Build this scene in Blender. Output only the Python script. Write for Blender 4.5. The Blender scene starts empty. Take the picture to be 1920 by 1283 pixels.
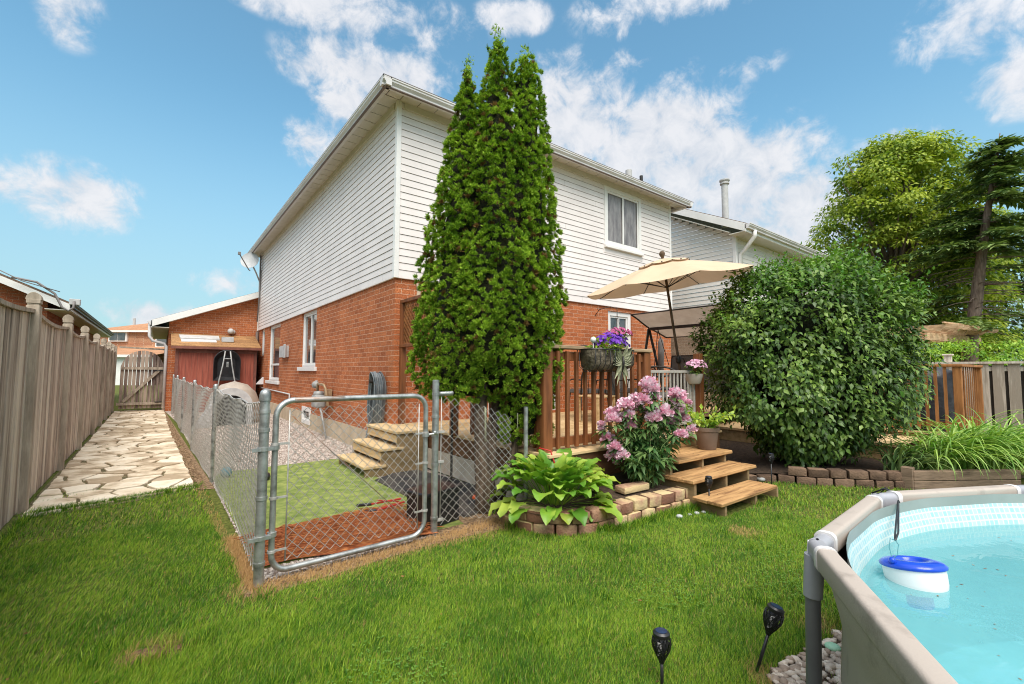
import bpy, bmesh, math, random
import numpy as np
from mathutils import Vector, Matrix
R = math.radians
rng = np.random.default_rng(7); random.seed(7)
SC = bpy.context.scene
COL = SC.collection

# ------------------------------------------------------------------ camera
CAM = Vector((-2.8214, -6.6023, 1.37))
cam_d = bpy.data.cameras.new("camera"); cam = bpy.data.objects.new("camera", cam_d); COL.objects.link(cam)
cam_d.sensor_width = 36; cam_d.lens = 855.81 / 1920 * 36; cam_d.clip_end = 3000; cam_d.clip_start = .02
_p, _r, _y = R(3.608), R(0.239), R(37.635)
f = Vector((math.sin(_y)*math.cos(_p), math.cos(_y)*math.cos(_p), math.sin(_p)))
r0 = Vector((math.cos(_y), -math.sin(_y), 0)); u0 = r0.cross(f)
rr = r0*math.cos(_r)+u0*math.sin(_r); uu = -r0*math.sin(_r)+u0*math.cos(_r)
m = Matrix((rr, uu, -f)).transposed().to_4x4(); m.translation = CAM
cam.matrix_world = m
SC.camera = cam
# ------------------------------------------------------------------ world and sun
SUN_EL, SUN_AZ = 57, 206          # azimuth measured clockwise from +Y
SKY_STR = .10
SDIR = (math.sin(R(SUN_AZ))*math.cos(R(SUN_EL)), math.cos(R(SUN_AZ))*math.cos(R(SUN_EL)), math.sin(R(SUN_EL)))
w = bpy.data.worlds.new("World"); SC.world = w; w.use_nodes = True
def build_world():
    nt = w.node_tree; N = nt.nodes; L = nt.links; N.clear()
    out = N.new('ShaderNodeOutputWorld'); bg = N.new('ShaderNodeBackground')
    sky = N.new('ShaderNodeTexSky'); sky.sky_type = 'NISHITA'; sky.sun_disc = False
    sky.sun_elevation = R(SUN_EL); sky.sun_rotation = R(SUN_AZ); sky.ozone_density = 2.2; sky.air_density = 1.1; sky.dust_density = .4
    def M(op, a, b=None, c=None, clamp=False):
        n = N.new('ShaderNodeMath'); n.operation = op; n.use_clamp = clamp
        for i, v in enumerate((a, b, c)):
            if v is None: continue
            if isinstance(v, (int, float)): n.inputs[i].default_value = v
            else: L.new(v, n.inputs[i])
        return n.outputs[0]
    tc = N.new('ShaderNodeTexCoord'); sep = N.new('ShaderNodeSeparateXYZ'); L.new(tc.outputs['Generated'], sep.inputs[0])
    X, Y, Z = sep.outputs
    az = M('MULTIPLY', M('ARCTAN2', X, Y), 57.2958); el = M('MULTIPLY', M('ARCSINE', Z), 57.2958)
    blobs = [(-6.8,15.4,5.152,2.99,1.242),(-11.4,15,1.456,1.035,0.864),(19.9,33,10.08,3.45,0.918),(16.5,37.8,15.68,2.76,1.188),(12.5,32,3.92,1.84,0.648),
      (17.4,29.1,4.368,4.14,1.134),(13,24.8,3.36,2.53,0.864),(45.5,29,11.2,6.44,1.4),(55,26,11.2,7.13,1.4),(62.4,20.2,11.2,8.05,1.35),(69.4,15.2,9.52,7.015,1.35),(47,20,10.08,6.9,1.296),
      (57.1,38.6,11.65,2.415,1.08),(84.9,29,5.6,3.45,1.08),(87.8,24,5.04,3.22,1.134),(64.7,31.5,4.704,1.725,0.54),(53.8,34.2,4.256,1.725,0.594),(5.6,9,4.032,1.84,0.648),
      (78.9,21.8,4.256,1.725,0.648),(0.7,5.4,6.832,1.61,0.756),(-7.9,29.9,2.464,2.76,0.594),(37.5,39,5.152,1.725,0.864),(37,27,6.72,4.6,1.08),(28,28.5,5.6,3.45,0.864),(40,21,13.44,8.05,0.972),
      (125,35,28,26,1.3),(-75,32,36,26,1.3),(175,40,50,34,1.3),(-135,42,40,34,1.3)]  # this row: unseen cloud banks added to whiten the ambient light
    # ragged edges: shift the look-up direction with noise
    nz = N.new('ShaderNodeTexNoise'); nz.inputs['Scale'].default_value = 6; nz.inputs['Detail'].default_value = 9; nz.inputs['Roughness'].default_value = .62
    L.new(tc.outputs['Generated'], nz.inputs['Vector'])
    nz2 = N.new('ShaderNodeTexNoise'); nz2.inputs['Scale'].default_value = 19; nz2.inputs['Detail'].default_value = 9; nz2.inputs['Roughness'].default_value = .64; nz2.inputs['Distortion'].default_value = .35
    L.new(tc.outputs['Generated'], nz2.inputs['Vector'])
    tot = None
    for (a, e, ra, re, amp) in blobs:
        dx = M('DIVIDE', M('SUBTRACT', az, a), ra); dy = M('DIVIDE', M('SUBTRACT', el, e), re)
        d2 = M('ADD', M('MULTIPLY', dx, dx), M('MULTIPLY', dy, dy))
        g = M('MULTIPLY', M('MAXIMUM', M('SUBTRACT', 1.25, M('SQRT', d2)), 0), amp)
        g = M('MINIMUM', g, 1.1)
        tot = g if tot is None else M('MAXIMUM', tot, g)
    tot = M('MAXIMUM', tot, M('MULTIPLY', M('SUBTRACT', el, 50), .09))  # overhead overcast, out of view, added for whiter light from above
    tot = M('MINIMUM', tot, 1.35)
    nn = M('ADD', M('MULTIPLY', nz.outputs[0], .9), M('MULTIPLY', nz2.outputs[0], .75))
    dens = M('ADD', tot, M('MULTIPLY', M('SUBTRACT', nn, .83), 3.7))
    mask = N.new('ShaderNodeMapRange'); mask.interpolation_type = 'SMOOTHSTEP'
    L.new(dens, mask.inputs[0]); mask.inputs[1].default_value = 0; mask.inputs[2].default_value = 1.15
    gate = N.new('ShaderNodeMapRange'); gate.interpolation_type = 'SMOOTHSTEP'; L.new(tot, gate.inputs[0]); gate.inputs[1].default_value = 0.0; gate.inputs[2].default_value = .3
    mk_ = M('MULTIPLY', M('MULTIPLY', mask.outputs[0], gate.outputs[0]), .93)
    # cloud brightness: billowy bright tops, greyer cores
    cr = N.new('ShaderNodeValToRGB'); L.new(nz2.outputs[0], cr.inputs[0])
    cr.color_ramp.elements[0].position = .35; cr.color_ramp.elements[0].color = (CL*.70, CL*.75, CL*.83, 1)
    cr.color_ramp.elements[1].position = .62; cr.color_ramp.elements[1].color = (CL*.93, CL*.93, CL*.96, 1)
    # extra glow added to unseen cloud on the sun's side, lifts the fill light
    dp = N.new('ShaderNodeVectorMath'); dp.operation = 'DOT_PRODUCT'; L.new(tc.outputs['Generated'], dp.inputs[0]); dp.inputs[1].default_value = tuple(SDIR)
    gl = M('ADD', 1.0, M('MULTIPLY', M('POWER', M('MAXIMUM', dp.outputs['Value'], 0), 1.6), 1.5))
    glow = N.new('ShaderNodeVectorMath'); glow.operation = 'SCALE'; L.new(cr.outputs[0], glow.inputs[0]); L.new(gl, glow.inputs[3])
    tint = N.new('ShaderNodeMix'); tint.data_type = 'RGBA'; tint.blend_type = 'MULTIPLY'; tint.inputs[0].default_value = 1
    L.new(sky.outputs[0], tint.inputs[6]); tint.inputs[7].default_value = SKY_TINT
    # the low sky is paler and milkier
    lo = N.new('ShaderNodeMapRange'); lo.interpolation_type = 'SMOOTHSTEP'; L.new(el, lo.inputs[0]); lo.inputs[1].default_value = 30; lo.inputs[2].default_value = 2; lo.inputs[3].default_value = 0; lo.inputs[4].default_value = .8
    mlo = N.new('ShaderNodeMix'); mlo.data_type = 'RGBA'; L.new(lo.outputs[0], mlo.inputs[0]); L.new(tint.outputs[2], mlo.inputs[6]); mlo.inputs[7].default_value = (CL*.42, CL*.61, CL*.72, 1)
    mix = N.new('ShaderNodeMix'); mix.data_type = 'RGBA'; L.new(mk_, mix.inputs[0]); L.new(mlo.outputs[2], mix.inputs[6]); L.new(glow.outputs[0], mix.inputs[7])
    L.new(mix.outputs[2], bg.inputs[0]); bg.inputs[1].default_value = SKY_STR
    L.new(bg.outputs[0], out.inputs[0])
CL = 5.9
SKY_TINT = (1.05, 1.45, 1.30, 1)
build_world()
sun_d = bpy.data.lights.new("sun", 'SUN'); sun = bpy.data.objects.new("sun", sun_d); COL.objects.link(sun)
sun_d.energy = 2.5; sun_d.angle = R(42); sun_d.color = (1, .925, .835)
sdir = Vector((math.sin(R(SUN_AZ))*math.cos(R(SUN_EL)), math.cos(R(SUN_AZ))*math.cos(R(SUN_EL)), math.sin(R(SUN_EL))))
sun.rotation_euler = sdir.to_track_quat('Z', 'Y').to_euler()
SC.view_settings.view_transform = 'Standard'; SC.view_settings.look = 'None'; SC.view_settings.exposure = .70; SC.view_settings.gamma = 1
SC.cycles.max_bounces = 7; SC.cycles.transparent_max_bounces = 24; SC.cycles.sample_clamp_indirect = 6
SC.cycles.diffuse_bounces = 4; SC.cycles.filter_width = 1.05

# ------------------------------------------------------------------ materials
def mat(name, c1, c2=None, scale=6, rough=.65, bump=0, bscale=40, metal=0, stretch=(1,1,1), spec=.4, rand=0, detail=6, trans=0, c3=None, lo=.35, hi=.65, bdist=.01, coat=0, ttint=(1.3,1.35,.7)):
    mt = bpy.data.materials.new(name); mt.use_nodes = True; nt = mt.node_tree; N = nt.nodes; L = nt.links
    b = N['Principled BSDF']; b.inputs['Roughness'].default_value = rough; b.inputs['Metallic'].default_value = metal
    b.inputs['Specular IOR Level'].default_value = spec
    if coat: b.inputs['Coat Weight'].default_value = coat
    tc = N.new('ShaderNodeTexCoord'); mp = N.new('ShaderNodeMapping'); L.new(tc.outputs['Object'], mp.inputs[0]); mp.inputs['Scale'].default_value = stretch
    col = None
    if c2 is not None:
        nz = N.new('ShaderNodeTexNoise'); nz.inputs['Scale'].default_value = scale; nz.inputs['Detail'].default_value = detail; nz.inputs['Roughness'].default_value = .6
        L.new(mp.outputs[0], nz.inputs[0])
        cr = N.new('ShaderNodeValToRGB'); cr.color_ramp.elements[0].position = lo; cr.color_ramp.elements[1].position = hi
        cr.color_ramp.elements[0].color = (*c1, 1); cr.color_ramp.elements[1].color = (*c2, 1)
        if c3 is not None:
            e = cr.color_ramp.elements.new((lo+hi)/2); e.color = (*c3, 1)
        if rand > 0:
            g = N.new('ShaderNodeNewGeometry'); mx = N.new('ShaderNodeMath'); mx.operation = 'MULTIPLY_ADD'
            L.new(g.outputs['Random Per Island'], mx.inputs[0]); mx.inputs[1].default_value = rand*(hi-lo)*2
            ad = N.new('ShaderNodeMath'); ad.operation = 'SUBTRACT'; L.new(nz.outputs[0], ad.inputs[0]); ad.inputs[1].default_value = rand*(hi-lo)
            L.new(ad.outputs[0], mx.inputs[2]); L.new(mx.outputs[0], cr.inputs[0])
        else: L.new(nz.outputs[0], cr.inputs[0])
        L.new(cr.outputs[0], b.inputs['Base Color']); col = cr.outputs[0]
    else: b.inputs['Base Color'].default_value = (*c1, 1)
    if bump:
        n2 = N.new('ShaderNodeTexNoise'); n2.inputs['Scale'].default_value = bscale; n2.inputs['Detail'].default_value = 5; L.new(mp.outputs[0], n2.inputs[0])
        bp = N.new('ShaderNodeBump'); bp.inputs['Strength'].default_value = bump; bp.inputs['Distance'].default_value = bdist
        L.new(n2.outputs[0], bp.inputs['Height']); L.new(bp.outputs[0], b.inputs['Normal'])
    if trans:
        tr = N.new('ShaderNodeBsdfTranslucent'); ms = N.new('ShaderNodeMixShader'); ms.inputs[0].default_value = trans
        if col is not None:
            br = N.new('ShaderNodeMix'); br.data_type = 'RGBA'; br.blend_type = 'MULTIPLY'; br.inputs[0].default_value = 1
            L.new(col, br.inputs[6]); br.inputs[7].default_value = (*ttint, 1); L.new(br.outputs[2], tr.inputs[0])
        else: tr.inputs[0].default_value = (*c1, 1)
        L.new(b.outputs[0], ms.inputs[1]); L.new(tr.outputs[0], ms.inputs[2]); L.new(ms.outputs[0], N['Material Output'].inputs[0])
    return mt

def brick_mat(name, ca, cb, cm, bw=.215, bh=.08, mortar=.009, rot=False, dark=(.12,.05,.035), bumpf=.8, var=1.0):
    """bricks laid in world metres: u runs along the wall (x+y), v is height."""
    mt = bpy.data.materials.new(name); mt.use_nodes = True; nt = mt.node_tree; N = nt.nodes; L = nt.links; b = N['Principled BSDF']
    b.inputs['Roughness'].default_value = .85; b.inputs['Specular IOR Level'].default_value = .2
    tc = N.new('ShaderNodeNewGeometry'); sp = N.new('ShaderNodeSeparateXYZ'); L.new(tc.outputs['Position'], sp.inputs[0])
    ad = N.new('ShaderNodeMath'); L.new(sp.outputs[0], ad.inputs[0]); L.new(sp.outputs[1], ad.inputs[1])
    cb_ = N.new('ShaderNodeCombineXYZ'); L.new(ad.outputs[0], cb_.inputs[0]); L.new(sp.outputs[2], cb_.inputs[1])
    wob = N.new('ShaderNodeTexNoise'); wob.inputs['Scale'].default_value = 9; L.new(tc.outputs['Position'], wob.inputs[0])
    wm = N.new('ShaderNodeMix'); wm.data_type = 'VECTOR'; wm.inputs[0].default_value = .012; L.new(cb_.outputs[0], wm.inputs[4]); L.new(wob.outputs[1], wm.inputs[5])
    wm2 = N.new('ShaderNodeVectorMath'); wm2.operation = 'SCALE'; wm2.inputs[3].default_value = 1/.988; L.new(wm.outputs[1], wm2.inputs[0])
    br = N.new('ShaderNodeTexBrick'); L.new(wm2.outputs[0], br.inputs[0]); br.inputs['Scale'].default_value = 1
    br.inputs['Brick Width'].default_value = bw; br.inputs['Row Height'].default_value = bh; br.inputs['Mortar Size'].default_value = mortar/2; br.inputs['Mortar Smooth'].default_value = .25
    br.inputs['Color1'].default_value = (*ca, 1); br.inputs['Color2'].default_value = (*cb, 1); br.inputs['Mortar'].default_value = (*cm, 1)
    big = N.new('ShaderNodeTexNoise'); big.inputs['Scale'].default_value = .9; big.inputs['Detail'].default_value = 8; big.inputs['Roughness'].default_value = .65; L.new(tc.outputs['Position'], big.inputs[0])
    fine = N.new('ShaderNodeTexNoise'); fine.inputs['Scale'].default_value = 45; fine.inputs['Detail'].default_value = 4
    st = N.new('ShaderNodeVectorMath'); st.operation = 'MULTIPLY'; st.inputs[1].default_value = (1, 1.5, 1); L.new(cb_.outputs[0], st.inputs[0]); L.new(st.outputs[0], fine.inputs[0])
    cr = N.new('ShaderNodeValToRGB'); L.new(fine.outputs[0], cr.inputs[0]); cr.color_ramp.elements[0].position = .33; cr.color_ramp.elements[1].position = .62
    k = 1-.5*var; cr.color_ramp.elements[0].color = (k, k*.93, k*.9, 1); cr.color_ramp.elements[1].color = (1.12, 1.12, 1.12, 1)
    mx = N.new('ShaderNodeMix'); mx.data_type = 'RGBA'; mx.blend_type = 'MULTIPLY'; mx.inputs[0].default_value = 1; L.new(br.outputs[0], mx.inputs[6]); L.new(cr.outputs[0], mx.inputs[7])
    c2 = N.new('ShaderNodeValToRGB'); L.new(big.outputs[0], c2.inputs[0]); c2.color_ramp.elements[0].position = .3; c2.color_ramp.elements[1].position = .7
    c2.color_ramp.elements[0].color = (.8, .78, .76, 1); c2.color_ramp.elements[1].color = (1.12, 1.1, 1.05, 1)
    m2 = N.new('ShaderNodeMix'); m2.data_type = 'RGBA'; m2.blend_type = 'MULTIPLY'; m2.inputs[0].default_value = 1; L.new(mx.outputs[2], m2.inputs[6]); L.new(c2.outputs[0], m2.inputs[7])
    L.new(m2.outputs[2], b.inputs['Base Color'])
    hm = N.new('ShaderNodeMath'); hm.operation = 'MULTIPLY_ADD'; L.new(br.outputs['Fac'], hm.inputs[0]); hm.inputs[1].default_value = -1.0; L.new(fine.outputs[0], hm.inputs[2])
    bp = N.new('ShaderNodeBump'); bp.inputs['Strength'].default_value = bumpf; bp.inputs['Distance'].default_value = .008; L.new(hm.outputs[0], bp.inputs['Height']); L.new(bp.outputs[0], b.inputs['Normal'])
    return mt

def shingle_mat(name, ca, cb, cm):
    return brick_mat(name, ca, cb, cm, bw=.3, bh=.1, mortar=.008, bumpf=.5, var=.9)

M = {}
M['brick'] = brick_mat('red_brick', (.60,.205,.082), (.43,.135,.055), (.70,.47,.34))
M['brick_far'] = brick_mat('pale_brick', (.62,.36,.22), (.42,.19,.11), (.70,.58,.45), bw=.3, bh=.12)
M['brick_tan'] = brick_mat('tan_brick', (.48,.37,.27), (.34,.25,.18), (.55,.47,.38))
M['brick_left'] = brick_mat('brown_red_brick', (.42,.13,.055), (.30,.085,.04), (.42,.26,.18))
M['siding'] = mat('white_vinyl_siding', (.72,.66,.625), (.80,.735,.695), scale=1.5, rough=.5, bump=.05, bscale=60)
M['siding_r'] = mat('cream_vinyl_siding', (.70,.66,.60), (.76,.72,.66), scale=1.5, rough=.5)
M['trim'] = mat('white_trim', (.74,.72,.68), (.80,.78,.745), scale=3, rough=.4)
M['soffit'] = mat('soffit_aluminium', (.60,.57,.49), (.66,.63,.56), scale=2, rough=.5, bump=.5, bscale=160, bdist=.004)
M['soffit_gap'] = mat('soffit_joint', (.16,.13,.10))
M['siding_gap'] = mat('siding_shadow_line', (.36,.31,.285))
M['gutter'] = mat('gutter_aluminium', (.60,.57,.55), (.70,.68,.66), scale=2, rough=.35)
M['gutter_brown'] = mat('gutter_lip_brown', (.16,.12,.10), rough=.45)
M['shingle'] = shingle_mat('brown_shingles', (.20,.14,.10), (.13,.095,.07), (.07,.05,.04))
M['shingle_far'] = shingle_mat('orange_shingles', (.55,.30,.17), (.46,.24,.13), (.32,.17,.10))
M['shingle_shed'] = shingle_mat('tan_shingles', (.48,.27,.12), (.34,.19,.09), (.2,.12,.06))
M['concrete'] = mat('foundation_concrete', (.47,.37,.25), (.60,.49,.35), scale=4, rough=.9, bump=.3, bscale=25)
M['glass'] = mat('window_glass', (.035,.04,.04), (.10,.10,.10), scale=1.4, rough=.06, spec=.8, coat=.5)
M['curtain'] = mat('lace_curtain', (.30,.28,.27), (.12,.11,.11), scale=9, rough=.25, stretch=(1,1,.25), spec=.6)
M['steel'] = mat('galvanised_steel', (.25,.255,.24), (.56,.57,.55), scale=11, rough=.42, metal=.75, bump=.08, bscale=80, c3=(.44,.45,.43))
M['wire'] = mat('galvanised_wire', (.40,.38,.34), (.58,.56,.52), scale=25, rough=.5, metal=.4)
M['rust'] = mat('rusty_steel', (.42,.41,.38), (.30,.13,.05), scale=12, rough=.6, metal=.5)
M['fencewood'] = mat('weathered_fence_boards', (.25,.19,.145), (.60,.505,.40), scale=2.2, rough=.9, bump=.35, bscale=14, stretch=(7,7,.55), rand=.55, c3=(.44,.36,.285), lo=.3, hi=.72)
M['fencewood2'] = mat('weathered_fence_post', (.24,.19,.14), (.47,.39,.30), scale=3, rough=.9, bump=.35, bscale=16, stretch=(5,5,.7))
M['gatewood'] = mat('dark_weathered_boards', (.13,.09,.075), (.40,.31,.24), scale=2.0, rough=.9, bump=.3, bscale=14, stretch=(5,5,.6), rand=.6)
M['greywood'] = mat('grey_fence_boards', (.34,.28,.22), (.70,.62,.52), scale=2.2, rough=.9, bump=.35, bscale=18, stretch=(6,6,.6), rand=.6, c3=(.55,.465,.38))
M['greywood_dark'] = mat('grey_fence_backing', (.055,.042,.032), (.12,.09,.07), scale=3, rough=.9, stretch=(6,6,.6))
M['stain'] = mat('stained_cedar', (.09,.030,.010), (.225,.08,.026), scale=2.5, rough=.55, bump=.2, bscale=20, stretch=(6,6,.7), rand=.35, c3=(.15,.052,.017))
M['stain2'] = mat('orange_stained_cedar', (.20,.075,.02), (.42,.175,.055), scale=2.5, rough=.6, bump=.2, bscale=20, stretch=(6,6,.7), rand=.35)
M['railtop'] = mat('worn_handrail', (.24,.155,.085), (.42,.30,.18), scale=3, rough=.7, bump=.2, bscale=18, stretch=(.8,6,6))
M['deckwood'] = mat('yellow_deck_boards', (.42,.27,.12), (.66,.47,.25), scale=2.6, rough=.75, bump=.25, bscale=16, stretch=(.8,6,6), rand=.4)
M['deckwood_y'] = mat('yellow_step_boards', (.40,.27,.12), (.66,.48,.26), scale=2.6, rough=.75, bump=.25, bscale=16, stretch=(6,.8,6), rand=.35)
M['tread'] = mat('brown_step_boards', (.15,.07,.028), (.50,.29,.12), scale=3.4, rough=.75, bump=.5, bscale=16, stretch=(.8,7,6), rand=.3, c3=(.35,.19,.075))
M['greenwood'] = mat('treated_timber', (.17,.12,.055), (.32,.22,.11), scale=3, rough=.85, bump=.25, bscale=16, stretch=(1,1,4), rand=.3)
M['oldtimber'] = mat('old_garden_timber', (.09,.06,.04), (.24,.165,.11), scale=4, rough=.95, bump=.4, bscale=16, stretch=(1,1,5), rand=.4)
M['fascia'] = mat('dark_deck_fascia', (.10,.045,.02), (.21,.10,.045), scale=3, rough=.7, stretch=(.8,.8,6))
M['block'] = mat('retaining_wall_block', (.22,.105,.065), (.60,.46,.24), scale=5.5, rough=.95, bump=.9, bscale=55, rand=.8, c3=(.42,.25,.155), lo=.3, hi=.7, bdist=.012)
M['block_dark'] = mat('shaded_wall_block', (.09,.055,.035), (.22,.14,.09), scale=5.5, rough=.95, bump=.9, bscale=55, rand=.7, bdist=.012)  # block colour darkened to carry the shade under the bush
M['soil'] = mat('dark_soil', (.035,.022,.014), (.10,.065,.04), scale=20, rough=1, bump=1, bscale=45, bdist=.02)
M['mulch'] = mat('brown_mulch_soil', (.11,.065,.035), (.42,.29,.17), scale=34, rough=1, bump=1, bscale=80, bdist=.02, c3=(.26,.165,.09))
M['drysoil'] = mat('dry_brown_soil', (.07,.035,.02), (.27,.15,.08), scale=40, rough=1, bump=1, bscale=90, bdist=.01)
M['gravelbase'] = mat('gravel_bed', (.22,.17,.14), (.60,.51,.44), scale=55, rough=.95, bump=1, bscale=70, bdist=.02, detail=2, lo=.36, hi=.62, c3=(.42,.35,.30))
M['gravel'] = mat('gravel_stones', (.26,.20,.16), (.66,.58,.51), scale=7, rough=.9, rand=.9, bump=.2, bscale=60)
M['pebble'] = mat('river_pebbles', (.33,.25,.19), (.66,.57,.47), scale=7, rough=.7, rand=.9, bump=.1, bscale=50)
M['flag'] = mat('pale_flagstone', (.40,.30,.19), (.80,.70,.54), scale=3.6, rough=.85, bump=.6, bscale=16, rand=.6, c3=(.66,.54,.38))
M['pathbase'] = mat('path_joint_soil', (.08,.065,.03), (.22,.18,.09), scale=12, rough=1, bump=.8, bscale=60)
M['turf'] = mat('artificial_turf', (.15,.21,.035), (.36,.40,.10), scale=9, rough=.8, bump=1, bscale=260, bdist=.01, c3=(.235,.29,.07))
M['net'] = mat('orange_brown_netting', (.28,.07,.018), (.72,.29,.09), scale=16, rough=.8, bump=1, bscale=45, stretch=(1,3.5,1), c3=(.44,.13,.04), bdist=.02)
M['rubber'] = mat('dark_rubber_mat', (.028,.028,.03), (.16,.13,.10), scale=3.5, rough=.75, bump=.5, bscale=30, lo=.42, hi=.75)
M['black'] = mat('black_plastic', (.012,.012,.013), (.025,.025,.027), scale=8, rough=.35, spec=.5)
M['blackmetal'] = mat('dark_metal', (.03,.026,.024), (.05,.045,.04), scale=8, rough=.45, metal=.4)
M['red'] = mat('red_tool', (.45,.03,.02), rough=.4)
M['orange'] = mat('orange_toy', (.75,.12,.03), rough=.5)
M['ball'] = mat('teal_ball', (.04,.18,.24), (.08,.28,.36), scale=14, rough=.5)
M['redpaint'] = mat('faded_red_paint', (.24,.055,.035), (.37,.105,.065), scale=3, rough=.8, bump=.25, bscale=22, stretch=(6,6,.5))
M['browntrim'] = mat('brown_trim', (.14,.05,.035), (.24,.09,.06), scale=5, rough=.7)
M['plasticgrey'] = mat('grey_plastic', (.42,.41,.40), (.54,.53,.51), scale=6, rough=.55)
M['beigeplastic'] = mat('beige_plastic', (.34,.285,.23), (.42,.36,.295), scale=6, rough=.6)
M['hose'] = mat('grey_green_hose', (.07,.085,.095), (.17,.19,.20), scale=6, rough=.4, rand=.8)
M['greypaint'] = mat('grey_meter_paint', (.26,.26,.25), (.40,.40,.38), scale=9, rough=.5)
M['brass'] = mat('brassy_pipe', (.30,.20,.11), (.45,.33,.20), scale=9, rough=.5, metal=.3)
M['panel'] = mat('pale_skirting_panel', (.48,.40,.31), (.62,.54,.43), scale=4, rough=.9, bump=.3, bscale=12)
M['cedar'] = mat('cedar_sprays', (.085,.185,.014), (.43,.60,.06), scale=3, rough=.75, rand=.7, trans=.25, c3=(.24,.40,.03), spec=.2)
M['cedar_brown'] = mat('dry_cedar_sprays', (.10,.06,.02), (.26,.15,.05), scale=3, rough=.8, rand=.6, trans=.2, spec=.2)
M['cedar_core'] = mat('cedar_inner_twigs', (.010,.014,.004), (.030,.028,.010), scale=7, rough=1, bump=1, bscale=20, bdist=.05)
M['bark'] = mat('cedar_bark', (.055,.035,.022), (.18,.125,.085), scale=5, rough=.95, bump=1, bscale=16, stretch=(5,5,.7), bdist=.02)
M['bark2'] = mat('spruce_bark', (.12,.08,.06), (.28,.20,.155), scale=5, rough=.95, bump=1, bscale=10, stretch=(4,4,.8), bdist=.02)
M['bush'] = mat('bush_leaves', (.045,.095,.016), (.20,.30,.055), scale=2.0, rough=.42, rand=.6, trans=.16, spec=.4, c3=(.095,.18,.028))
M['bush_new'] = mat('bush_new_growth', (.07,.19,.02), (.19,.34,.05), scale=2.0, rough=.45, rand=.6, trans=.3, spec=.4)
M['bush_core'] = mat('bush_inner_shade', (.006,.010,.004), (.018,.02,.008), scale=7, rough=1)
M['twig'] = mat('brown_twigs', (.07,.045,.025), (.15,.10,.06), scale=7, rough=.9)
M['hosta'] = mat('hosta_leaves', (.10,.25,.025), (.40,.50,.075), scale=2.2, rough=.42, rand=.55, trans=.28, spec=.45, c3=(.215,.39,.04), bump=.25, bscale=9)
M['peonyleaf'] = mat('peony_leaves', (.045,.12,.03), (.17,.27,.085), scale=3, rough=.4, rand=.7, trans=.2, spec=.5)
M['stem'] = mat('green_stems', (.14,.24,.06), (.30,.38,.14), scale=5, rough=.6)
M['pink'] = mat('pink_petals', (.80,.40,.52), (.93,.80,.84), scale=9, rough=.6, rand=.8, trans=.3, c3=(.88,.60,.69), ttint=(1,1,1))
M['lily'] = mat('daylily_leaves', (.12,.28,.035), (.42,.58,.13), scale=2, rough=.4, rand=.7, trans=.25, spec=.5)
M['purple'] = mat('purple_petals', (.10,.015,.30), (.24,.06,.55), scale=6, rough=.6, rand=.8, trans=.25, ttint=(1,1,1))
M['magenta'] = mat('magenta_petals', (.28,.02,.10), (.62,.16,.36), scale=6, rough=.6, rand=.9, trans=.25, ttint=(1,1,1))
M['palepink'] = mat('pale_pink_petals', (.62,.30,.45), (.82,.55,.66), scale=6, rough=.6, rand=.9, trans=.25, ttint=(1,1,1))
M['lime'] = mat('lime_leaves', (.20,.36,.03), (.48,.58,.08), scale=4, rough=.5, rand=.8, trans=.3)
M['coco'] = mat('coco_liner', (.055,.042,.028), (.26,.21,.14), scale=14, rough=1, bump=1, bscale=30, bdist=.02)
M['moss'] = mat('mossy_metal', (.16,.17,.09), (.42,.42,.27), scale=9, rough=.6, metal=.2)
M['terr'] = mat('taupe_pot', (.17,.115,.085), (.235,.165,.125), scale=3, rough=.55)
M['potbeige'] = mat('beige_pot', (.38,.32,.27), (.48,.41,.35), scale=5, rough=.6)
M['white'] = mat('white_plastic', (.72,.71,.70), rough=.4)
M['maple'] = mat('maple_leaves', (.10,.175,.022), (.42,.48,.07), scale=.55, rough=.6, rand=.55, trans=.35, spec=.25, c3=(.22,.31,.035), detail=3)
M['spruce'] = mat('spruce_needles', (.06,.12,.035), (.25,.34,.11), scale=1.2, rough=.7, rand=.7, trans=.15, spec=.2)
M['hedge'] = mat('hedge_leaves', (.12,.27,.025), (.38,.55,.07), scale=1.5, rough=.55, rand=.6, trans=.35)
M['canvas'] = mat('beige_canvas', (.64,.475,.315), (.69,.52,.35), scale=3, rough=.85, trans=.16, bump=.1, bscale=300, ttint=(1,1,1))
M['sling'] = mat('taupe_sling_fabric', (.38,.30,.23), (.46,.37,.29), scale=4, rough=.85, trans=.35, bump=.15, bscale=220, ttint=(1,1,1))
M['cushion'] = mat('grey_cushion', (.10,.09,.085), (.17,.155,.145), scale=5, rough=.9)
M['greyrail'] = mat('grey_metal_railing', (.34,.31,.27), (.46,.43,.38), scale=8, rough=.5)
M['pergola'] = mat('orange_cedar_pergola', (.42,.22,.11), (.74,.50,.30), scale=2.5, rough=.75, stretch=(2,2,5), rand=.8)
M['cover'] = mat('black_grill_cover', (.02,.02,.024), (.06,.06,.068), scale=3, rough=.5, bump=.5, bscale=6, bdist=.05)
M['cable'] = mat('grey_cable', (.19,.17,.16), rough=.6)
M['dishgrey'] = mat('dish_grey', (.40,.41,.41), (.50,.51,.51), scale=5, rough=.5)
M['sand'] = mat('pale_rock', (.42,.32,.19), (.62,.50,.33), scale=5, rough=.95, bump=.5, bscale=20)
M['poolgrey'] = mat('taupe_pool_liner', (.25,.21,.175), (.42,.36,.305), scale=9, lo=.22, hi=.45, rough=.62, bump=.12, bscale=170, spec=.35)
M['poolinner'] = mat('pool_sleeve_water_tint', (.24,.275,.25), (.29,.325,.30), scale=3, rough=.5)  # teal reflection off the water put into the sleeve colour
M['joint'] = mat('grey_pool_joint', (.30,.30,.32), (.36,.36,.38), scale=4, rough=.35)
M['jointcap'] = mat('white_pool_seal', (.62,.59,.57), (.72,.69,.66), scale=4, rough=.5)
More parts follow.
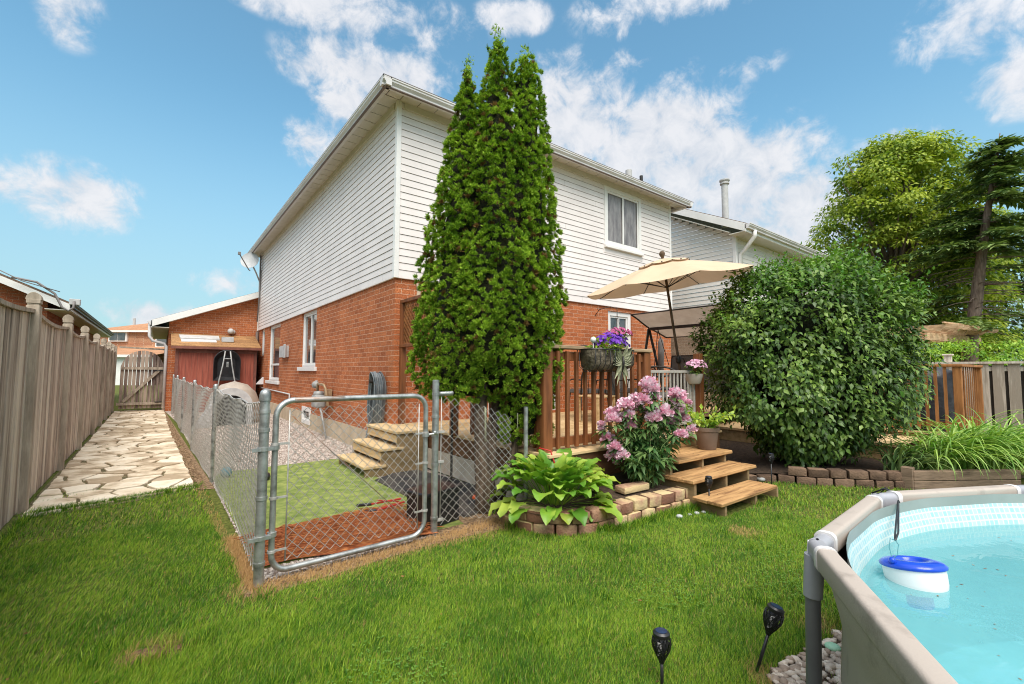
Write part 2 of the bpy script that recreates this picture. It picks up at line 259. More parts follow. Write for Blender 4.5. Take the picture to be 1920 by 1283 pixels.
M['legdark'] = mat('grey_pool_leg', (.13,.125,.13), (.17,.165,.17), scale=4, rough=.35)
M['blue'] = mat('blue_plastic', (.005,.05,.48), (.008,.07,.56), scale=4, rough=.22, spec=.6)
M['aquafloor'] = mat('aqua_pool_floor', (.13,.47,.52), (.22,.58,.62), scale=2.2, rough=.6)

def strip_mat():
    mt = bpy.data.materials.new('mosaic_liner_band'); mt.use_nodes = True; nt = mt.node_tree; N = nt.nodes; L = nt.links; b = N['Principled BSDF']
    b.inputs['Roughness'].default_value = .35
    uv = N.new('ShaderNodeUVMap'); br = N.new('ShaderNodeTexBrick'); L.new(uv.outputs[0], br.inputs[0]); br.offset = 0
    br.inputs['Scale'].default_value = 1; br.inputs['Brick Width'].default_value = .028; br.inputs['Row Height'].default_value = .028; br.inputs['Mortar Size'].default_value = .0045; br.inputs['Mortar Smooth'].default_value = .5
    br.inputs['Color1'].default_value = (.28,.50,.53,1); br.inputs['Color2'].default_value = (.42,.56,.56,1); br.inputs['Mortar'].default_value = (.58,.62,.58,1)
    L.new(br.outputs[0], b.inputs['Base Color'])
    return mt
M['mosaic'] = strip_mat()

def water_mat():
    mt = bpy.data.materials.new('pool_water'); mt.use_nodes = True; nt = mt.node_tree; N = nt.nodes; L = nt.links; N.clear()
    out = N.new('ShaderNodeOutputMaterial'); tr = N.new('ShaderNodeBsdfTransparent'); tr.inputs[0].default_value = (.74,.95,.96,1)
    di = N.new('ShaderNodeBsdfDiffuse'); di.inputs[0].default_value = (.27,.60,.63,1)
    gl = N.new('ShaderNodeBsdfGlossy'); gl.inputs['Roughness'].default_value = .03
    nz = N.new('ShaderNodeTexNoise'); nz.inputs['Scale'].default_value = 5; nz.inputs['Detail'].default_value = 4; nz.inputs['Distortion'].default_value = .5
    tc = N.new('ShaderNodeTexCoord'); L.new(tc.outputs['Object'], nz.inputs[0])
    bp = N.new('ShaderNodeBump'); bp.inputs['Strength'].default_value = .22; bp.inputs['Distance'].default_value = .03; L.new(nz.outputs[0], bp.inputs['Height']); L.new(bp.outputs[0], gl.inputs['Normal'])
    fr = N.new('ShaderNodeFresnel'); fr.inputs[0].default_value = 1.33; L.new(bp.outputs[0], fr.inputs[1])
    m1 = N.new('ShaderNodeMixShader'); m1.inputs[0].default_value = .42; L.new(tr.outputs[0], m1.inputs[1]); L.new(di.outputs[0], m1.inputs[2])
    m2 = N.new('ShaderNodeMixShader'); L.new(fr.outputs[0], m2.inputs[0]); L.new(m1.outputs[0], m2.inputs[1]); L.new(gl.outputs[0], m2.inputs[2]); L.new(m2.outputs[0], out.inputs[0])
    return mt
M['water'] = water_mat()

def ground_mat():
    mt = bpy.data.materials.new('lawn_soil'); mt.use_nodes = True; nt = mt.node_tree; N = nt.nodes; L = nt.links; b = N['Principled BSDF']
    b.inputs['Roughness'].default_value = 1; b.inputs['Specular IOR Level'].default_value = .1
    g = N.new('ShaderNodeTexCoord'); n1 = N.new('ShaderNodeTexNoise'); n1.inputs['Scale'].default_value = 30; n1.inputs['Detail'].default_value = 6; L.new(g.outputs['Object'], n1.inputs[0])
    cr = N.new('ShaderNodeValToRGB'); L.new(n1.outputs[0], cr.inputs[0]); cr.color_ramp.elements[0].color = (.045,.06,.012,1); cr.color_ramp.elements[1].color = (.16,.17,.04,1)
    cr.color_ramp.elements[0].position = .35; cr.color_ramp.elements[1].position = .65
    L.new(cr.outputs[0], b.inputs['Base Color']); return mt
M['ground'] = ground_mat()

def grass_mat():
    mt = bpy.data.materials.new('grass_blades'); mt.use_nodes = True; nt = mt.node_tree; N = nt.nodes; L = nt.links; b = N['Principled BSDF']
    b.inputs['Roughness'].default_value = .55; b.inputs['Specular IOR Level'].default_value = .3
    at = N.new('ShaderNodeAttribute'); at.attribute_name = 'dry'
    tc = N.new('ShaderNodeTexCoord'); nz = N.new('ShaderNodeTexNoise'); nz.inputs['Scale'].default_value = 1.7; nz.inputs['Detail'].default_value = 6; nz.inputs['Roughness'].default_value = .7; L.new(tc.outputs['Object'], nz.inputs[0])
    g = N.new('ShaderNodeNewGeometry')
    ad = N.new('ShaderNodeMath'); ad.operation = 'MULTIPLY_ADD'; L.new(g.outputs['Random Per Island'], ad.inputs[0]); ad.inputs[1].default_value = .62
    sb = N.new('ShaderNodeMath'); sb.operation = 'SUBTRACT'; L.new(nz.outputs[0], sb.inputs[0]); sb.inputs[1].default_value = .31; L.new(sb.outputs[0], ad.inputs[2])
    cr = N.new('ShaderNodeValToRGB'); L.new(ad.outputs[0], cr.inputs[0])
    E = cr.color_ramp.elements; E[0].position = .30; E[0].color = (.035,.125,.004,1); E[1].position = .70; E[1].color = (.30,.43,.032,1)
    e = E.new(.5); e.color = (.105,.26,.010,1)
    mx = N.new('ShaderNodeMix'); mx.data_type = 'RGBA'; L.new(at.outputs['Fac'], mx.inputs[0]); L.new(cr.outputs[0], mx.inputs[6]); mx.inputs[7].default_value = (.55,.33,.14,1)
    L.new(mx.outputs[2], b.inputs['Base Color'])
    tr = N.new('ShaderNodeBsdfTranslucent'); L.new(mx.outputs[2], tr.inputs[0]); ms = N.new('ShaderNodeMixShader'); ms.inputs[0].default_value = .3
    L.new(b.outputs[0], ms.inputs[1]); L.new(tr.outputs[0], ms.inputs[2]); L.new(ms.outputs[0], N['Material Output'].inputs[0])
    return mt
M['grass'] = grass_mat()

# ------------------------------------------------------------------ object helpers
def tag(o, label=None, cat=None, group=None, kind=None):
    if label: o['label'] = label
    if cat: o['category'] = cat
    if group: o['group'] = group
    if kind: o['kind'] = kind
    return o
def thing(name, label, cat, loc=(0,0,0), group=None, rz=0):
    o = bpy.data.objects.new(name, None); COL.objects.link(o); o.location = loc; o.rotation_euler = (0,0,rz)
    o.empty_display_size = .1
    return tag(o, label, cat, group)
def wloc(o):
    v = Vector((0,0,0))
    while o is not None: v += o.location; o = o.parent
    return v
class MB:
    """collects shapes given in world metres; build() links them as one mesh object"""
    def __init__(s): s.v = []; s.f = []; s.mi = []; s.cur = 0
    def add(s, vs, fs):
        b = len(s.v); s.v += [tuple(map(float, v)) for v in vs]; s.f += [tuple(i+b for i in q) for q in fs]; s.mi += [s.cur]*len(fs); return s
    def box(s, a, b, rot=0, piv=None, jit=0):
        x0,y0,z0 = a; x1,y1,z1 = b
        vs = [(x0,y0,z0),(x1,y0,z0),(x1,y1,z0),(x0,y1,z0),(x0,y0,z1),(x1,y0,z1),(x1,y1,z1),(x0,y1,z1)]
        if rot:
            px, py = piv if piv else ((x0+x1)/2, (y0+y1)/2); c, n = math.cos(rot), math.sin(rot)
            vs = [(px+(x-px)*c-(y-py)*n, py+(x-px)*n+(y-py)*c, z) for x,y,z in vs]
        if jit: vs = [tuple(q+random.uniform(-jit, jit) for q in v) for v in vs]
        return s.add(vs, [(3,2,1,0),(4,5,6,7),(0,1,5,4),(1,2,6,5),(2,3,7,6),(3,0,4,7)])
    def bar(s, p, q, w, h, up=(0,0,1)):
        p = Vector(p); q = Vector(q); d = (q-p).normalized(); up = Vector(up)
        if abs(d.dot(up)) > .98: up = Vector((0,1,0))
        a = d.cross(up).normalized()*w/2; b = a.cross(d).normalized()*h/2
        vs = [p-a-b,p+a-b,p+a+b,p-a+b,q-a-b,q+a-b,q+a+b,q-a+b]
        return s.add(vs, [(0,1,2,3),(7,6,5,4),(0,4,5,1),(1,5,6,2),(2,6,7,3),(3,7,4,0)])
    def tube(s, pts, r, n=8, cap=True, closed=False):
        pts = [Vector(p) for p in pts]; k = len(pts); rs = r if isinstance(r, (list,tuple)) else [r]*k
        prev = None; vs = []
        for i, p in enumerate(pts):
            if closed: d = pts[(i+1)%k]-pts[i-1]
            else: d = pts[min(i+1,k-1)]-pts[max(i-1,0)]
            d.normalize()
            if prev is None:
                a = d.orthogonal().normalized()
            else:
                a = (prev-d*prev.dot(d))
                a = a.normalized() if a.length > 1e-6 else d.orthogonal().normalized()
            prev = a; b = d.cross(a)
            for j in range(n):
                t = 2*math.pi*j/n; vs.append(p+(a*math.cos(t)+b*math.sin(t))*rs[i])
        fs = []
        for i in range(k if closed else k-1):
            for j in range(n):
                i2 = (i+1)%k; fs.append((i*n+j, i*n+(j+1)%n, i2*n+(j+1)%n, i2*n+j))
        if cap and not closed: fs.append(tuple(range(n))[::-1]); fs.append(tuple((k-1)*n+j for j in range(n)))
        return s.add(vs, fs)
    def lathe(s, c, prof, n=24, axis=(0,0,1), sx=1, sy=1):
        ax = Vector(axis).normalized(); a = ax.orthogonal().normalized() if abs(ax.z) < .999 else Vector((1,0,0)); b = ax.cross(a); c = Vector(c); vs = []
        for r, h in prof:
            for j in range(n):
                t = 2*math.pi*j/n; vs.append(c+ax*h+a*(r*sx*math.cos(t))+b*(r*sy*math.sin(t)))
        fs = [(i*n+j, i*n+(j+1)%n, (i+1)*n+(j+1)%n, (i+1)*n+j) for i in range(len(prof)-1) for j in range(n)]
        if prof[0][0] > 1e-5: fs.append(tuple(range(n))[::-1])
        if prof[-1][0] > 1e-5: fs.append(tuple((len(prof)-1)*n+j for j in range(n)))
        return s.add(vs, fs)
    def sphere(s, c, r, n=12, sz=1):
        prof = [(max(r*math.sin(math.pi*i/n), 1e-6), -r*sz*math.cos(math.pi*i/n)) for i in range(n+1)]
        return s.lathe(c, prof, n*2)
    def prism(s, poly, a, b):
        """poly: list of 3D points in a plane; a,b offsets vectors for the two faces"""
        n = len(poly); a = Vector(a); b = Vector(b)
        vs = [Vector(p)+a for p in poly]+[Vector(p)+b for p in poly]
        fs = [tuple(range(n))[::-1], tuple(range(n, 2*n))]+[(i,(i+1)%n,(i+1)%n+n,i+n) for i in range(n)]
        return s.add(vs, fs)
    def build(s, name, mt, parent=None, smooth=False, bevel=0, seg=1, auto=False):
        me = bpy.data.meshes.new(name); org = wloc(parent) if parent else Vector((0,0,0))
        if parent is not None and parent.type == 'EMPTY' and parent.rotation_euler.z: org = Vector((0,0,0))
        me.from_pydata([tuple(Vector(v)-org) for v in s.v], [], s.f)
        mts = mt if isinstance(mt, (list,tuple)) else [mt]
        for q in mts: me.materials.append(q)
        if len(mts) > 1: me.polygons.foreach_set('material_index', s.mi)
        bm = bmesh.new(); bm.from_mesh(me)
        bmesh.ops.recalc_face_normals(bm, faces=bm.faces)
        if bevel: bmesh.ops.bevel(bm, geom=[e for e in bm.edges], offset=bevel, segments=seg, affect='EDGES', profile=.5, clamp_overlap=True)
        if smooth:
            for q in bm.faces: q.smooth = True
            if auto:
                for e in bm.edges:
                    if len(e.link_faces) == 2 and e.calc_face_angle(0) > R(38): e.smooth = False
        bm.to_mesh(me); bm.free()
        o = bpy.data.objects.new(name, me); COL.objects.link(o); o.parent = parent
        return o
def npmesh(name, V, F, mt, parent=None, smooth=False, attr=None, midx=None):
    """V (n,3), F (m,k) arrays"""
    me = bpy.data.meshes.new(name); V = np.asarray(V, dtype=np.float32)
    if parent is not None: V = V-np.array(wloc(parent), dtype=np.float32)
    Fs = F if isinstance(F, list) else [F]
    me.vertices.add(len(V)); me.vertices.foreach_set('co', V.ravel())
    nl = sum(q.size for q in Fs); npoly = sum(len(q) for q in Fs)
    me.loops.add(nl); me.polygons.add(npoly)
    me.loops.foreach_set('vertex_index', np.concatenate([q.ravel() for q in Fs]).astype(np.int32))
    tot = np.concatenate([np.full(len(q), q.shape[1]) for q in Fs]); st = np.concatenate([[0], np.cumsum(tot)[:-1]])
    me.polygons.foreach_set('loop_start', st.astype(np.int32)); me.polygons.foreach_set('loop_total', tot.astype(np.int32))
    mts = mt if isinstance(mt, (list,tuple)) else [mt]
    for q in mts: me.materials.append(q)
    if midx is not None: me.polygons.foreach_set('material_index', midx.astype(np.int32))
    if smooth: me.polygons.foreach_set('use_smooth', np.ones(npoly, dtype=bool))
    me.update(calc_edges=True)
    if attr:
        for k, a in attr.items():
            at = me.attributes.new(k, 'FLOAT', 'POINT'); at.data.foreach_set('value', a.astype(np.float32))
    o = bpy.data.objects.new(name, me); COL.objects.link(o); o.parent = parent
    return o
def frames(D, U=None, roll=None):
    """rotation matrices (n,3,3) with columns x,y,z: y along D, z close to U"""
    D = D/np.linalg.norm(D, axis=1, keepdims=True)
    if U is None: U = np.tile([0,0,1.], (len(D),1))
    X = np.cross(D, U); nrm = np.linalg.norm(X, axis=1, keepdims=True); X = np.where(nrm < 1e-4, np.array([[1.,0,0]]), X/np.maximum(nrm, 1e-6))
    Z = np.cross(X, D)
    if roll is not None:
        c, s = np.cos(roll)[:,None], np.sin(roll)[:,None]; X, Z = X*c+Z*s, -X*s+Z*c
    return np.stack([X, D, Z], axis=2)
def scatter(tv, tf, P, Rm, S):
    """template verts (k,3), faces (m,j) copied to n places"""
    tv = np.asarray(tv, float); tf = np.asarray(tf); n = len(P); k = len(tv)
    S = np.asarray(S, float); S = S[:,None,None] if S.ndim == 1 else S[:,None,:]
    V = np.einsum('nij,nkj->nki', Rm, tv[None]*S)+P[:,None,:]
    F = tf[None]+(np.arange(n)*k)[:,None,None]
    return V.reshape(-1,3), F.reshape(-1, tf.shape[1])
def merge(parts):
    V = []; F = []; o = 0
    for v, q in parts: V.append(v); F.append(q+o); o += len(v)
    return np.concatenate(V), np.concatenate(F)
def unit(n):
    v = rng.normal(size=(n,3)); return v/np.linalg.norm(v, axis=1, keepdims=True)
def copy_tree(o, parent=None):
    c = o.copy(); COL.objects.link(c); c.parent = parent
    for ch in [q for q in bpy.data.objects if q.parent == o]: copy_tree(ch, c)
    return c
def poly_sheet(name, pts, z, mt, kind='structure', parent=None):
    me = bpy.data.meshes.new(name); me.from_pydata([(x,y,z) for x,y in pts], [], [tuple(range(len(pts)))])
    me.materials.append(mt); o = bpy.data.objects.new(name, me); COL.objects.link(o)
    if kind: o['kind'] = kind
    return o
def inpoly(x, y, poly):
    r = np.zeros(len(x), bool); n = len(poly)
    for i in range(n):
        x0,y0 = poly[i]; x1,y1 = poly[(i+1)%n]
        c = ((y0 > y) != (y1 > y)) & (x < (x1-x0)*(y-y0)/(y1-y0+1e-12)+x0); r ^= c
    return r
def fnoise(x, y, s, seed=0):
    """cheap smooth noise in numpy, about -1..1"""
    rs = np.random.default_rng(seed); v = np.zeros_like(x)
    for k in range(7):
        a = rs.uniform(0, 6.28); fr = s*rs.uniform(.6, 2.2); v += np.sin((x*math.cos(a)+y*math.sin(a))*fr+rs.uniform(0, 6.28))
    return v/4

# ================================================================== the ground
poly_sheet('ground', [(-400,-400),(400,-400),(400,500),(-400,500)], 0, M['ground'])
PEN = [(-2.24,-3.24),(-.96,-3.14),(-.3,-3.2),(.2,-3.0),(.2,0),(0,0),(0,12.3),(-2.62,12.3),(-2.40,8.0),(-2.26,0)]
poly_sheet('gravel_yard', PEN, .004, M['gravelbase'])
poly_sheet('mulch_strip', [(-2.26,-.3),(-2.62,12.3),(-2.74,12.3),(-2.66,6),(-2.46,2),(-2.39,-.25)], .008, M['mulch'])
PATH = [(-3.80,-.52),(-3.0,-.40),(-2.42,-.18),(-2.50,2),(-2.62,6),(-2.68,12.9),(-3.93,12.9),(-3.86,6)]
poly_sheet('path_bed', PATH, .004, M['pathbase'])
TURF = [(-2.235,-3.0),(-2.235,.30),(-2.1,.60),(-.60,.66),(-.55,-2.25),(-.62,-3.05)]
poly_sheet('soil_by_cedar', [(-.97,-3.14),(-.3,-3.21),(.2,-3.02),(.2,-2.55),(-.60,-2.62),(-.97,-2.85)], .0075, M['mulch'])
tb = MB(); tb.prism([(x,y,0) for x,y in TURF], (0,0,.006), (0,0,.014))
tag(tb.build('artificial_turf', M['turf']), kind='structure')
# gravel that shows in the yard, laid stone by stone as one mass
def pebbles(name, n, sampler, smin, smax, mt, z=.004, kind='stuff', label=None, cat=None):
    x, y = sampler(n); n = len(x)
    t = (1+5**.5)/2
    iv = np.array([(-1,t,0),(1,t,0),(-1,-t,0),(1,-t,0),(0,-1,t),(0,1,t),(0,-1,-t),(0,1,-t),(t,0,-1),(t,0,1),(-t,0,-1),(-t,0,1)])/math.hypot(1,t)
    fi = np.array([(0,11,5),(0,5,1),(0,1,7),(0,7,10),(0,10,11),(1,5,9),(5,11,4),(11,10,2),(10,7,6),(7,1,8),(3,9,4),(3,4,2),(3,2,6),(3,6,8),(3,8,9),(4,9,5),(2,4,11),(6,2,10),(8,6,7),(9,8,1)])
    s = rng.uniform(smin, smax, n); S = np.stack([s*rng.uniform(.8,1.5,n), s*rng.uniform(.7,1.1,n), s*rng.uniform(.4,.75,n)], 1)
    D = unit(n); D[:,2] *= .2
    V, F = scatter(iv, fi, np.stack([x, y, z+S[:,2]*.35], 1), frames(D), S)
    o = npmesh(name, V, F, mt, smooth=True); tag(o, label, cat, kind=kind); return o
def samp_pen(n):
    x = rng.uniform(-2.55, 0, n); y = -3.2+15*rng.random(n)**1.7
    k = inpoly(x, y, PEN) & ~(inpoly(x, y, TURF)) & ~((x > -.62) & (y < .5) & (y > -3)) & ~((y < -3.06) & (rng.random(n) < .75)) & ~((x > -.98) & (y < -2.75)); return x[k], y[k]
pebbles('gravel', 36000, samp_pen, .007, .016, M['gravel'], label='pale crushed gravel in the fenced side yard', cat='gravel')
def samp_strip(n):
    y = rng.uniform(-.3, 11, n); x = -2.33-rng.random(n)*.14-y*.024; return x, y
pebbles('gravel_strip', 3500, samp_strip, .006, .016, M['mulch'], z=.008, label='brown stones and mulch between path and chain link fence', cat='gravel')
PEB = [(-1.05,-6.6),(-.86,-5.78),(-.55,-5.60),(-.25,-5.64),(.15,-5.70),(.7,-5.95),(.5,-6.6)]
poly_sheet('pebble_bed', PEB, .004, M['soil'])
def samp_peb(n):
    x = rng.uniform(-1, .8, n); y = rng.uniform(-6.9, -5.45, n); k = inpoly(x, y, PEB); return x[k], y[k]
pebbles('pebbles', 5200, samp_peb, .010, .026, M['pebble'], label='rounded river pebbles round the foot of the pool', cat='pebbles')
# a few smooth green glass stones among the pebbles
for i, (x, y) in enumerate(((-.14,-5.72),(-.05,-5.80),(-.22,-5.84))):
    b = MB(); b.sphere((x,y,.02), .035, 8, .45); tag(b.build('glass_stone', M['lime'] if 0 else mat('pale_green_stone', (.35,.62,.42), rough=.4), smooth=True), ('pale green stone beside the pool leg among the pebbles','pale green stone farthest right, half under the pool wall','pale green stone nearest the camera among the pebbles')[i], 'stone', 'green stones by the pool')

# flagstone path: irregular stones with soil joints
def clip(poly, a, b, c):
    out = []
    for i in range(len(poly)):
        p, q = poly[i], poly[(i+1)%len(poly)]; dp = a*p[0]+b*p[1]-c; dq = a*q[0]+b*q[1]-c
        if dp <= 0: out.append(p)
        if dp*dq < 0: t = dp/(dp-dq); out.append((p[0]+(q[0]-p[0])*t, p[1]+(q[1]-p[1])*t))
    return out
rs = random.Random(5); pts = []
while len(pts) < 185:
    c = None; best = -1
    for _ in range(14):
        q = (rs.uniform(-4.0,-2.35), rs.uniform(-.7, 13))
        if not inpoly(np.array([q[0]]), np.array([q[1]]), PATH)[0]: continue
        d = min([(q[0]-a[0])**2+((q[1]-a[1])*1.25)**2 for a in pts] or [9])
        if d > best: best = d; c = q
    if c: pts.append(c)
fl = MB()
for i, p in enumerate(pts):
    cell = [(-3.79-.0113*(p[1]+1.2)+.03,-.55),(-2.40,-.28),(-2.66,12.9),(-3.93,12.9)]
    cell = [(-3.76,-.50),(-2.44,-.16),(-2.48,2),(-2.58,6),(-2.64,12.85),(-3.90,12.85),(-3.83,6)]
    for j, q in enumerate(pts):
        if i == j or abs(q[1]-p[1]) > 2.2: continue
        a, b = q[0]-p[0], q[1]-p[1]; l = math.hypot(a, b*1.0); a /= l; b /= l
        c = a*(p[0]+q[0])/2+b*(p[1]+q[1])/2-.016-.009*math.sin(i*3.1+j)
        cell = clip(cell, a, b, c)
        if len(cell) < 3: break
    if len(cell) < 3: continue
    # roughen the outline
    out = []
    for k in range(len(cell)):
        a, b = cell[k], cell[(k+1)%len(cell)]; n = max(1, int(math.hypot(b[0]-a[0], b[1]-a[1])/.11))
        for t in range(n):
            u = t/n; x = a[0]+(b[0]-a[0])*u; y = a[1]+(b[1]-a[1])*u
            j = .013 if t else .008; x += rs.uniform(-j, j); y += rs.uniform(-j, j)
            x += (p[0]-x)*.03; y += (p[1]-y)*.03; out.append((x, y, 0))
    h = .026+rs.uniform(-.006,.006); n = len(out); tilt = (rs.uniform(-.01,.01), rs.uniform(-.01,.01))
    top = [(p[0]+(x-p[0])*.965, p[1]+(y-p[1])*.965, h+(x-p[0])*tilt[0]+(y-p[1])*tilt[1]) for x,y,_ in out]
    fl.add([(x,y,.0) for x,y,_ in out]+[(x,y,h-.006) for x,y,_ in out]+top,
        [(k,(k+1)%n,(k+1)%n+n,k+n) for k in range(n)]+[(k+n,(k+1)%n+n,(k+1)%n+2*n,k+2*n) for k in range(n)]+[tuple(range(2*n,3*n))])
tag(fl.build('path', M['flag']), kind='structure')

# ================================================================== houses
def wall(mb, ax, c, u0, u1, z0, z1, holes=(), depth=.11, inward=1):
    """vertical wall on plane ax=c spanning u0..u1; holes (ua,ub,za,zb) get reveals of given depth going inward"""
    us = sorted({u0,u1,*[h[0] for h in holes],*[h[1] for h in holes]}); zs = sorted({z0,z1,*[h[2] for h in holes],*[h[3] for h in holes]})
    P = (lambda u,z,d=0: (c+d*inward,u,z)) if ax == 'x' else (lambda u,z,d=0: (u,c+d*inward,z))
    for i in range(len(us)-1):
        for j in range(len(zs)-1):
            um, zm = (us[i]+us[i+1])/2, (zs[j]+zs[j+1])/2
            if any(h[0] < um < h[1] and h[2] < zm < h[3] for h in holes): continue
            mb.add([P(us[i],zs[j]),P(us[i+1],zs[j]),P(us[i+1],zs[j+1]),P(us[i],zs[j+1])], [(0,1,2,3)])
    for a,b,e,g in holes:
        q = [P(a,e),P(b,e),P(b,g),P(a,g),P(a,e,depth),P(b,e,depth),P(b,g,depth),P(a,g,depth)]
        mb.add(q, [(0,1,5,4),(1,2,6,5),(2,3,7,6),(3,0,4,7)])
def siding(mb, ax, c, u0, u1, z0, z1, out=-1, pitch=.1125, hole=None):
    """lapped courses: each course slopes out to its butt edge, with a thin dark shadow gap below"""
    P = (lambda u,z,d: (c+d*out,u,z)) if ax == 'x' else (lambda u,z,d: (u,c+d*out,z))
    z = z0; k = 0
    while z < z1-.005:
        t = min(z+pitch, z1)
        spans = [(u0,u1)]
        if hole and not (t <= hole[2]+.01 or z >= hole[3]-.01): spans = [(u0,hole[0]),(hole[1],u1)]
        for a,b in spans:
            mb.cur = 0; mb.add([P(a,z+.0,.021),P(b,z+.0,.021),P(b,t-.007,.012),P(a,t-.007,.012)], [(0,1,2,3)])
            mb.add([P(a,z,.010),P(b,z,.010),P(b,z,.021),P(a,z,.021)], [(0,1,2,3)])
            mb.cur = 1; mb.add([P(a,t-.007,.007),P(b,t-.007,.007),P(b,t,.007),P(a,t,.007)], [(0,1,2,3)]); mb.add([P(a,t-.007,.012),P(b,t-.007,.012),P(b,t-.007,.007),P(a,t-.007,.007)], [(0,1,2,3)])
            if k % 2 == 0 or True:
                jx = a+.4+((k*1.37+a*.3) % 3.66)
                while jx < b-.1:
                    mb.cur = 1; mb.add([P(jx,z+.004,.0222),P(jx+.0035,z+.004,.0222),P(jx+.0035,t-.010,.0130),P(jx,t-.010,.0130)], [(0,1,2,3)]); mb.cur = 0; jx += 3.66
        z = t; k += 1
    mb.cur = 0
W, D, ZB, ZS = 7.2975, 12.2912, 2.809, 5.60
OV, ZE = .43, 5.652
house = thing('brick_house', 'two storey house with red brick below and white vinyl siding above', 'house', (0,0,0))
win_side = [(4.42,5.82,1.44,2.80),(8.40,10.15,1.03,2.80),(10.95,11.65,1.85,2.80)]
base_win = (4.72,5.42,.12,.46)
b = MB(); wall(b, 'x', 0, 0, D, .36, ZB, [h for h in win_side]+[(4.72,5.42,.36,.46)])
wall(b, 'y', 0, 0, W, .36, ZB, [(4.93,5.75,.56,2.70),(1.75,3.45,.60,2.62)]); wall(b, 'x', W, 0, D, .36, ZB, inward=-1); wall(b, 'y', D, 0, W, .36, ZB, inward=-1)
b.build('brick_wall', M['brick'], house)
b = MB(); wall(b, 'x', -.012, -.012, D, -.2, .36, [(4.72,5.42,.12,.36)]); wall(b, 'y', -.012, -.012, W+.012, -.2, .36); wall(b, 'x', W+.012, -.012, D, -.2, .36, inward=-1)
b.add([(-.012,-.012,.36),(-.012,D,.36),(0,D,.36),(0,0,.36)], [(0,1,2,3)]); b.add([(-.012,-.012,.36),(W,-.012,.36),(W,0,.36),(0,0,.36)], [(0,1,2,3)])
b.build('foundation', M['concrete'], house)
UW = (4.80, 6.10, 4.13, 5.47)
b = MB(); siding(b, 'x', -.012, .03, D, ZB+.004, ZS, pitch=.1118); siding(b, 'y', -.012, .03, W-.03, ZB+.004, ZS, pitch=.1118, hole=UW)
wall(b, 'x', W+.012, 0, D, ZB, ZS); wall(b, 'y', D, 0, W, ZB, ZS)
wall(b, 'y', -.012, UW[0], UW[1], ZB+.115, UW[2]) if 0 else None
b.build('siding', [M['siding'], M['siding_gap']], house)
b = MB(); b.box((-.036,.0,ZB-.022),(-.003,D,ZB+.003)); b.box((-.036,-.036,ZB-.022),(W+.02,-.003,ZB+.003))
b.build('siding_skirt', M['siding'], house, bevel=.004)
b = MB(); b.box((-.042,-.042,ZB-.02),(.034,-.0,ZS)); b.box((-.042,-.0,ZB-.02),(-.002,.034,ZS))
b.build('corner_trim', M['trim'], house, bevel=.004); b = MB(); b.box((W-.035,-.042,ZB-.02),(W+.03,.03,ZS)); b.build('corner_trim', M['trim'], house, bevel=.004); b = MB(); b.box((-.05,D-.08,ZB-.025),(-.0,D+.03,ZS)); b.build('corner_trim', M['trim'], house, bevel=.004)
b = MB(); b.box((-.05,.08,ZS-.11),(-.012,D,ZS)); b.box((.08,-.05,ZS-.11),(W-.08,-.012,ZS)); b.build('frieze_board', M['soffit'], house)
# soffit panels with joints
b = MB(); g = .012
b.cur = 1; b.box((-OV+.02,-OV+.02,ZS+.004),(0,D+OV-.02,ZS+.02)); b.box((0,-OV+.02,ZS+.004),(W+OV-.02,0,ZS+.02)); b.box((W,0,ZS+.004),(W+OV-.02,D+OV-.02,ZS+.02))
b.cur = 0
y = -OV+.03
b.box((-OV+.03,-OV+.03,ZS-.004),(-.245,-.06,ZS+.0)); b.box((-.233,-OV+.03,ZS-.004),(-.02,-.06,ZS+.0))
y = -.045
while y < D+OV-.05:
    b.box((-OV+.03,y,ZS-.004),(-.0,min(y+.288,D+OV-.03),ZS+.0)); y += .30
x = -.008
while x < W+OV-.05:
    b.box((x,-OV+.03,ZS-.004),(min(x+.288,W+OV-.03),-.0,ZS+.0)); x += .30
b.build('soffit', [M['soffit'], M['soffit_gap']], house)
# fascia and K-shaped gutter
def gutter(mb, p, q, out):
    """gutter along p->q, out = outward unit vector; p is the outer top edge"""
    p = Vector(p); q = Vector(q); o = Vector(out); z = Vector((0,0,1))
    prof = [(0,0),(0,-.022),(-.012,-.030),(-.012,-.055),(-.045,-.095),(-.045,-.125),(-.13,-.125),(-.13,0),(-.115,0),(-.115,-.02),(-.015,-.02),(-.008,0)]
    P = [o*a+z*h for a,h in prof]; n = len(P)
    mb.add([p+v for v in P]+[q+v for v in P], [(i,(i+1)%n,(i+1)%n+n,i+n) for i in range(n)]+[tuple(range(n)),tuple(range(n,2*n))[::-1]])
b = MB(); gutter(b, (-OV,-OV,ZE),(-OV,D+.36,ZE),(-1,0,0)); gutter(b, (-OV,-OV,ZE),(W+OV,-OV,ZE),(0,-1,0)); gutter(b, (W+OV,-OV,ZE),(W+OV,D+.4,ZE),(1,0,0))
b.build('gutter', M['gutter'], house)
b = MB(); b.box((-OV-.001,-OV-.003,ZE-.001),(-OV+.012,D+.36,ZE+.007)); b.box((-OV,-OV-.003,ZE-.001),(W+OV,-OV+.012,ZE+.007))
b.box((-OV+.035,-OV+.035,ZE-.137),(-OV+.075,D+.36,ZE-.124)); b.box((-OV+.07,-OV+.035,ZE-.137),(W+OV-.04,-OV+.075,ZE-.124)); b.build('drip_edge', M['gutter_brown'], house)
RS = .40
def hip(mb, x0, x1, y0, y1, z, s):
    h = (x1-x0)/2*s; xm = (x0+x1)/2; mb.add([(x0,y0,z),(x1,y0,z),(x1,y1,z),(x0,y1,z),(xm,y0+(x1-x0)/2,z+h),(xm,y1-(x1-x0)/2,z+h)], [(0,1,4),(1,2,5,4),(2,3,5),(3,0,4,5)])
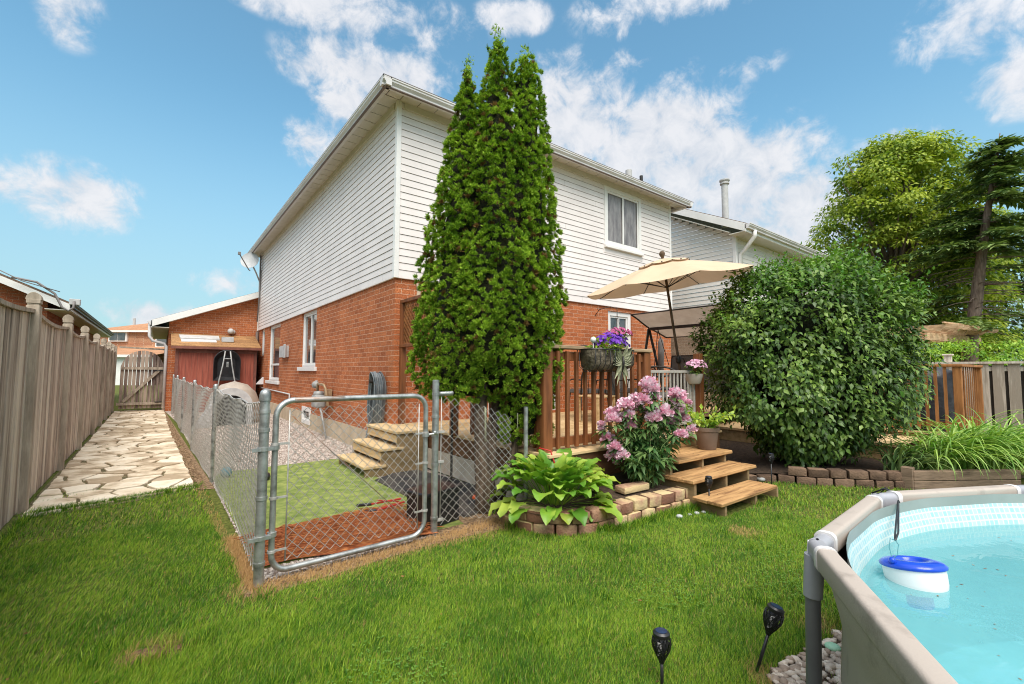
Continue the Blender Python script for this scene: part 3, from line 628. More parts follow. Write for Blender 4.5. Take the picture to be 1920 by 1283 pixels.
b = MB(); hip(b, -OV+.03, W+OV-.03, -OV+.03, D+OV-.03, ZE-.01, RS); b.build('roof', M['shingle'], house)
b = MB(); b.lathe((6.74,.8,6.02),[(.055,0),(.055,.42),(.085,.43),(.085,.62),(.0,.64)],16); b.build('roof_vent', M['plasticgrey'], house, smooth=True, auto=True)
b = MB(); b.lathe((7.27,.8,6.02),[(.045,0),(.045,.62),(.03,.62),(.03,.4)],12); b.build('vent_pipe', M['blackmetal'], house, smooth=True, auto=True)

def window(parent, ax, c, u0, u1, z0, z1, out, depth=.07, mull='v', label=None, name='window', frame=M['trim'], fw=.055, pane=M['glass'], sash=.04, sill=True, cut=.5):
    """c: plane of the frame's outer face"""
    s = out
    def B(mb, ua, ub, za, zb, d0, d1):
        a, e = c+s*d0, c+s*d1; lo, hi = min(a,e), max(a,e)
        mb.box((lo,ua,za),(hi,ub,zb)) if ax == 'x' else mb.box((ua,lo,za),(ub,hi,zb))
    b = MB(); B(b,u0,u0+fw,z0,z1,0,-depth); B(b,u1-fw,u1,z0,z1,0,-depth); B(b,u0+fw,u1-fw,z0,z0+fw,0,-depth); B(b,u0+fw,u1-fw,z1-fw,z1,0,-depth)
    fr = b.build(name, frame, parent, bevel=.004)
    if label: fr['label'] = label
    b = MB(); U0,U1,Z0,Z1 = u0+fw,u1-fw,z0+fw,z1-fw
    B(b,U0,U0+sash,Z0,Z1,-.02,-depth+.005); B(b,U1-sash,U1,Z0,Z1,-.02,-depth+.005); B(b,U0+sash,U1-sash,Z0,Z0+sash,-.02,-depth+.005); B(b,U0+sash,U1-sash,Z1-sash,Z1,-.02,-depth+.005)
    if mull == 'v': m_ = U0+(U1-U0)*cut; B(b,m_-.025,m_+.025,Z0+sash,Z1-sash,-.015,-depth+.008)
    if mull == 'h': m_ = Z0+(Z1-Z0)*cut; B(b,U0+sash,U1-sash,m_-.03,m_+.03,-.015,-depth+.008)
    b.build('sash', frame, fr, bevel=.003)
    b = MB(); B(b,U0,U1,Z0,Z1,-.045,-.055); b.build('pane', pane, fr)
    return fr
for i, (a, e, z0, z1) in enumerate(win_side):
    window(house, 'x', .045, a, e, z0, z1, -1, mull=('v','h','v')[i], label=('white framed window nearest the corner in the brick side wall','tall white framed window halfway along the brick side wall','narrow white window at the far end of the side wall')[i], fw=.06, cut=(.5,.27,.5)[i])
    if i < 2:
        b = MB(); b.box((-.055,a-.12,z0-.095),(.04,e+.10,z0-.0)); b.build('window_sill', M['concrete'] if 0 else M['trim'], house, bevel=.006)
window(house, 'x', -.02, 4.68, 5.46, .09, .49, -1, mull=None, label='small white basement window near the ground', fw=.10, sash=.02, depth=.06)
fr = window(house, 'y', -.045, UW[0], UW[1], UW[2], UW[3], -1, depth=.04, label='white sliding window with lace curtains in the upper siding', fw=.085, pane=M['curtain'], sash=.045)
b = MB(); b.box((UW[0]-.03,-.036,UW[2]-.16),(UW[1]+.03,-.014,UW[2]-.03)); b.build('window_apron', M['siding'], house); b = MB(); b.box((UW[0]-.03,-.034,UW[3]-.02),(UW[1]+.03,-.014,UW[3]+.10)); b.build('window_header', M['siding'], house)
b = MB(); b.box((UW[0]-.02,-.10,UW[2]-.05),(UW[1]+.02,-.035,UW[2]+.01)); b.build('window_sill', M['trim'], house, bevel=.006)
fr = window(house, 'y', .03, 4.93, 5.75, .56, 2.70, -1, depth=.09, mull='v', label='white framed back door with glass beside the hanging basket', name='door', fw=.10, cut=.5)
fr = window(house, 'y', .05, 1.75, 3.45, .60, 2.62, -1, depth=.09, mull='v', label='white patio door behind the cedar', name='door', fw=.07)
# downspout at the far corner
b = MB(); b.tube([(-.06,12.12,2.75),(-.06,12.12,.15),(-.25,12.0,.06)], .05, 8); b.build('downspout', M['gutter_brown'], house, smooth=True)
b = MB(); b.tube([(-.07,11.9,5.5),(-.07,11.9,4.0),(-.09,12.05,3.1)], .022, 6); b.build('cable_conduit', M['cable'], house, smooth=True)
b = MB(); b.tube([(-.035,11.3,.76),(-.035,6.75,.72),(-.035,6.72,.5)], .02, 8); b.build('pipe', M['plasticgrey'], house, smooth=True)
b = MB(); b.box((-.10,7.15,1.72),(-.002,7.95,2.04)); b.box((-.12,7.1,1.70),(-.09,7.30,2.08)); b.build('wall_vent', M['plasticgrey'], house, bevel=.008)
b = MB(); b.prism([(-.0,11.0,.88),(-.0,11.0,1.12),(-.20,11.0,.88)], (0,-.12,0), (0,.12,0)); b.build('dryer_vent', M['white'], house)
b = MB(); b.prism([(.35,-.022,2.5),(.40,-.022,2.5),(.42,-.022,2.62),(.39,-.022,2.75),(.34,-.022,2.75),(.36,-.022,2.62)], (0,0,0), (0,.02,0)); b.build('wall_scar', M['concrete'], house)
# attached garage wing at the far end, rear wall facing the yard
garage = house
b = MB(); gx0, gy = -2.62, 12.30
z_l, z_h = 3.02, 4.10
b.add([(gx0,gy,-.1),(0,gy,-.1),(0,gy,z_h-.03),(gx0,gy,z_l)], [(0,1,2,3)]); b.add([(gx0,gy,-.1),(gx0,gy+7,-.1),(gx0,gy+7,z_l),(gx0,gy,z_l)], [(0,1,2,3)])
b.build('garage_wall', M['brick'], house)
b = MB(); sl = (z_h-z_l)/2.62
def gp(x, dz=0): return z_l+(x-gx0)*sl+dz
b.prism([(gx0-.45,gy-.30,gp(gx0-.45,.04)),(.0,gy-.30,gp(0,.04)),(.0,gy-.30,gp(0,.13)),(gx0-.45,gy-.30,gp(gx0-.45,.13))], (0,0,0), (0,7.3,0)); b.build('garage_roof', M['shingle'], house)
b = MB(); b.prism([(gx0-.47,gy-.33,gp(gx0-.47,-.09)),(.0,gy-.33,gp(0,-.09)),(.0,gy-.33,gp(0,.12)),(gx0-.47,gy-.33,gp(gx0-.47,.12))], (0,-.0,0), (0,.03,0)); b.box((gx0-.47,gy-.33,gp(gx0-.47,-.11)),(gx0-.44,gy+7,gp(gx0-.47,.12))); b.build('fascia', M['trim'], house, bevel=.004)
b = MB(); b.box((gx0-.46,gy-.30,gp(gx0-.47,-.10)),(gx0,gy+7,gp(gx0-.47,-.085))); b.box((gx0,gy-.30,gp(gx0,-.05)),(gx0+.0,gy,gp(gx0,-.0))) if 0 else None
b.prism([(gx0-.0,gy-.30,gp(gx0,-.09)),(-.02,gy-.30,gp(0,-.09)),(-.02,gy-.30,gp(0,-.05)),(gx0,gy-.30,gp(gx0,-.05))], (0,.0,0), (0,.30,0)); b.build('garage_soffit', M['soffit'], house)
b = MB(); gutter(b, (gx0-.56,gy-.30,gp(gx0-.47,.10)),(gx0-.56,gy+7,gp(gx0-.47,.10)),(-1,0,0)); b.build('gutter', M['gutter'], house)
b = MB(); b.tube([(gx0-.50,gy-.1,2.85),(gx0-.50,gy-.1,2.45),(gx0-.42,gy-.1,2.30),(gx0-.12,gy-.02,2.22),(gx0-.05,gy-.02,2.12),(gx0-.05,gy-.02,.1)], .045, 8); b.build('downspout', M['gutter'], house, smooth=True)
b = MB(); b.sphere((-.88,gy-.14,2.72), .10, 8); b.lathe((-.80,gy-.002,2.70),[(.08,0),(.08,.05),(.05,.1)],12,(0,-1,0)); b.build('outdoor_light', M['plasticgrey'], house, smooth=True)

# satellite dish on the corner of the siding
dish = thing('satellite_dish', 'round grey satellite dish on a bracket under the eave', 'satellite dish', (-.05,12.0,4.6))
nrm = Vector((-.55,-.95,.30)).normalized(); c0 = Vector((-.42,11.75,5.22))
b = MB(); b.lathe(c0, [(.30*i/6, .05*(i/6)**2) for i in range(7)]+[(.305,.065)]+[(.30*i/6, .05*(i/6)**2+.012) for i in range(6,-1,-1)], 26, nrm); b.build('reflector', M['dishgrey'], dish, smooth=True)
b = MB(); b.tube([c0-nrm*.02, c0+Vector((.20,.12,-.35)), (-.06,12.0,4.55)], .025, 8); b.tube([(-.05,12.0,5.0),(-.05,12.0,4.2)], .03, 8); b.build('mast', M['plasticgrey'], dish, smooth=True)
b = MB(); tip = c0+nrm*.42+Vector((-.18,0,.02)); b.tube([c0+Vector((0,0,-.34)), c0+Vector((0,0,-.36))+nrm*.1, tip], .018, 6); b.box(tuple(tip-Vector((.04,.05,.03))), tuple(tip+Vector((.04,.05,.06)))); b.build('feed_arm', M['cable'], dish, smooth=False)

# neighbour to the right: cream siding, gable side facing us
nb = thing('neighbour_house', 'cream sided house with white gutter just beyond the brick house', 'house', (8.8,-.93,0))
NX, NY, NZ = 8.8, -.93, 4.92; s2 = .50; ridge_y = 4.6; rz = NZ+(ridge_y-NY)*s2
b = MB(); z = 2.85
while z < rz:
    t = z+.115; y0 = NY if z < NZ-.05 else NY+(z-NZ+.05)/s2
    b.cur = 0; b.add([(NX-.022,y0,z),(NX-.022,ridge_y,z),(NX-.008,ridge_y,t-.011),(NX-.008,y0,t-.011)], [(0,1,2,3)])
    b.cur = 1; b.add([(NX-.004,y0,t-.011),(NX-.004,ridge_y,t-.011),(NX-.004,ridge_y,t),(NX-.004,y0,t)], [(0,1,2,3)])
    z = t
siding(b, 'y', NY, NX+.05, NX+8, 2.85, NZ, pitch=.115)
b.build('siding', [M['siding_r'], M['greywood']], nb)
b = MB(); wall(b, 'x', NX, NY, ridge_y, -.1, 2.86); wall(b, 'y', NY, NX, NX+8, -.1, 2.86); b.build('brick_wall', M['brick_tan'], nb)
b = MB(); b.box((NX-.04,NY-.04,2.84),(NX+.06,NY+.05,NZ)); b.build('corner_trim', M['trim'], nb, bevel=.004)
b = MB(); oy = .42; b.prism([(NX-.30,NY-oy,NZ+.03),(NX-.30,ridge_y,rz+.24),(NX-.30,ridge_y,rz+.34),(NX-.30,NY-oy,NZ+.13)], (0,0,0), (9,0,0)); b.build('roof', M['shingle'], nb)
b = MB(); b.prism([(NX-.33,NY-oy,NZ-.09),(NX-.33,ridge_y,rz+.12),(NX-.33,ridge_y,rz+.32),(NX-.33,NY-oy,NZ+.11)], (0,0,0), (.03,0,0)); b.box((NX-.33,NY-oy-.02,NZ-.10),(NX+8.7,NY-oy+.01,NZ+.10)); b.build('fascia', M['trim'], nb, bevel=.003)
b = MB(); gutter(b, (NX-.33,NY-oy-.13,NZ+.10),(NX+8.7,NY-oy-.13,NZ+.10),(0,-1,0)); b.build('gutter', M['gutter'], nb)
b = MB(); b.box((NX-.30,NY-oy,NZ-.08),(NX+8.7,NY,NZ-.06)); b.prism([(NX-.30,NY,NZ-.02),(NX-.30,ridge_y,rz+.10),(NX-.30,ridge_y,rz+.12),(NX-.30,NY,NZ-.0)], (0,0,0), (.30,0,0)); b.build('soffit', M['soffit'], nb)
b = MB(); b.tube([(NX+.02,NY-oy-.07,NZ-.02),(NX+.02,NY-oy-.07,NZ-.16),(NX+.10,NY-.22,NZ-.42),(NX+.10,NY-.08,NZ-.55),(NX+.10,NY-.08,.2)], .052, 8); b.build('downspout', M['trim'], nb, smooth=True)
fp = Vector((9.35,-.42,5.35)); b = MB(); b.lathe(fp, [(.10,0),(.10,.05),(.085,.06),(.085,1.18),(.12,1.19),(.12,1.22),(.10,1.24),(.135,1.28),(.135,1.31),(0,1.33)], 18); b.build('flue_pipe', M['plasticgrey'], nb, smooth=True, auto=True)

# neighbour to the left, behind the board fence
nl = thing('neighbour_house', 'low brown brick house whose roof edge shows above the board fence', 'house', (-5.3,10.9,0))
LX, LY, LZ = -5.3, 10.9, 3.22; sl = .47; rx = -9.2; rz = LZ+(LX-rx)*sl
b = MB(); b.add([(LX,LY,-.1),(LX,LY+13,-.1),(LX,LY+13,LZ),(LX,LY,LZ)], [(0,1,2,3)]); b.add([(rx,LY,-.1),(LX,LY,-.1),(LX,LY,LZ),(rx,LY,rz)], [(0,1,2,3)]); b.add([(rx,LY,-.1),(rx,LY,rz),(2*rx-LX,LY,LZ),(2*rx-LX,LY,-.1)], [(0,1,2,3)])
b.build('brick_wall', M['brick_left'], nl)
b = MB(); e = LX+.46; ez = LZ-.46*sl
b.prism([(e,LY-.4,ez+.10),(rx,LY-.4,rz+.10),(rx,LY-.4,rz+.19),(e,LY-.4,ez+.19)], (0,0,0), (0,13.4,0)); b.build('roof', M['shingle'], nl)
b = MB(); b.prism([(e,LY-.43,ez-.05),(rx,LY-.43,rz-.05),(rx,LY-.43,rz+.13),(e,LY-.43,ez+.13)], (0,0,0), (0,.03,0)); b.box((e,LY-.43,ez-.04),(e+.03,LY+13,ez+.15)); b.build('fascia', M['trim'], nl)
b = MB(); gutter(b, (e+.15,LY-.42,ez+.15),(e+.15,LY+13,ez+.15),(1,0,0)); b.build('gutter', M['blackmetal'], nl)
b = MB(); b.box((LX,LY-.4,ez-.05),(e,LY+13,ez-.03)); b.prism([(LX,LY-.4,LZ-.04),(rx,LY-.4,rz-.04),(rx,LY-.4,rz-.0),(LX,LY-.4,LZ)], (0,0,0), (0,.4,0)); b.build('soffit', M['soffit'], nl)
b = MB(); b.box((e+.02,LY-.56,ez+.10),(e+.24,LY-.40,ez+.26)); b.build('junction_box', M['plasticgrey'], nl, bevel=.01)

# house across the street
fh = thing('far_house', 'pale brick house with orange hip roof across the street', 'house', (-6,50,0))
F0 = Vector((-8.4,54.4,0)); F1 = Vector((.6,47.4,0)); fd = (F1-F0).normalized(); fn = Vector((fd.y,-fd.x,0))   # fn points at the camera
def fpnt(u, o, z): return F0+fd*u+fn*o+Vector((0,0,z))
Lh = (F1-F0).length
b = MB(); b.add([fpnt(0,0,0),fpnt(Lh,0,0),fpnt(Lh,0,5.15),fpnt(0,0,5.15)], [(0,1,2,3)]); b.add([fpnt(0,0,0),fpnt(0,-9,0),fpnt(0,-9,5.15),fpnt(0,0,5.15)], [(0,1,2,3)]); b.build('brick_wall', M['brick_far'], fh)
b = MB(); b.add([fpnt(-.4,.4,5.1),fpnt(6.2,.4,5.1),fpnt(6.2,-7,5.1),fpnt(-.4,-7,5.1),fpnt(5.0,-3.2,6.45)], [(0,1,4),(1,2,4),(2,3,4),(3,0,4)])
b.add([fpnt(5.9,.9,4.75),fpnt(11.5,.9,4.75),fpnt(11.5,-5,7.0),fpnt(7.2,-5,7.0)], [(0,1,2,3)]) if 0 else None
b.build('roof', M['shingle_far'], fh)
b = MB(); b.bar(fpnt(-.4,.42,5.08), fpnt(6.2,.42,5.08), .1, .18); b.bar(fpnt(6.2,.42,5.0), fpnt(9.3,-1.5,6.0), .1, .25); b.build('fascia', M['trim'], fh)
b = MB(); b.add([fpnt(6.2,.1,5.0),fpnt(12,.1,5.0),fpnt(12,-2.4,6.6),fpnt(8.2,-2.4,6.6)], [(0,1,2,3)]); b.build('side_roof', M['shingle_far'], fh)
for (u0,u1,z0,z1) in ((2.05,3.85,4.08,5.02),(6.7,9.2,3.55,4.75)):
    b = MB(); b.bar(fpnt(u0,.1,(z0+z1)/2), fpnt(u1,.1,(z0+z1)/2), .2, z1-z0); fw = b.build('window', M['trim'], fh)
    b = MB(); b.bar(fpnt(u0+.15,.16,(z0+z1)/2), fpnt((u0+u1)/2-.04,.16,(z0+z1)/2), .2, z1-z0-.25); b.bar(fpnt((u0+u1)/2+.04,.16,(z0+z1)/2), fpnt(u1-.15,.16,(z0+z1)/2), .2, z1-z0-.25); b.build('pane', M['glass'], fw)
b = MB(); b.add([fpnt(1.2,6,2.55),fpnt(11,6,2.55),fpnt(11,0,3.6),fpnt(1.2,0,3.6)], [(0,1,2,3)]); b.build('garage_roof', M['shingle_far'], fh)
b = MB(); b.bar(fpnt(1.2,6,2.5), fpnt(11,6,2.5), .1, .22); b.build('fascia', M['trim'], fh)
b = MB(); b.bar(fpnt(1.5,5.6,1.2), fpnt(11,5.6,1.2), .1, 2.45); b.build('garage_wall', M['trim'], fh)
b = MB(); b.lathe(fpnt(2.0,-2.8,5.6), [(.12,0),(.12,1.1),(0,1.1)], 8); b.build('vent_pipe', M['plasticgrey'], fh)

# ================================================================== left board fence and its gate
def fx(y): return -3.80-.0113*(y+1.17)
fence = thing('board_fence', 'tall weathered board fence with rounded post caps along the stone path', 'fence', (fx(5),5,0))
fy = [-7.6,-5.15,-2.70,-.24,2.10,4.15,6.35,8.2,9.95,11.3,12.62]
b = MB(); rs = random.Random(3)
for i in range(len(fy)-1):
    y = fy[i]+.055
    while y < fy[i+1]-.06:
        wd = min(rs.uniform(.088,.098), fy[i+1]-.055-y); k = rs.uniform(-.005,.004)
        zt = 1.915-.055*math.sin(math.pi*(y-fy[i])/(fy[i+1]-fy[i]))
        b.box((fx(y)-.035+k,y,.02),(fx(y)-.016+k,y+wd,zt), jit=.002); y += wd+.007
b.build('boards', M['fencewood'], fence)
b = MB()
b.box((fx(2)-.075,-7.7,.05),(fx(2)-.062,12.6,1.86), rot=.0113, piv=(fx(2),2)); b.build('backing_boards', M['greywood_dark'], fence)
b = MB()
for i in range(len(fy)-1):
    b = MB(); nn_ = 8
    for k in range(nn_):
        ya, yb = fy[i]+.05+(fy[i+1]-fy[i]-.1)*k/nn_, fy[i]+.05+(fy[i+1]-fy[i]-.1)*(k+1)/nn_; za, zb_ = [1.935-.055*math.sin(math.pi*(q-fy[i])/(fy[i+1]-fy[i])) for q in (ya, yb)]
        b.bar((fx(ya)-.024,ya,za),(fx(yb)-.024,yb,zb_),.072,.036)
    b.build('top_rail', M['fencewood2'], fence)
for i, y in enumerate(fy):
    x = fx(y); b = MB(); b.box((x-.055,y-.05,0),(x+.045,y+.05,1.985), jit=.003); p = b.build('post', M['fencewood2'], fence, bevel=.004)
    b = MB(); b.box((x-.047,y-.042,1.985),(x+.037,y+.042,2.005)); b.box((x-.055,y-.05,2.005),(x+.045,y+.05,2.045))
    n = 12; b.prism([(x-.005-.056*math.cos(math.pi*t/n),y-.048,2.040+.075*math.sin(math.pi*t/n)) for t in range(n+1)], (0,0,0), (0,.096,0)); b.build('post_cap', M['fencewood2'], p, bevel=.003)

gate = thing('wooden_gate', 'arched weathered wooden gate closing the end of the stone path', 'gate', (-3.2,12.6,0))
b = MB(); n = 11; x0, x1 = -3.80, -2.70; wd = (x1-x0)/n; rs = random.Random(8)
for i in range(n):
    xa = x0+i*wd; xm = xa+wd/2; t = (xm-(x0+x1)/2)/((x1-x0)/2); zt = 1.40+.57*math.sqrt(max(0,1-t*t*.93))
    t2 = (xa+wd-.012-(x0+x1)/2)/((x1-x0)/2); t1 = (xa-(x0+x1)/2)/((x1-x0)/2)
    za = 1.38+.60*math.sqrt(max(0,1-t1*t1*.98)); zb = 1.38+.60*math.sqrt(max(0,1-t2*t2*.98))
    b.prism([(xa,12.6,.10),(xa+wd-.014,12.6,.10),(xa+wd-.014,12.6,zb),(xa,12.6,za)], (0,0,0), (0,.02,0))
b.build('boards', M['gatewood'], gate)
b = MB(); b.bar((x0,12.565,1.40),(x1+.02,12.565,1.40),.04,.085,up=(0,0,1)); b.build('top_rail', M['fencewood2'], gate)
b = MB(); b.bar((x0-.06,12.565,.26),(x1+.0,12.565,.26),.04,.085); b.build('bottom_rail', M['fencewood2'], gate)
b = MB(); b.bar((x0+.10,12.555,.33),(x1-.12,12.555,1.34),.035,.085); b.build('brace', M['fencewood2'], gate)
b = MB(); b.box((x1-.25,12.53,1.31),(x1+.05,12.54,1.335)); b.box((x1-.2,12.53,.28),(x1+.05,12.54,.31)); b.build('hinge', M['black'], gate)
b = MB(); b.box((-2.70,12.50,0),(-2.62,12.58,1.45)); b.build('gate_post', M['gatewood'], gate)
b = MB(); b.bar((-3.86,12.7,2.08),(-2.64,12.7,2.03),.05,.05); b.build('crossbar', M['fencewood2'], gate)

# ================================================================== red shed against the garage wall
shed = thing('garden_shed', 'small red wooden shed with tan shingle roof in the house corner', 'shed', (-1.3,11.6,0))
sx0, sx1, sy0, sy1 = -2.42, -.22, 11.1, 12.28
b = MB(); b.box((sx0,sy0,0),(sx1,sy1,2.02)); 
x = sx0+.10
b.build('wall', M['redpaint'], shed)
b = MB()
while x < sx1-.05:
    b.box((x,sy0-.004,.02),(x+.008,sy0-.0005,2.0)); x += .15
b.build('board_joints', M['browntrim'], shed)
b = MB()
for x in (sx0-.02, sx1-.06): b.box((x,sy0-.03,0),(x+.085,sy0+.0-.005,2.02))
b.box((sx0+.07,sy0-.028,1.90),(sx1-.06,sy0-.006,2.02)); b.build('corner_boards', M['browntrim'], shed, bevel=.004)
b = MB(); b.prism([(sx0-.14,sy0-.18,2.06),(sx0-.14,12.27,2.52),(sx0-.14,12.27,2.58),(sx0-.14,sy0-.18,2.12)], (0,0,0), (sx1-sx0+.26,0,0)); b.build('roof', M['shingle_shed'], shed)
b = MB(); b.box((sx0-.15,sy0-.21,2.02),(sx1+.13,sy0-.185,2.10)); b.build('roof_trim', M['browntrim'], shed)
def on_roof(x, y): return 2.12+(y-(sy0-.18))*(.46/1.35)+.004
b = MB(); b.prism([(-2.30,11.30,on_roof(0,11.30)),(-1.35,11.34,on_roof(0,11.34)),(-1.36,11.52,on_roof(0,11.52)),(-2.30,11.50,on_roof(0,11.50))], (0,0,0), (0,0,.03)); tag(b.build('board', M['white']), 'white board lying on the shed roof', 'board')
b = MB(); b.prism([(-2.32,11.56,on_roof(0,11.56)),(-1.25,11.58,on_roof(0,11.58)),(-1.25,11.95,on_roof(0,11.95)),(-2.36,11.93,on_roof(0,11.93))], (0,0,0), (0,0,.05)); tag(b.build('metal_sheet', M['plasticgrey']), 'grey sheet lying behind the white board on the shed roof', 'sheet')
b = MB(); b.box((-1.20,11.38,on_roof(0,11.42)),(-.86,11.62,on_roof(0,11.62)+.07)); b.box((-1.20,11.38,on_roof(0,11.62)+.07),(-.86,11.62,on_roof(0,11.62)+.10)); tag(b.build('box', M['dishgrey'], bevel=.01), 'small grey box on the shed roof', 'box')
# black wheelbarrow stood upright against the shed front
wb = thing('wheelbarrow', 'black wheelbarrow stood on end against the red shed', 'wheelbarrow', (-1.07,10.95,0))
b = MB(); pr = []; n = 16
def arch(s, z0, z1, hw):
    return [(-1.07-hw,z0),(-1.07-hw,z1-hw*1.0)]+[(-1.07-hw*math.cos(math.pi*t/n), z1-hw+hw*math.sin(math.pi*t/n)) for t in range(1,n)]+[(-1.07+hw,z1-hw*1.0),(-1.07+hw,z0)]
A = arch(1,1.02,2.0,.37); B_ = arch(1,1.13,1.84,.25); k = len(A)
b.add([(x,10.90,z) for x,z in A]+[(x,11.06,z) for x,z in B_], [(i,(i+1)%k,(i+1)%k+k,i+k) for i in range(k)]+[tuple(range(k,2*k))])
b.build('tub', M['black'], wb, smooth=True, auto=True)
b = MB(); b.tube([(x,10.895,z) for x,z in A], .014, 6, closed=True); b.build('tub_rim', M['black'], wb, smooth=True)
b = MB()
for s in (-1,1): b.tube([(-1.07+s*.07,10.86,1.97),(-1.07+s*.13,10.82,1.5),(-1.07+s*.22,10.80,1.0),(-1.07+s*.26,10.8,.5)], .02, 8)
b.build('handle', M['greypaint'], wb, smooth=True)
b = MB(); b.tube([(-1.07-.10,10.83,1.72),(-1.07+.10,10.83,1.72)], .012, 6); b.box((-1.10,10.80,1.45),(-1.04,10.82,1.62)); b.build('brace', M['steel'], wb)
b = MB(); b.lathe((-1.11,10.9,.22), [(.08,0),(.20,0),(.21,.04),(.20,.08),(.08,.08)], 20, (1,0,0)); b.build('wheel', M['black'], wb, smooth=True, auto=True)
# dog house
dh = thing('dog_house', 'pale rounded plastic dog house with dark entrance behind the chain link fence', 'dog house', (-1.35,7.0,0))
b = MB(); b.lathe((-1.25,7.3,0), [(.66,0),(.66,.12),(.62,.45),(.50,.78),(.30,.98),(0,1.07)], 28); b.build('shell', M['beigeplastic'], dh, smooth=True)
b = MB()
def ring(y, hw, h, n=14): return [(-1.38-hw,y,0)]+[(-1.38-hw*math.cos(math.pi*t/n), y, h-hw+hw*math.sin(math.pi*t/n)) for t in range(n+1)]+[(-1.38+hw,y,0)]
a1, a2, a3, a4 = ring(7.1,.44,.90), ring(6.52,.46,.92), ring(6.52,.33,.74), ring(7.1,.33,.74); k = len(a1)
b.add(a1+a2+a3+a4, [(i,i+1,i+1+k,i+k) for i in range(k-1)]+[(i+k,i+1+k,i+1+2*k,i+2*k) for i in range(k-1)]+[(i+2*k,i+1+2*k,i+1+3*k,i+3*k) for i in range(k-1)])
b.build('entrance_tunnel', M['plasticgrey'], dh, smooth=True, auto=True)
b = MB(); b.add([(x,6.62,z) for x,y,z in a3], [tuple(range(k))]); b.build('entrance', M['black'], dh)
b = MB(); b.prism([(-1.72,6.3,0),(-2.12,6.3,.0),(-1.78,6.3,.62),(-1.70,6.3,.62)], (0,0,0), (0,.5,0)); tag(b.build('plastic_sheet', M['plasticgrey'], bevel=.01), 'pale leaning sheet beside the dog house', 'sheet')

# ================================================================== chain link fence, gate and panel
def mesh_wires(p0, p1, z0, z1, pitch=.054, r=.0016, sag=0, wave=0, off=None, ztop=None, zbot=None, n=4, seed=1):
    """woven diamond mesh between two ground points. Each wire zigzags upwards; returns (V,F)"""
    p0 = np.array(p0, float); p1 = np.array(p1, float); L = np.linalg.norm(p1-p0); d = (p1-p0)/L; nr = np.array([-d[1], d[0]])
    cols = int(L/pitch)+1; rows = max(2, int((z1-z0)/pitch*1.0)); rz_ = np.linspace(z0, z1, rows+1); Vs = []; Fs = []; o = 0
    ang = 2*np.pi*np.arange(n)/n
    for c in range(cols):
        s = c*pitch; k = np.arange(rows+1)
        u = s+np.where((k+c) % 2 == 0, 0, pitch)*1.0
        frac = u/L; z = rz_.copy()
        u = np.clip(u, 0, L)
        zt = z1+(ztop(u) if ztop else 0); zb = z0+(zbot(u) if zbot else 0); z = zb+(zt-zb)*(rz_-z0)/(z1-z0)
        bend = (off(u, z) if off else 0)
        side = np.where(k % 2 == 0, 1, -1)*r*1.0
        X = p0[0]+d[0]*u+nr[0]*(bend+side); Y = p0[1]+d[1]*u+nr[1]*(bend+side)
        P = np.stack([X, Y, z+0*u], 1)
        # ring of n verts in the (along, normal) plane at each node
        dirv = np.array([d[0], d[1], 0]); nv = np.array([nr[0], nr[1], 0])
        V = P[:,None,:]+r*(np.cos(ang)[None,:,None]*dirv*1.35+np.sin(ang)[None,:,None]*nv)
        Vs.append(V.reshape(-1,3)); i = np.arange(rows)[:,None]*n+np.arange(n)[None]; j = np.arange(rows)[:,None]*n+(np.arange(n)[None]+1) % n
        Fs.append((np.stack([i, j, j+n, i+n], 2).reshape(-1,4))+o); o += len(P)*n
        if ztop is None or True:
            pass
    return np.concatenate(Vs), np.concatenate(Fs)
cf = thing('chain_link_fence', 'low sagging chain link fence running from the gate post to the shed', 'fence', (-2.28,-3.26,0))
H = (-2.268,-3.263)
line = [(-2.268,-3.263),(-2.26,.10),(-2.33,2.9),(-2.38,5.8),(-2.42,8.6),(-2.46,10.9)]
tops = [1.235,1.20,1.20,1.21,1.22,1.22]
prts = []
for i in range(len(line)-1):
    L = math.dist(line[i], line[i+1])
    sagf = (lambda u, L=L, i=i: -.03*np.sin(np.pi*u/L)-.03+.012*np.sin(u*7+i))
    offf = (lambda u, z, L=L, i=i: .05*np.sin(np.pi*u/L)*np.sin(np.pi*np.clip(z/1.2,0,1)+.3)*(1 if i%2 else -1)+.012*np.sin(u*3.1+z*5))
    prts.append(mesh_wires(line[i], line[i+1], .03, 1.17, off=offf, ztop=sagf, pitch=.043, r=.0024, zbot=lambda u: .015*np.sin(u*4)))
V, F = merge(prts); npmesh('wire_mesh', V, F, M['wire'], cf, smooth=True)
b = MB()
for i in range(len(line)-1):
    L = math.dist(line[i], line[i+1]); n = 14
    b.tube([(line[i][0]+(line[i+1][0]-line[i][0])*t/n, line[i][1]+(line[i+1][1]-line[i][1])*t/n, 1.14-.03*math.sin(math.pi*t/n)+.012*math.sin(L*t/n*7+i)) for t in range(n+1)], .006, 5)
b.build('top_wire', M['wire'], cf, smooth=True)
def round_post(parent, x, y, h, r, cap=True, name='post', bands=()):
    b = MB(); b.lathe((x,y,0), [(r,0),(r,h)], 20); p = b.build(name, M['steel'], parent, smooth=True, auto=True)
    if cap:
        b = MB(); b.lathe((x,y,h-.035), [(r*1.18,0),(r*1.18,.035),(r*1.1,.045)]+[(r*1.1*math.cos(a), .045+r*1.0*math.sin(a)) for a in (.4,.8,1.2,1.5)]+[(0,.045+r)], 20); b.build('post_cap', M['steel'], p, smooth=True, auto=True)
    for z in bands:
        b = MB(); b.lathe((x,y,z-.011), [(r*1.02,0),(r*1.16,0),(r*1.16,.022),(r*1.02,.022)], 20); b.build('band', M['steel'], p, smooth=True, auto=True)
    return p
round_post(cf, *line[0], 1.205, .030, bands=(.14,.55,.98,1.10), name='post')
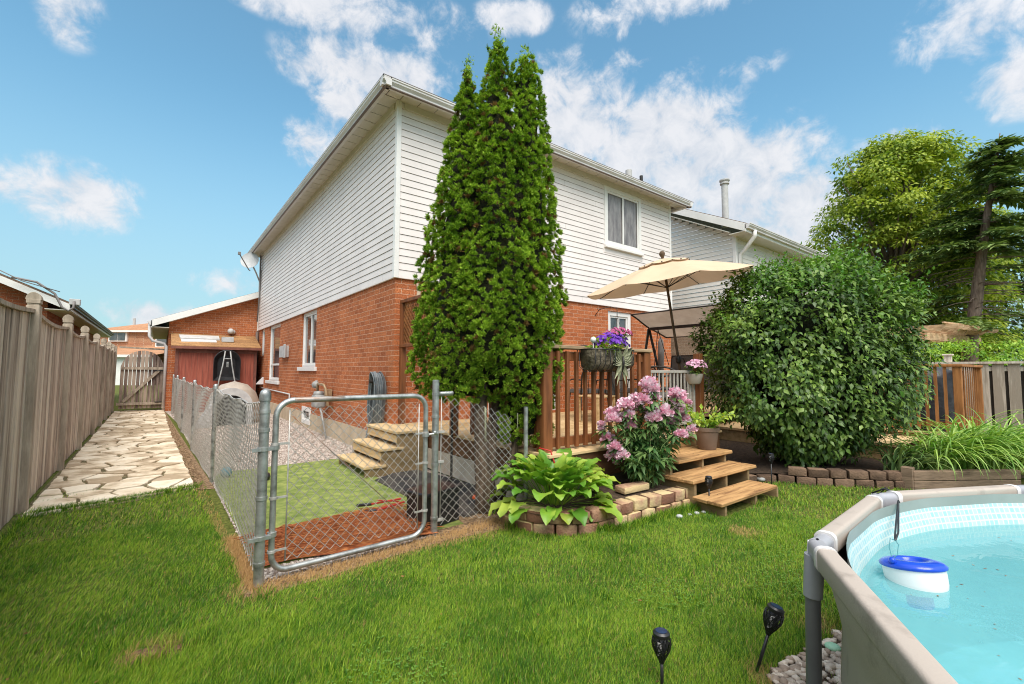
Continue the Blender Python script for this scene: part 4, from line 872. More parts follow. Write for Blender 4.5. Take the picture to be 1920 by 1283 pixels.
for i in range(1, len(line)): round_post(cf, *line[i], tops[i]-.04, .024)

# gate: bent tube frame
G0, G1 = np.array([-2.195,-3.235]), np.array([-1.075,-3.185])
gt = thing('chain_link_gate', 'galvanised tube gate filled with chain link wire, closed', 'gate', (-2.195,-3.235,0))
gd = G1-G0; gl = np.linalg.norm(gd); gd = gd/gl; gn = np.array([-gd[1], gd[0]])
def gpt(u, z, o=0): return (G0[0]+gd[0]*u+gn[0]*o, G0[1]+gd[1]*u+gn[1]*o, z)
b = MB(); zb, zt, rad = .055, 1.165, .11; loop = []
for (cu, cz, a0) in ((gl-rad,zb+rad,-90),(gl-rad,zt-rad,0),(rad,zt-rad,90),(rad,zb+rad,180)):
    for k in range(7): a = R(a0+15*k); loop.append(gpt(cu+rad*math.cos(a), cz+rad*math.sin(a)))
b.tube(loop, .0195, 12, closed=True); b.build('gate_frame', M['steel'], gt, smooth=True)
b = MB(); b.tube([loop[14], gpt(rad+.16,zt), gpt(rad+.34,zt)], .0198, 12); b.build('rust_patch', M['rust'], gt, smooth=True)
V, F = mesh_wires(G0+gd*.09, G0+gd*(gl-.07), .11, 1.115, pitch=.036, r=.0023, off=lambda u, z: .006*np.sin(u*5+z*3)); npmesh('wire_mesh', V, F, M['wire'], gt, smooth=True)
b = MB()
for u in (.085, gl-.06): b.tube([gpt(u,.11,.004), gpt(u,1.10,.004)], .0045, 6)
b.build('tension_bar', M['wire'], gt, smooth=True)
b = MB(); b.tube([gpt(.10,1.06,-.006), gpt(gl-.10,.15,-.006)], .0035, 6); b.build('brace_wire', M['rust'], gt, smooth=True)
for u, zs in ((0.0,(.19,.53,.88)),(gl,(.24,.62,.86))):
    for z in zs:
        b = MB(); b.lathe(gpt(u,z-.008), [(.020,0),(.026,0),(.026,.016),(.020,.016)], 14); sgn = 1 if u < .1 else -1; b.bar(gpt(u,z), gpt(u+sgn*.09,z), .006, .014); b.build('band', M['wire'], gt, smooth=True, auto=True)
for z in (.30,.86):
    b = MB(); b.lathe(gpt(0,z-.014), [(.021,0),(.028,0),(.028,.028),(.021,.028)], 14); b.tube([gpt(-.02,z,-.01), gpt(-.05,z,-.035), gpt(-.07,z,-.03)], .010, 8)
    b.lathe((H[0],H[1],z-.012), [(.031,0),(.037,0),(.037,.024),(.031,.024)], 16); b.bar((H[0]-.07,H[1]-.03,z),(H[0]+.06,H[1]-.02,z),.012,.022); b.build('hinge', M['steel'], gt, smooth=True, auto=True)
b = MB(); b.lathe(gpt(gl,.83), [(.022,0),(.030,0),(.030,.03),(.022,.03)], 12); b.tube([gpt(gl+.02,.845), gpt(gl+.06,.85,-.03), gpt(gl+.10,.845,-.02), gpt(gl+.13,.85,.02)], .010, 8); b.sphere(gpt(gl+.07,.86,-.03), .016, 6); b.build('latch', M['steel'], gt, smooth=True, auto=True)

# fixed panel right of the gate
LP = (-.950,-3.118); EP = (-.20,-3.20)
pn = thing('chain_link_fence', 'tight chain link panel between the latch post and the cedar trunk', 'fence', (LP[0],LP[1],0))
round_post(pn, *LP, 1.285, .0285, cap=False, bands=(.14,.58,.82,.98,1.17))
b = MB(); b.lathe((LP[0],LP[1],1.285), [(.0285,0),(.027,.004),(0,.006)], 20); b.build('post_cap', M['steel'], pn, smooth=True)
V, F = mesh_wires((LP[0]+.06,LP[1]-.005), EP, .07, 1.16, pitch=.037, r=.0024, ztop=lambda u: -.02-.22*np.clip(u/.75,0,1)**1.5, zbot=lambda u: .02*np.sin(u*9), off=lambda u, z: .012*np.sin(u*6+z*4)); npmesh('wire_mesh', V, F, M['wire'], pn, smooth=True)
b = MB(); b.tube([(LP[0]+.055,LP[1],.10),(LP[0]+.055,LP[1],1.15)], .0045, 6); b.build('tension_bar', M['wire'], pn, smooth=True)
b = MB(); b.tube([(LP[0]+.03,LP[1],1.17),(LP[0]+.10,LP[1]+.0,1.172),(LP[0]+.16,LP[1]-.01,1.172)], [.020,.017,.015], 10)
for k in range(6): b.lathe((LP[0]+.085+k*.014,LP[1]-.003,1.172), [(.016,0),(.021,.003),(.016,.006)], 10, (1,0,0))
b.build('rail_end', M['steel'], pn, smooth=True)
round_post(pn, .04, -3.12, 1.02, .022, cap=False)
for z in (.12,.6,.85): 
    b = MB(); b.bar((LP[0]+.02,LP[1]-.01,z),(LP[0]+.075,LP[1]-.01,z),.03,.018); b.build('clip', M['wire'], pn)

# ================================================================== things in the yard
b = MB(); n1, n2 = 40, 14; vs = []
for i in range(n1+1):
    for j in range(n2+1):
        u, v = i/n1, j/n2
        x = -2.215+(1.285)*u; y = (-3.03-.10*u)*(1-v)+(-2.38+.02*math.sin(u*6)+.12*u)*v
        if u > .9: x -= .04*math.sin(v*9)
        z = .028+.045*max(0,math.sin(v*math.pi))*(.6+.4*math.sin(u*13+v*4))+.035*math.sin(v*7+u*17)*math.sin(math.pi*v)*math.sin(math.pi*u)+.02*math.sin(u*31+v*11)*math.sin(math.pi*v)
        vs.append((x+.02*math.sin(v*8), y+.03*math.sin(u*11), max(z,.012)))
b.add(vs, [(i*(n2+1)+j,(i+1)*(n2+1)+j,(i+1)*(n2+1)+j+1,i*(n2+1)+j+1) for i in range(n1) for j in range(n2)])
net = b.build('netting_mat', M['net'], smooth=True); tag(net, 'crumpled orange brown netting mat just inside the wire gate', 'mat')
# loose strands give the netting its frayed look
S = []; rs = np.random.default_rng(4)
for k in range(700):
    u, v = rs.random(), rs.random(); x = -2.2+1.27*u; y = (-3.03-.10*u)*(1-v)+(-2.38+.12*u)*v
    a = rs.normal(0,.35); l = rs.uniform(.04,.12); z = .045+.045*math.sin(v*math.pi)+rs.uniform(0,.02)
    S.append([(x-l*math.cos(a),y-l*math.sin(a),z),(x,y,z+.012),(x+l*math.cos(a),y+l*math.sin(a),z)])
b = MB()
for s in S: b.tube(s, .0028, 3, cap=False)
b.build('loose_strands', M['net'], net)
b = MB(); b.prism([(-.66,-1.05,0),(-.02,-.62,0),(.18,-1.9,0),(.12,-2.75,0),(-.50,-2.92,0),(-.66,-2.4,0)], (0,0,.006), (0,0,.026)); b.box((-.50,-2.4,.026),(-.1,-1.9,.034), jit=.01); tag(b.build('rubber_mat', M['rubber'], bevel=.006), 'dusty black rubber mat lying between steps and wire fence', 'mat')
b = MB(); b.box((-1.03,-3.0,.01),(-.62,-2.74,.30), rot=.25); o = b.build('storage_box', M['black'], bevel=.012); tag(o, 'black plastic box standing behind the latch post', 'box')
b = MB(); b.box((-1.05,-3.02,.29),(-.60,-2.72,.325), rot=.25); b.build('lid', M['black'], o, bevel=.008)
ld = thing('loppers', 'red handled tool with black grips lying on the netting mat', 'tool', (-1.2,-2.45,.1))
b = MB(); b.tube([(-1.02,-2.62,.20),(-1.22,-2.42,.14)], .009, 6); b.tube([(-1.0,-2.66,.18),(-1.20,-2.50,.10)], .009, 6); b.tube([(-1.03,-2.60,.17),(-1.19,-2.47,.18)], .006, 6); b.build('handle', M['red'], ld)
b = MB(); b.tube([(-1.22,-2.42,.14),(-1.32,-2.32,.12)], .014, 8); b.tube([(-1.20,-2.50,.10),(-1.28,-2.42,.08)], .014, 8); b.build('grip', M['black'], ld, smooth=True)
b = MB(); b.sphere((-2.10,.20,.085), .065, 10); tag(b.build('ball', M['ball'], smooth=True), 'teal blue ball on the turf behind the wire fence', 'ball')
b = MB(); b.sphere((-1.72,-.25,.06), .040, 8); b.tube([(-1.76,-.25,.06),(-1.70,-.22,.06)], .045, 10); tag(b.build('dog_toy', M['black'], smooth=True), 'small black round toy on the turf', 'toy')
b = MB(); b.sphere((-.20,-2.72,.14), .04, 6, .7); b.tube([(-.26,-2.7,.16),(-.14,-2.74,.12)], .02, 6); b.tube([(-.30,-2.72,.10),(-.28,-2.71,.13)], .018, 6); tag(b.build('orange_toy', M['orange'], smooth=True), 'small orange toy on the ground by the cedar trunk', 'toy')
b = MB(); b.lathe((-.40,-2.45,.02), [(.06,0),(.05,.03),(.013,.04),(.013,.95),(0,.96)], 12); tag(b.build('metal_stake', M['blackmetal'], smooth=True, auto=True), 'thin black metal stake standing left of the cedar trunk', 'stake')

# gas meter
gm = thing('gas_meter', 'grey gas meter with brass pipes fixed to the brick side wall', 'gas meter', (-.15,3.3,0))
b = MB(); b.box((-.30,3.18,.60),(-.08,3.50,.86)); b.build('body', M['greypaint'], gm, bevel=.04, seg=3, smooth=True)
b = MB(); b.lathe((-.19,3.34,.84), [(.10,0),(.11,.05),(.09,.09),(0,.10)], 16); b.build('cap', M['greypaint'], gm, smooth=True)
b = MB(); b.tube([(-.19,3.44,.88),(-.19,3.44,1.08),(-.19,3.16,1.08),(-.19,2.98,1.07),(-.17,2.94,1.0),(-.12,2.94,.66),(-.02,2.94,.62)], .026, 8); b.build('pipe', M['brass'], gm, smooth=True)
b = MB(); b.sphere((-.20,3.50,1.06), .06, 8); b.lathe((-.20,3.56,1.06), [(.075,0),(.075,.03),(.03,.05)], 14, (0,1,0)); b.tube([(-.2,3.50,1.06),(-.2,3.50,1.15)], .03, 8); b.build('regulator', M['greypaint'], gm, smooth=True)
b = MB(); b.tube([(-.19,3.25,.62),(-.19,3.1,.5),(-.14,2.9,.0)], .02, 8); b.build('riser', M['greypaint'], gm, smooth=True)
b = MB(); b.box((-.14,2.98,.80),(-.03,3.14,.98)); b.sphere((-.12,2.96,.68), .035, 6); b.build('valve', M['brass'], gm, bevel=.01)
# coiled hose
b = MB(); rs = random.Random(2)
for k in range(15):
    oy = .30+rs.uniform(-.03,.03); ox = -.045-.014*k*.9; ww = .13+rs.uniform(-.012,.016); hh = .40+rs.uniform(-.03,.05); zc = .90+rs.uniform(-.01,.01)+(.44-hh)*.6
    b.tube([(ox+.01*math.sin(3*a),oy+ww*math.cos(a)*(1 if math.sin(a) > 0 else .92),zc+hh*math.sin(a)) for a in [2*math.pi*t/26 for t in range(26)]], .0105, 6, closed=True)
b.tube([(-.2,.42,.62),(-.22,.46,.35),(-.24,.47,.05)], .0105, 6); b.tube([(-.22,.40,.6),(-.25,.42,.3),(-.26,.44,.02)], .0105, 6)
hs = b.build('garden_hose', M['hose'], smooth=True); tag(hs, 'dark grey garden hose coiled on the brick wall near the corner', 'hose')
b = MB(); b.tube([(-.0,.30,1.18),(-.26,.30,1.20)], .03, 8); b.build('hanger', M['blackmetal'], hs)

# side steps up to the deck
st = thing('wooden_steps', 'small yellowish wooden steps against the left side of the deck', 'steps', (-.45,-.4,0))
SY0, SY1 = -.84, .24
for i, (xa, xb, z) in enumerate(((-.74,-.44,.15),(-.53,-.20,.355),(-.32,.16,.56))):
    b = MB(); b.box((xa,SY0-.02,z-.035),((xa+xb)/2-.003,SY1,z)); b.box(((xa+xb)/2+.003,SY0-.02,z-.035),(xb,SY1,z)); b.build('tread', M['deckwood_y'], st, bevel=.004)
    if i: b = MB(); b.box((xa+.02,SY0+.01,z-.15),(xa+.05,SY1-.02,z-.052)); b.build('riser', M['deckwood_y'], st, bevel=.003)
for yy in (SY0+.0, SY1-.05):
    b = MB(); b.box((-.71,yy,0),(.15,yy+.04,.113)); b.box((-.50,yy,.113),(.15,yy+.04,.318)); b.box((-.29,yy,.318),(.15,yy+.04,.523)); b.build('stringer', M['greenwood'], st)

# ================================================================== main deck
deck = thing('wooden_deck', 'yellow board deck with stained cedar railing behind the house', 'deck', (.2,-3.1,0))
DZ = .56
b = MB(); y = -3.32; rs = random.Random(12)
while y < -.02:
    e = min(y+.138, -.0)
    b.box((.17,y,DZ-.03),(3.4,e-.0,DZ)) if y < -2.1 else b.box((.17,y,DZ-.03),(6.9,e,DZ)); y += .143
b.build('deck_floor', M['deckwood'], deck, bevel=.003)
b = MB(); b.box((.20,-3.29,.26),(3.38,-3.26,DZ-.032)); b.build('front_fascia', M['fascia'], deck)
b = MB(); b.box((.19,-3.26,.30),(.22,-.03,DZ-.032)); b.build('side_fascia', M['fascia'], deck)
b = MB(); b.box((.168,-3.24,.03),(.183,-.1,.295)); b.build('skirting_panel', M['panel'], deck)
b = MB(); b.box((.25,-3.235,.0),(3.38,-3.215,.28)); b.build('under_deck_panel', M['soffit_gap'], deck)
for (x, y) in ((.265,-3.14),(1.90,-3.14)):
    b = MB(); b.box((x-.06,y-.06,.0 if x < 1 else DZ),(x+.06,y+.06,1.60)); b.build('railing_post', M['stain'], deck, bevel=.006)
b = MB(); b.box((.16,-3.215,1.60),(1.98,-3.07,1.638)); b.build('handrail', M['railtop'], deck, bevel=.006)
b = MB(); b.box((.325,-3.17,1.48),(1.84,-3.13,1.57)); b.build('top_rail', M['stain'], deck, bevel=.004)
b = MB(); b.box((.325,-3.17,.60),(1.84,-3.13,.69)); b.build('bottom_rail', M['stain'], deck, bevel=.004)
x = .40
while x < 1.80:
    b = MB(); b.box((x-.019,-3.212,.585),(x+.019,-3.173,1.575)); b.build('baluster', M['stain'], deck, bevel=.003); x += .133
# left railing hidden mostly by the cedar
for (y0, y1) in ((-3.08,-1.75),):
    b = MB(); b.box((.19,y0,1.60),(.33,y1,1.638)); b.build('handrail', M['railtop'], deck)
    y = y0+.08
    while y < y1-.05:
        b = MB(); b.box((.245,y-.019,.585),(.285,y+.019,1.60)); b.build('baluster', M['stain'], deck); y += .133
# lattice privacy screen from the wall
ls = thing('lattice_screen', 'brown wooden lattice privacy screen fixed beside the brick corner', 'screen', (.22,-.8,DZ))
for y in (-.03,-1.60):
    b = MB(); b.box((.085,y-.045,DZ),(.165,y+.045,2.42)); b.build('post', M['stain'], ls, bevel=.004)
for z in (2.40,1.72): b = MB(); b.box((.078,-1.64,z),(.172,-.004,z+.05)); b.build('rail', M['stain'], ls, bevel=.004)
b = MB()
for k in range(-16, 34):
    for sgn in (1,-1):
        a0 = -1.55+k*.058; pts = []
        z0, z1 = 1.77, 2.40; y0 = a0 if sgn > 0 else a0; y1 = a0+(z1-z0)*sgn*.62
        ys, ye = max(min(y0,y1),-1.55), min(max(y0,y1),-.08)
        if ye-ys < .01: continue
        t = lambda yy: z0+(yy-y0)/(y1-y0)*(z1-z0)
        b.bar((.125+.006*sgn,ys,t(ys)),(.125+.006*sgn,ye,t(ye)),.007,.022,up=(1,0,0)) if False else b.bar((.125+.006*sgn,ys,t(ys)),(.125+.006*sgn,ye,t(ye)),.022,.007,up=(1,0,0))
b.build('lattice', M['stain2'], ls)
# front steps
fs = thing('wooden_steps', 'three wide brown wooden steps down to the lawn from the deck front', 'steps', (2.0,-4.0,0))
TR = [(1.38,2.56,-4.37,-4.06,.14),(1.43,2.78,-4.05,-3.72,.28),(1.60,2.74,-3.79,-3.32,.42)]
for (x0,x1,y0,y1,z) in TR:
    ym = (y0+y1)/2; b = MB(); b.box((x0,y0,z-.038),(x1,ym-.003,z), jit=.004); b.box((x0+.01,ym+.003,z-.038),(x1-.01,y1,z), jit=.004); b.build('tread', M['tread'], fs, bevel=.006)
for x in (1.50,2.12,2.62):
    b = MB(); b.box((x-.02,-4.03,.0),(x+.02,-3.76,.24)); b.box((x-.02,-3.76,0),(x+.02,-3.33,.38)); b.box((x-.02,-4.34,0),(x+.02,-4.03,.10)); b.build('stringer', M['greenwood'], fs)
b = MB()
for (x0,x1,y0,y1,z) in TR:
    ym = (y0+y1)/2
    for x in (1.66,2.12,2.52):
        for yy in ((y0+ym)/2-.035, (y0+ym)/2+.035, (ym+y1)/2-.035, (ym+y1)/2+.035): b.lathe((x+rs.uniform(-.008,.008),yy,z-.001), [(.0045,0),(.0045,.0018),(0,.0018)], 8)
o = b.build('screws', M['blackmetal'], fs); o['kind'] = 'stuff'
b = MB(); b.box((1.5,-3.325,.42),(2.72,-3.295,.53)); b.build('riser', M['tread'], fs)
# grey metal child gate at the top of the steps
mg = thing('metal_gate', 'grey metal safety gate with thin bars at the top of the front steps', 'gate', (2.0,-3.12,DZ))
X0, X1 = 1.985, 3.06
b = MB()
for z in (.66,1.35): b.box((X0,-3.13,z),(X1,-3.10,z+.035))
for x in (X0, X1-.03, X1-.12): b.box((x,-3.13,DZ),(x+.03,-3.10,1.385))
b.build('gate_frame', M['greyrail'], mg, bevel=.003)
x = X0+.085
while x < X1-.14:
    b = MB(); b.box((x,-3.122,.69),(x+.018,-3.106,1.35)); b.build('baluster', M['greyrail'], mg); x += .083
b = MB(); b.box((3.12,-3.17,DZ),(3.22,-3.07,1.62)); b.build('railing_post', M['stain'], deck, bevel=.005)

# ================================================================== right hand deck with rails and grill
dk = thing('grill_deck', 'side deck with orange stained balusters round the covered grill', 'deck', (6.9,-5.2,0))
QX, QY = 6.93, -5.22
b = MB(); y = QY
while y < -.05:
    b.box((QX-.12,y,.40),(8.82,y+.138,.43)); y += .143
b.build('deck_floor', M['deckwood'], dk)
b = MB(); b.box((QX-.10,QY,.10),(QX-.07,-.1,.40)); b.box((QX-.1,QY-.02,.1),(8.82,QY,.40)); b.build('fascia', M['fascia'], dk)
b = MB(); b.box((QX-.06,QY-.06,1.46),(QX+.08,-1.5,1.50)); b.box((QX+.08,QY-.06,1.46),(8.80,QY+.08,1.50)); b.build('handrail', M['stain2'], dk, bevel=.005)
b = MB(); b.box((QX-.0,QY+.08,.52),(QX+.04,-1.5,.60)); b.box((QX+.08,QY-.0,.52),(8.75,QY+.04,.60)); b.build('bottom_rail', M['stain2'], dk)
for (x,y) in ((QX+.01,QY+.01),(8.76,QY+.01),(QX+.01,-3.1)):
    b = MB(); b.box((x-.05,y-.05,.43),(x+.05,y+.05,1.46)); b.build('railing_post', M['stain2'], dk, bevel=.005)
y = QY+.15
while y < -1.6:
    b = MB(); b.box((QX-.04,y-.019,.46),(QX-.003,y+.019,1.46)); b.build('baluster', M['stain2'], dk); y += .112
x = QX+.17
while x < 8.6:
    b = MB(); b.box((x-.016,QY-.018,.46),(x+.016,QY-.006,1.46)); b.build('baluster', M['stain2'], dk); x += .19
b = MB(); b.box((5.55,-4.75,.30),(QX-.12,-1.8,.345)); b.box((5.6,-4.72,.0),(5.63,-1.8,.30)); b.build('step_platform', M['deckwood'], dk, bevel=.004)
gr = thing('covered_grill', 'barbecue under a black peaked cover behind the orange balusters', 'grill', (7.55,-4.3,.43))
b = MB(); 
def covring(z, hx, hy, n=28):
    out = []
    for k in range(n):
        a = 2*math.pi*k/n; c, s = math.cos(a), math.sin(a); sc = (abs(c)**4+abs(s)**4)**-.25; rp = 1+.02*math.sin(a*9+z*3)
        out.append((7.55+hx*c*sc*rp, -4.3+hy*s*sc*rp, z))
    return out
rings = [covring(.44,.50,.86),covring(.9,.49,.84),covring(1.28,.48,.82),covring(1.38,.44,.78),covring(1.56,.28,.42),covring(1.70,.12,.14)]; n = 28
b.add(sum(rings, []), [(i*n+j,i*n+(j+1)%n,(i+1)*n+(j+1)%n,(i+1)*n+j) for i in range(len(rings)-1) for j in range(n)]+[tuple(5*n+j for j in range(n))]); b.build('cover', M['cover'], gr, smooth=True)
b = MB(); b.box((7.28,-4.75,1.30),(7.31,-4.35,1.42)); b.build('vent_flap', M['plasticgrey'], gr)
# right board fence
rf = thing('board_fence', 'grey board fence with wide gapped boards beside the grill deck', 'fence', (8.95,-5,0))
b = MB(); y = 1.2; rs = random.Random(21)
while y > -9.8:
    b.box((8.915,y-.145,.0),(8.935,y,1.53), jit=.004); y -= .188
b.build('boards', M['greywood'], rf)
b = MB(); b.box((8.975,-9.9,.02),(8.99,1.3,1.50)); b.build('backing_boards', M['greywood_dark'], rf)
b = MB(); b.box((8.88,-9.9,1.532),(9.02,1.3,1.57)); b.build('top_cap', M['greywood'], rf); b = MB(); b.box((8.938,-9.9,1.40),(8.972,1.3,1.48)); b.build('top_rail', M['greywood'], rf)
for y in (-9.4,-7.1,-4.8,-2.5,-.2):
    b = MB(); b.box((8.94,y-.05,0),(9.05,y+.05,1.69)); p = b.build('post', M['greywood'], rf)
    b = MB(); b.box((8.92,y-.075,1.69),(9.07,y+.075,1.72)); b.build('post_cap', M['greywood'], p, bevel=.006)

# ================================================================== vegetation
EYE = np.array([-2.82,-6.60,1.37])
def leaf_tpl(w=.28, fold=.06, droop=-.12):
    return np.array([(0,0,0),(-w,.42,fold),(w,.42,fold),(0,.46,0),(0,1,droop)]), np.array([(0,3,1),(0,2,3),(1,3,4),(3,2,4)])

# ---- grass
def grass_patch(n, sampler, hmin, hmax, wid, dens_far=None):
    x, y = sampler(n); n = len(x)
    h = rng.uniform(hmin, hmax, n)*(1+.25*fnoise(x, y, 3, 5)); a = rng.uniform(0, 6.283, n); lean = rng.uniform(.1, .9, n)*h
    # mown direction gives gentle common lean
    lx = np.cos(a)*lean+.012; ly = np.sin(a)*lean+.006; b_ = rng.uniform(0, 6.283, n)
    dx, dy = np.cos(b_)*wid/2, np.sin(b_)*wid/2
    z0 = np.zeros(n)
    P = np.stack([np.stack([x-dx, y-dy, z0], 1), np.stack([x+dx, y+dy, z0], 1), np.stack([x+lx*.4-dx*.8, y+ly*.4-dy*.8, h*.6], 1), np.stack([x+lx*.4+dx*.8, y+ly*.4+dy*.8, h*.6], 1), np.stack([x+lx, y+ly, h*.96], 1)], 1)
    F = np.array([(0,1,3),(0,3,2),(2,3,4)])[None]+(np.arange(n)*5)[:,None,None]
    dry = dryness(x, y); dry = (rng.random(n) < dry)*rng.uniform(.55, 1, n)
    dry = np.maximum(dry, (rng.random(n) < .045)*rng.uniform(.3, .8, n))
    return P.reshape(-1,3), F.reshape(-1,3), np.repeat(dry, 5)
def seg_d(x, y, a, b):
    ax, ay = a; bx, by = b; L2 = (bx-ax)**2+(by-ay)**2; t = np.clip(((x-ax)*(bx-ax)+(y-ay)*(by-ay))/L2, 0, 1)
    return np.hypot(x-ax-t*(bx-ax), y-ay-t*(by-ay))
def dryness(x, y):
    d = np.zeros_like(x); nz = .06*fnoise(x, y, 9, 2)
    d = np.maximum(d, np.clip(1.15-seg_d(x, y, (-2.27,-3.3), (-.35,-3.28))/(.17+nz*.8), 0, 1))
    d = np.maximum(d, np.clip(1.1-seg_d(x, y, (-2.30,-3.35), (-2.40,-.3))/(.055+nz*.5).clip(.02), 0, 1))
    for (px, py, r) in ((-2.78,-3.72,.13),(1.19,-4.63,.14),(-.62,-5.62,.10),(.05,-5.62,.10),(-1.9,-4.1,.04)):
        d = np.maximum(d, np.clip(1.2-np.hypot(x-px, (y-py))/np.maximum(r+nz*.7, .02), 0, 1))
    d = np.maximum(d, np.clip((x-5.2)/1.5, 0, .8))
    return d
WALLF = [(-.34,-3.22),(-.33,-3.42),(-.25,-3.64),(-.09,-3.82),(.10,-3.90),(.30,-3.925),(.75,-3.92),(1.18,-3.97),(1.60,-3.97)]
WALLB = [(2.72,-3.86),(3.0,-3.84),(3.32,-4.07),(3.54,-4.46),(3.79,-4.72),(4.03,-5.0),(4.20,-5.15)]
POOLC = np.array([-.29,-7.74]); PR = 1.875
LAWN = [(-3.78,-7.4),(-3.74,-.42),(-3.2,-.35),(-2.42,-.12),(-2.34,.3),(-2.31,-3.3),(-1.0,-3.22),(-.36,-3.3)]+WALLF[1:]+[(1.6,-3.86),(1.7,-3.5),(2.7,-3.4)]+WALLB+[(5.4,-5.97),(8.8,-6.5),(8.8,-9),(2,-9),(-3.7,-9)]
def samp_lawn(n, dmin, dmax):
    th = rng.uniform(R(-20), R(100), n); rr_ = np.sqrt(rng.uniform(dmin**2, dmax**2, n))
    x = EYE[0]+rr_*np.sin(th); y = EYE[1]+rr_*np.cos(th)
    k = inpoly(x, y, LAWN) & (np.hypot(x-POOLC[0], y-POOLC[1]) > 1.72) & ~(inpoly(x, y, PEB) & (rng.random(n) < .985)) & ~((np.abs(x-2.0) < .62) & (y > -4.36) & (y < -3.5))
    dr = dryness(x, y); k &= rng.random(n) > dr*.78; k &= ~(np.hypot((x+2.78)*.55, y+3.72+.1*np.sin(x*9)) < .055+.02*fnoise(x, y, 25, 4))
    return x[k], y[k]
parts = []; at_ = []; o_ = 0
for (n, d0, d1, h0, h1, wd) in ((330000,1.2,3.0,.013,.034,.0021),(270000,3.0,5.2,.016,.036,.0030),(120000,5.2,9.0,.022,.042,.0055)):
    V, F, dr = grass_patch(n, lambda n: samp_lawn(n, d0, d1), h0, h1, wd); parts.append((V, F)); at_.append(dr)
def samp_tuft(n):
    k = rng.integers(0, 4, n); t = rng.random(n); x = np.zeros(n); y = np.zeros(n)
    e = [((-3.76,-6.5),(-3.73,-.45)),((-3.7,-.46),(-2.42,-.14)),((-.36,-3.36),(.3,-4.0)),((.3,-4.0),(1.7,-4.06))]
    for i, (p, q) in enumerate(e):
        m_ = k == i; x[m_] = p[0]+(q[0]-p[0])*t[m_]; y[m_] = p[1]+(q[1]-p[1])*t[m_]
    return x+rng.normal(0,.022,n), y+rng.normal(0,.022,n)
V, F, dr = grass_patch(9000, samp_tuft, .035, .095, .0045); parts.append((V, F)); at_.append(dr*.5)
def samp_clump(n):
    c = rng.integers(0, 160, n); r_ = np.random.default_rng(3); cx_ = r_.uniform(-3.6, 3.2, 160); cy_ = r_.uniform(-6.2, -3.4, 160)
    x = cx_[c]+rng.normal(0,.035,n); y = cy_[c]+rng.normal(0,.035,n); k = inpoly(x, y, LAWN) & (np.hypot(x-POOLC[0], y-POOLC[1]) > 1.78) & (np.hypot(x-EYE[0], y-EYE[1]) > 1.2); return x[k], y[k]
def samp_straw(n):
    t = rng.random(n); k = rng.random(n) < .6
    x = np.where(k, -2.33+2.05*t, -2.30+rng.normal(0,.03,n)); y = np.where(k, -3.34+.16*t+rng.normal(0,.05,n), -3.3+1.1*t); return x, y
V, F, dr = grass_patch(5000, samp_straw, .015, .05, .0034); parts.append((V, F)); at_.append(np.full(len(dr), .95))
V, F, dr = grass_patch(9000, samp_clump, .03, .07, .0042); parts.append((V, F)); at_.append(dr*.3)
V, F = merge(parts)
tag(npmesh('grass', V, F, M['grass'], attr={'dry': np.concatenate(at_)}), 'short green lawn grass with a few dry patches', 'grass', kind='stuff')
poly_sheet('bare_soil_strip', [(-2.36,-3.38),(-2.2,-3.42),(-1.0,-3.29),(-.30,-3.36),(-.30,-3.18),(-.96,-3.12),(-2.24,-3.24),(-2.27,-2.6),(-2.31,-2.6)], .003, M['mulch'])
def samp_edge(n):
    t = rng.random(n); x = -2.36+2.06*t; y = -3.36+.13*t*.6+rng.random(n)*.16; return x, y
pebbles('soil_crumbs', 1500, samp_edge, .004, .010, M['mulch'], z=.003, label='stray stones and crumbs along the bottom of the wire gate', cat='gravel')
def samp_crk(n):
    x = rng.uniform(-3.85,-2.45,n); y = rng.uniform(-.5, 5, n); k = (fnoise(x, y, 4, 11) > .55); return x[k], y[k]
V, F, dr = grass_patch(9000, samp_crk, .015, .04, .004); tag(npmesh('path_weeds', V, F, M['grass'], attr={'dry': dr*0}), 'little tufts of moss and grass in the joints of the stone path', 'weeds', kind='stuff')

poly_sheet('bare_patch', [(-2.93,-3.78),(-2.80,-3.80),(-2.66,-3.76),(-2.62,-3.70),(-2.74,-3.65),(-2.90,-3.67)], .003, M['drysoil'])
# fallen leaves and clover on the lawn
n = 90; xx, yy = samp_lawn(2600, 1.2, 7); kk = rng.choice(len(xx), n, replace=False); P = np.stack([xx[kk], yy[kk], np.full(n, .034)], 1)
V, F = scatter(*leaf_tpl(.30,.08,.02), P, frames(unit(n)*np.array([1,1,.15]), np.array([0,0,1.])+unit(n)*.5), rng.uniform(.012,.030,n))
tag(npmesh('fallen_leaves', V, F, M['cedar_brown']), 'a few small dry leaves scattered on the lawn', 'leaves', kind='stuff')
n = 1500; u0 = rng.choice([0,1,2,3,4,5], n); cx_ = np.array([-1.9,-.3,.9,-2.9,.4,1.8])[u0]; cy_ = np.array([-4.6,-4.9,-5.1,-4.6,-5.3,-5.2])[u0]
P = np.stack([cx_+rng.normal(0,.16,n), cy_+rng.normal(0,.13,n), rng.uniform(.018,.036,n)], 1); P = np.repeat(P, 3, 0); aa = rng.uniform(0,6.28,n*3)
V, F = scatter(*leaf_tpl(.42,.05,-.02), P, frames(np.stack([np.cos(aa), np.sin(aa), aa*0+.1], 1)), rng.uniform(.007,.013,n*3))
tag(npmesh('clover', V, F, M['bush_new']), 'low clover patches mixed into the lawn', 'clover', kind='stuff')
n = 500; P = []
for k in range(n): P.append((rng.uniform(-2.2,-.1), -3.1+14*rng.random()**1.5, .014))
P = np.array(P); V, F = scatter(*leaf_tpl(.30,.1,.02), P, frames(unit(n)*np.array([1,1,.2]), np.array([0,0,1.])+unit(n)*.5), rng.uniform(.010,.028,n))
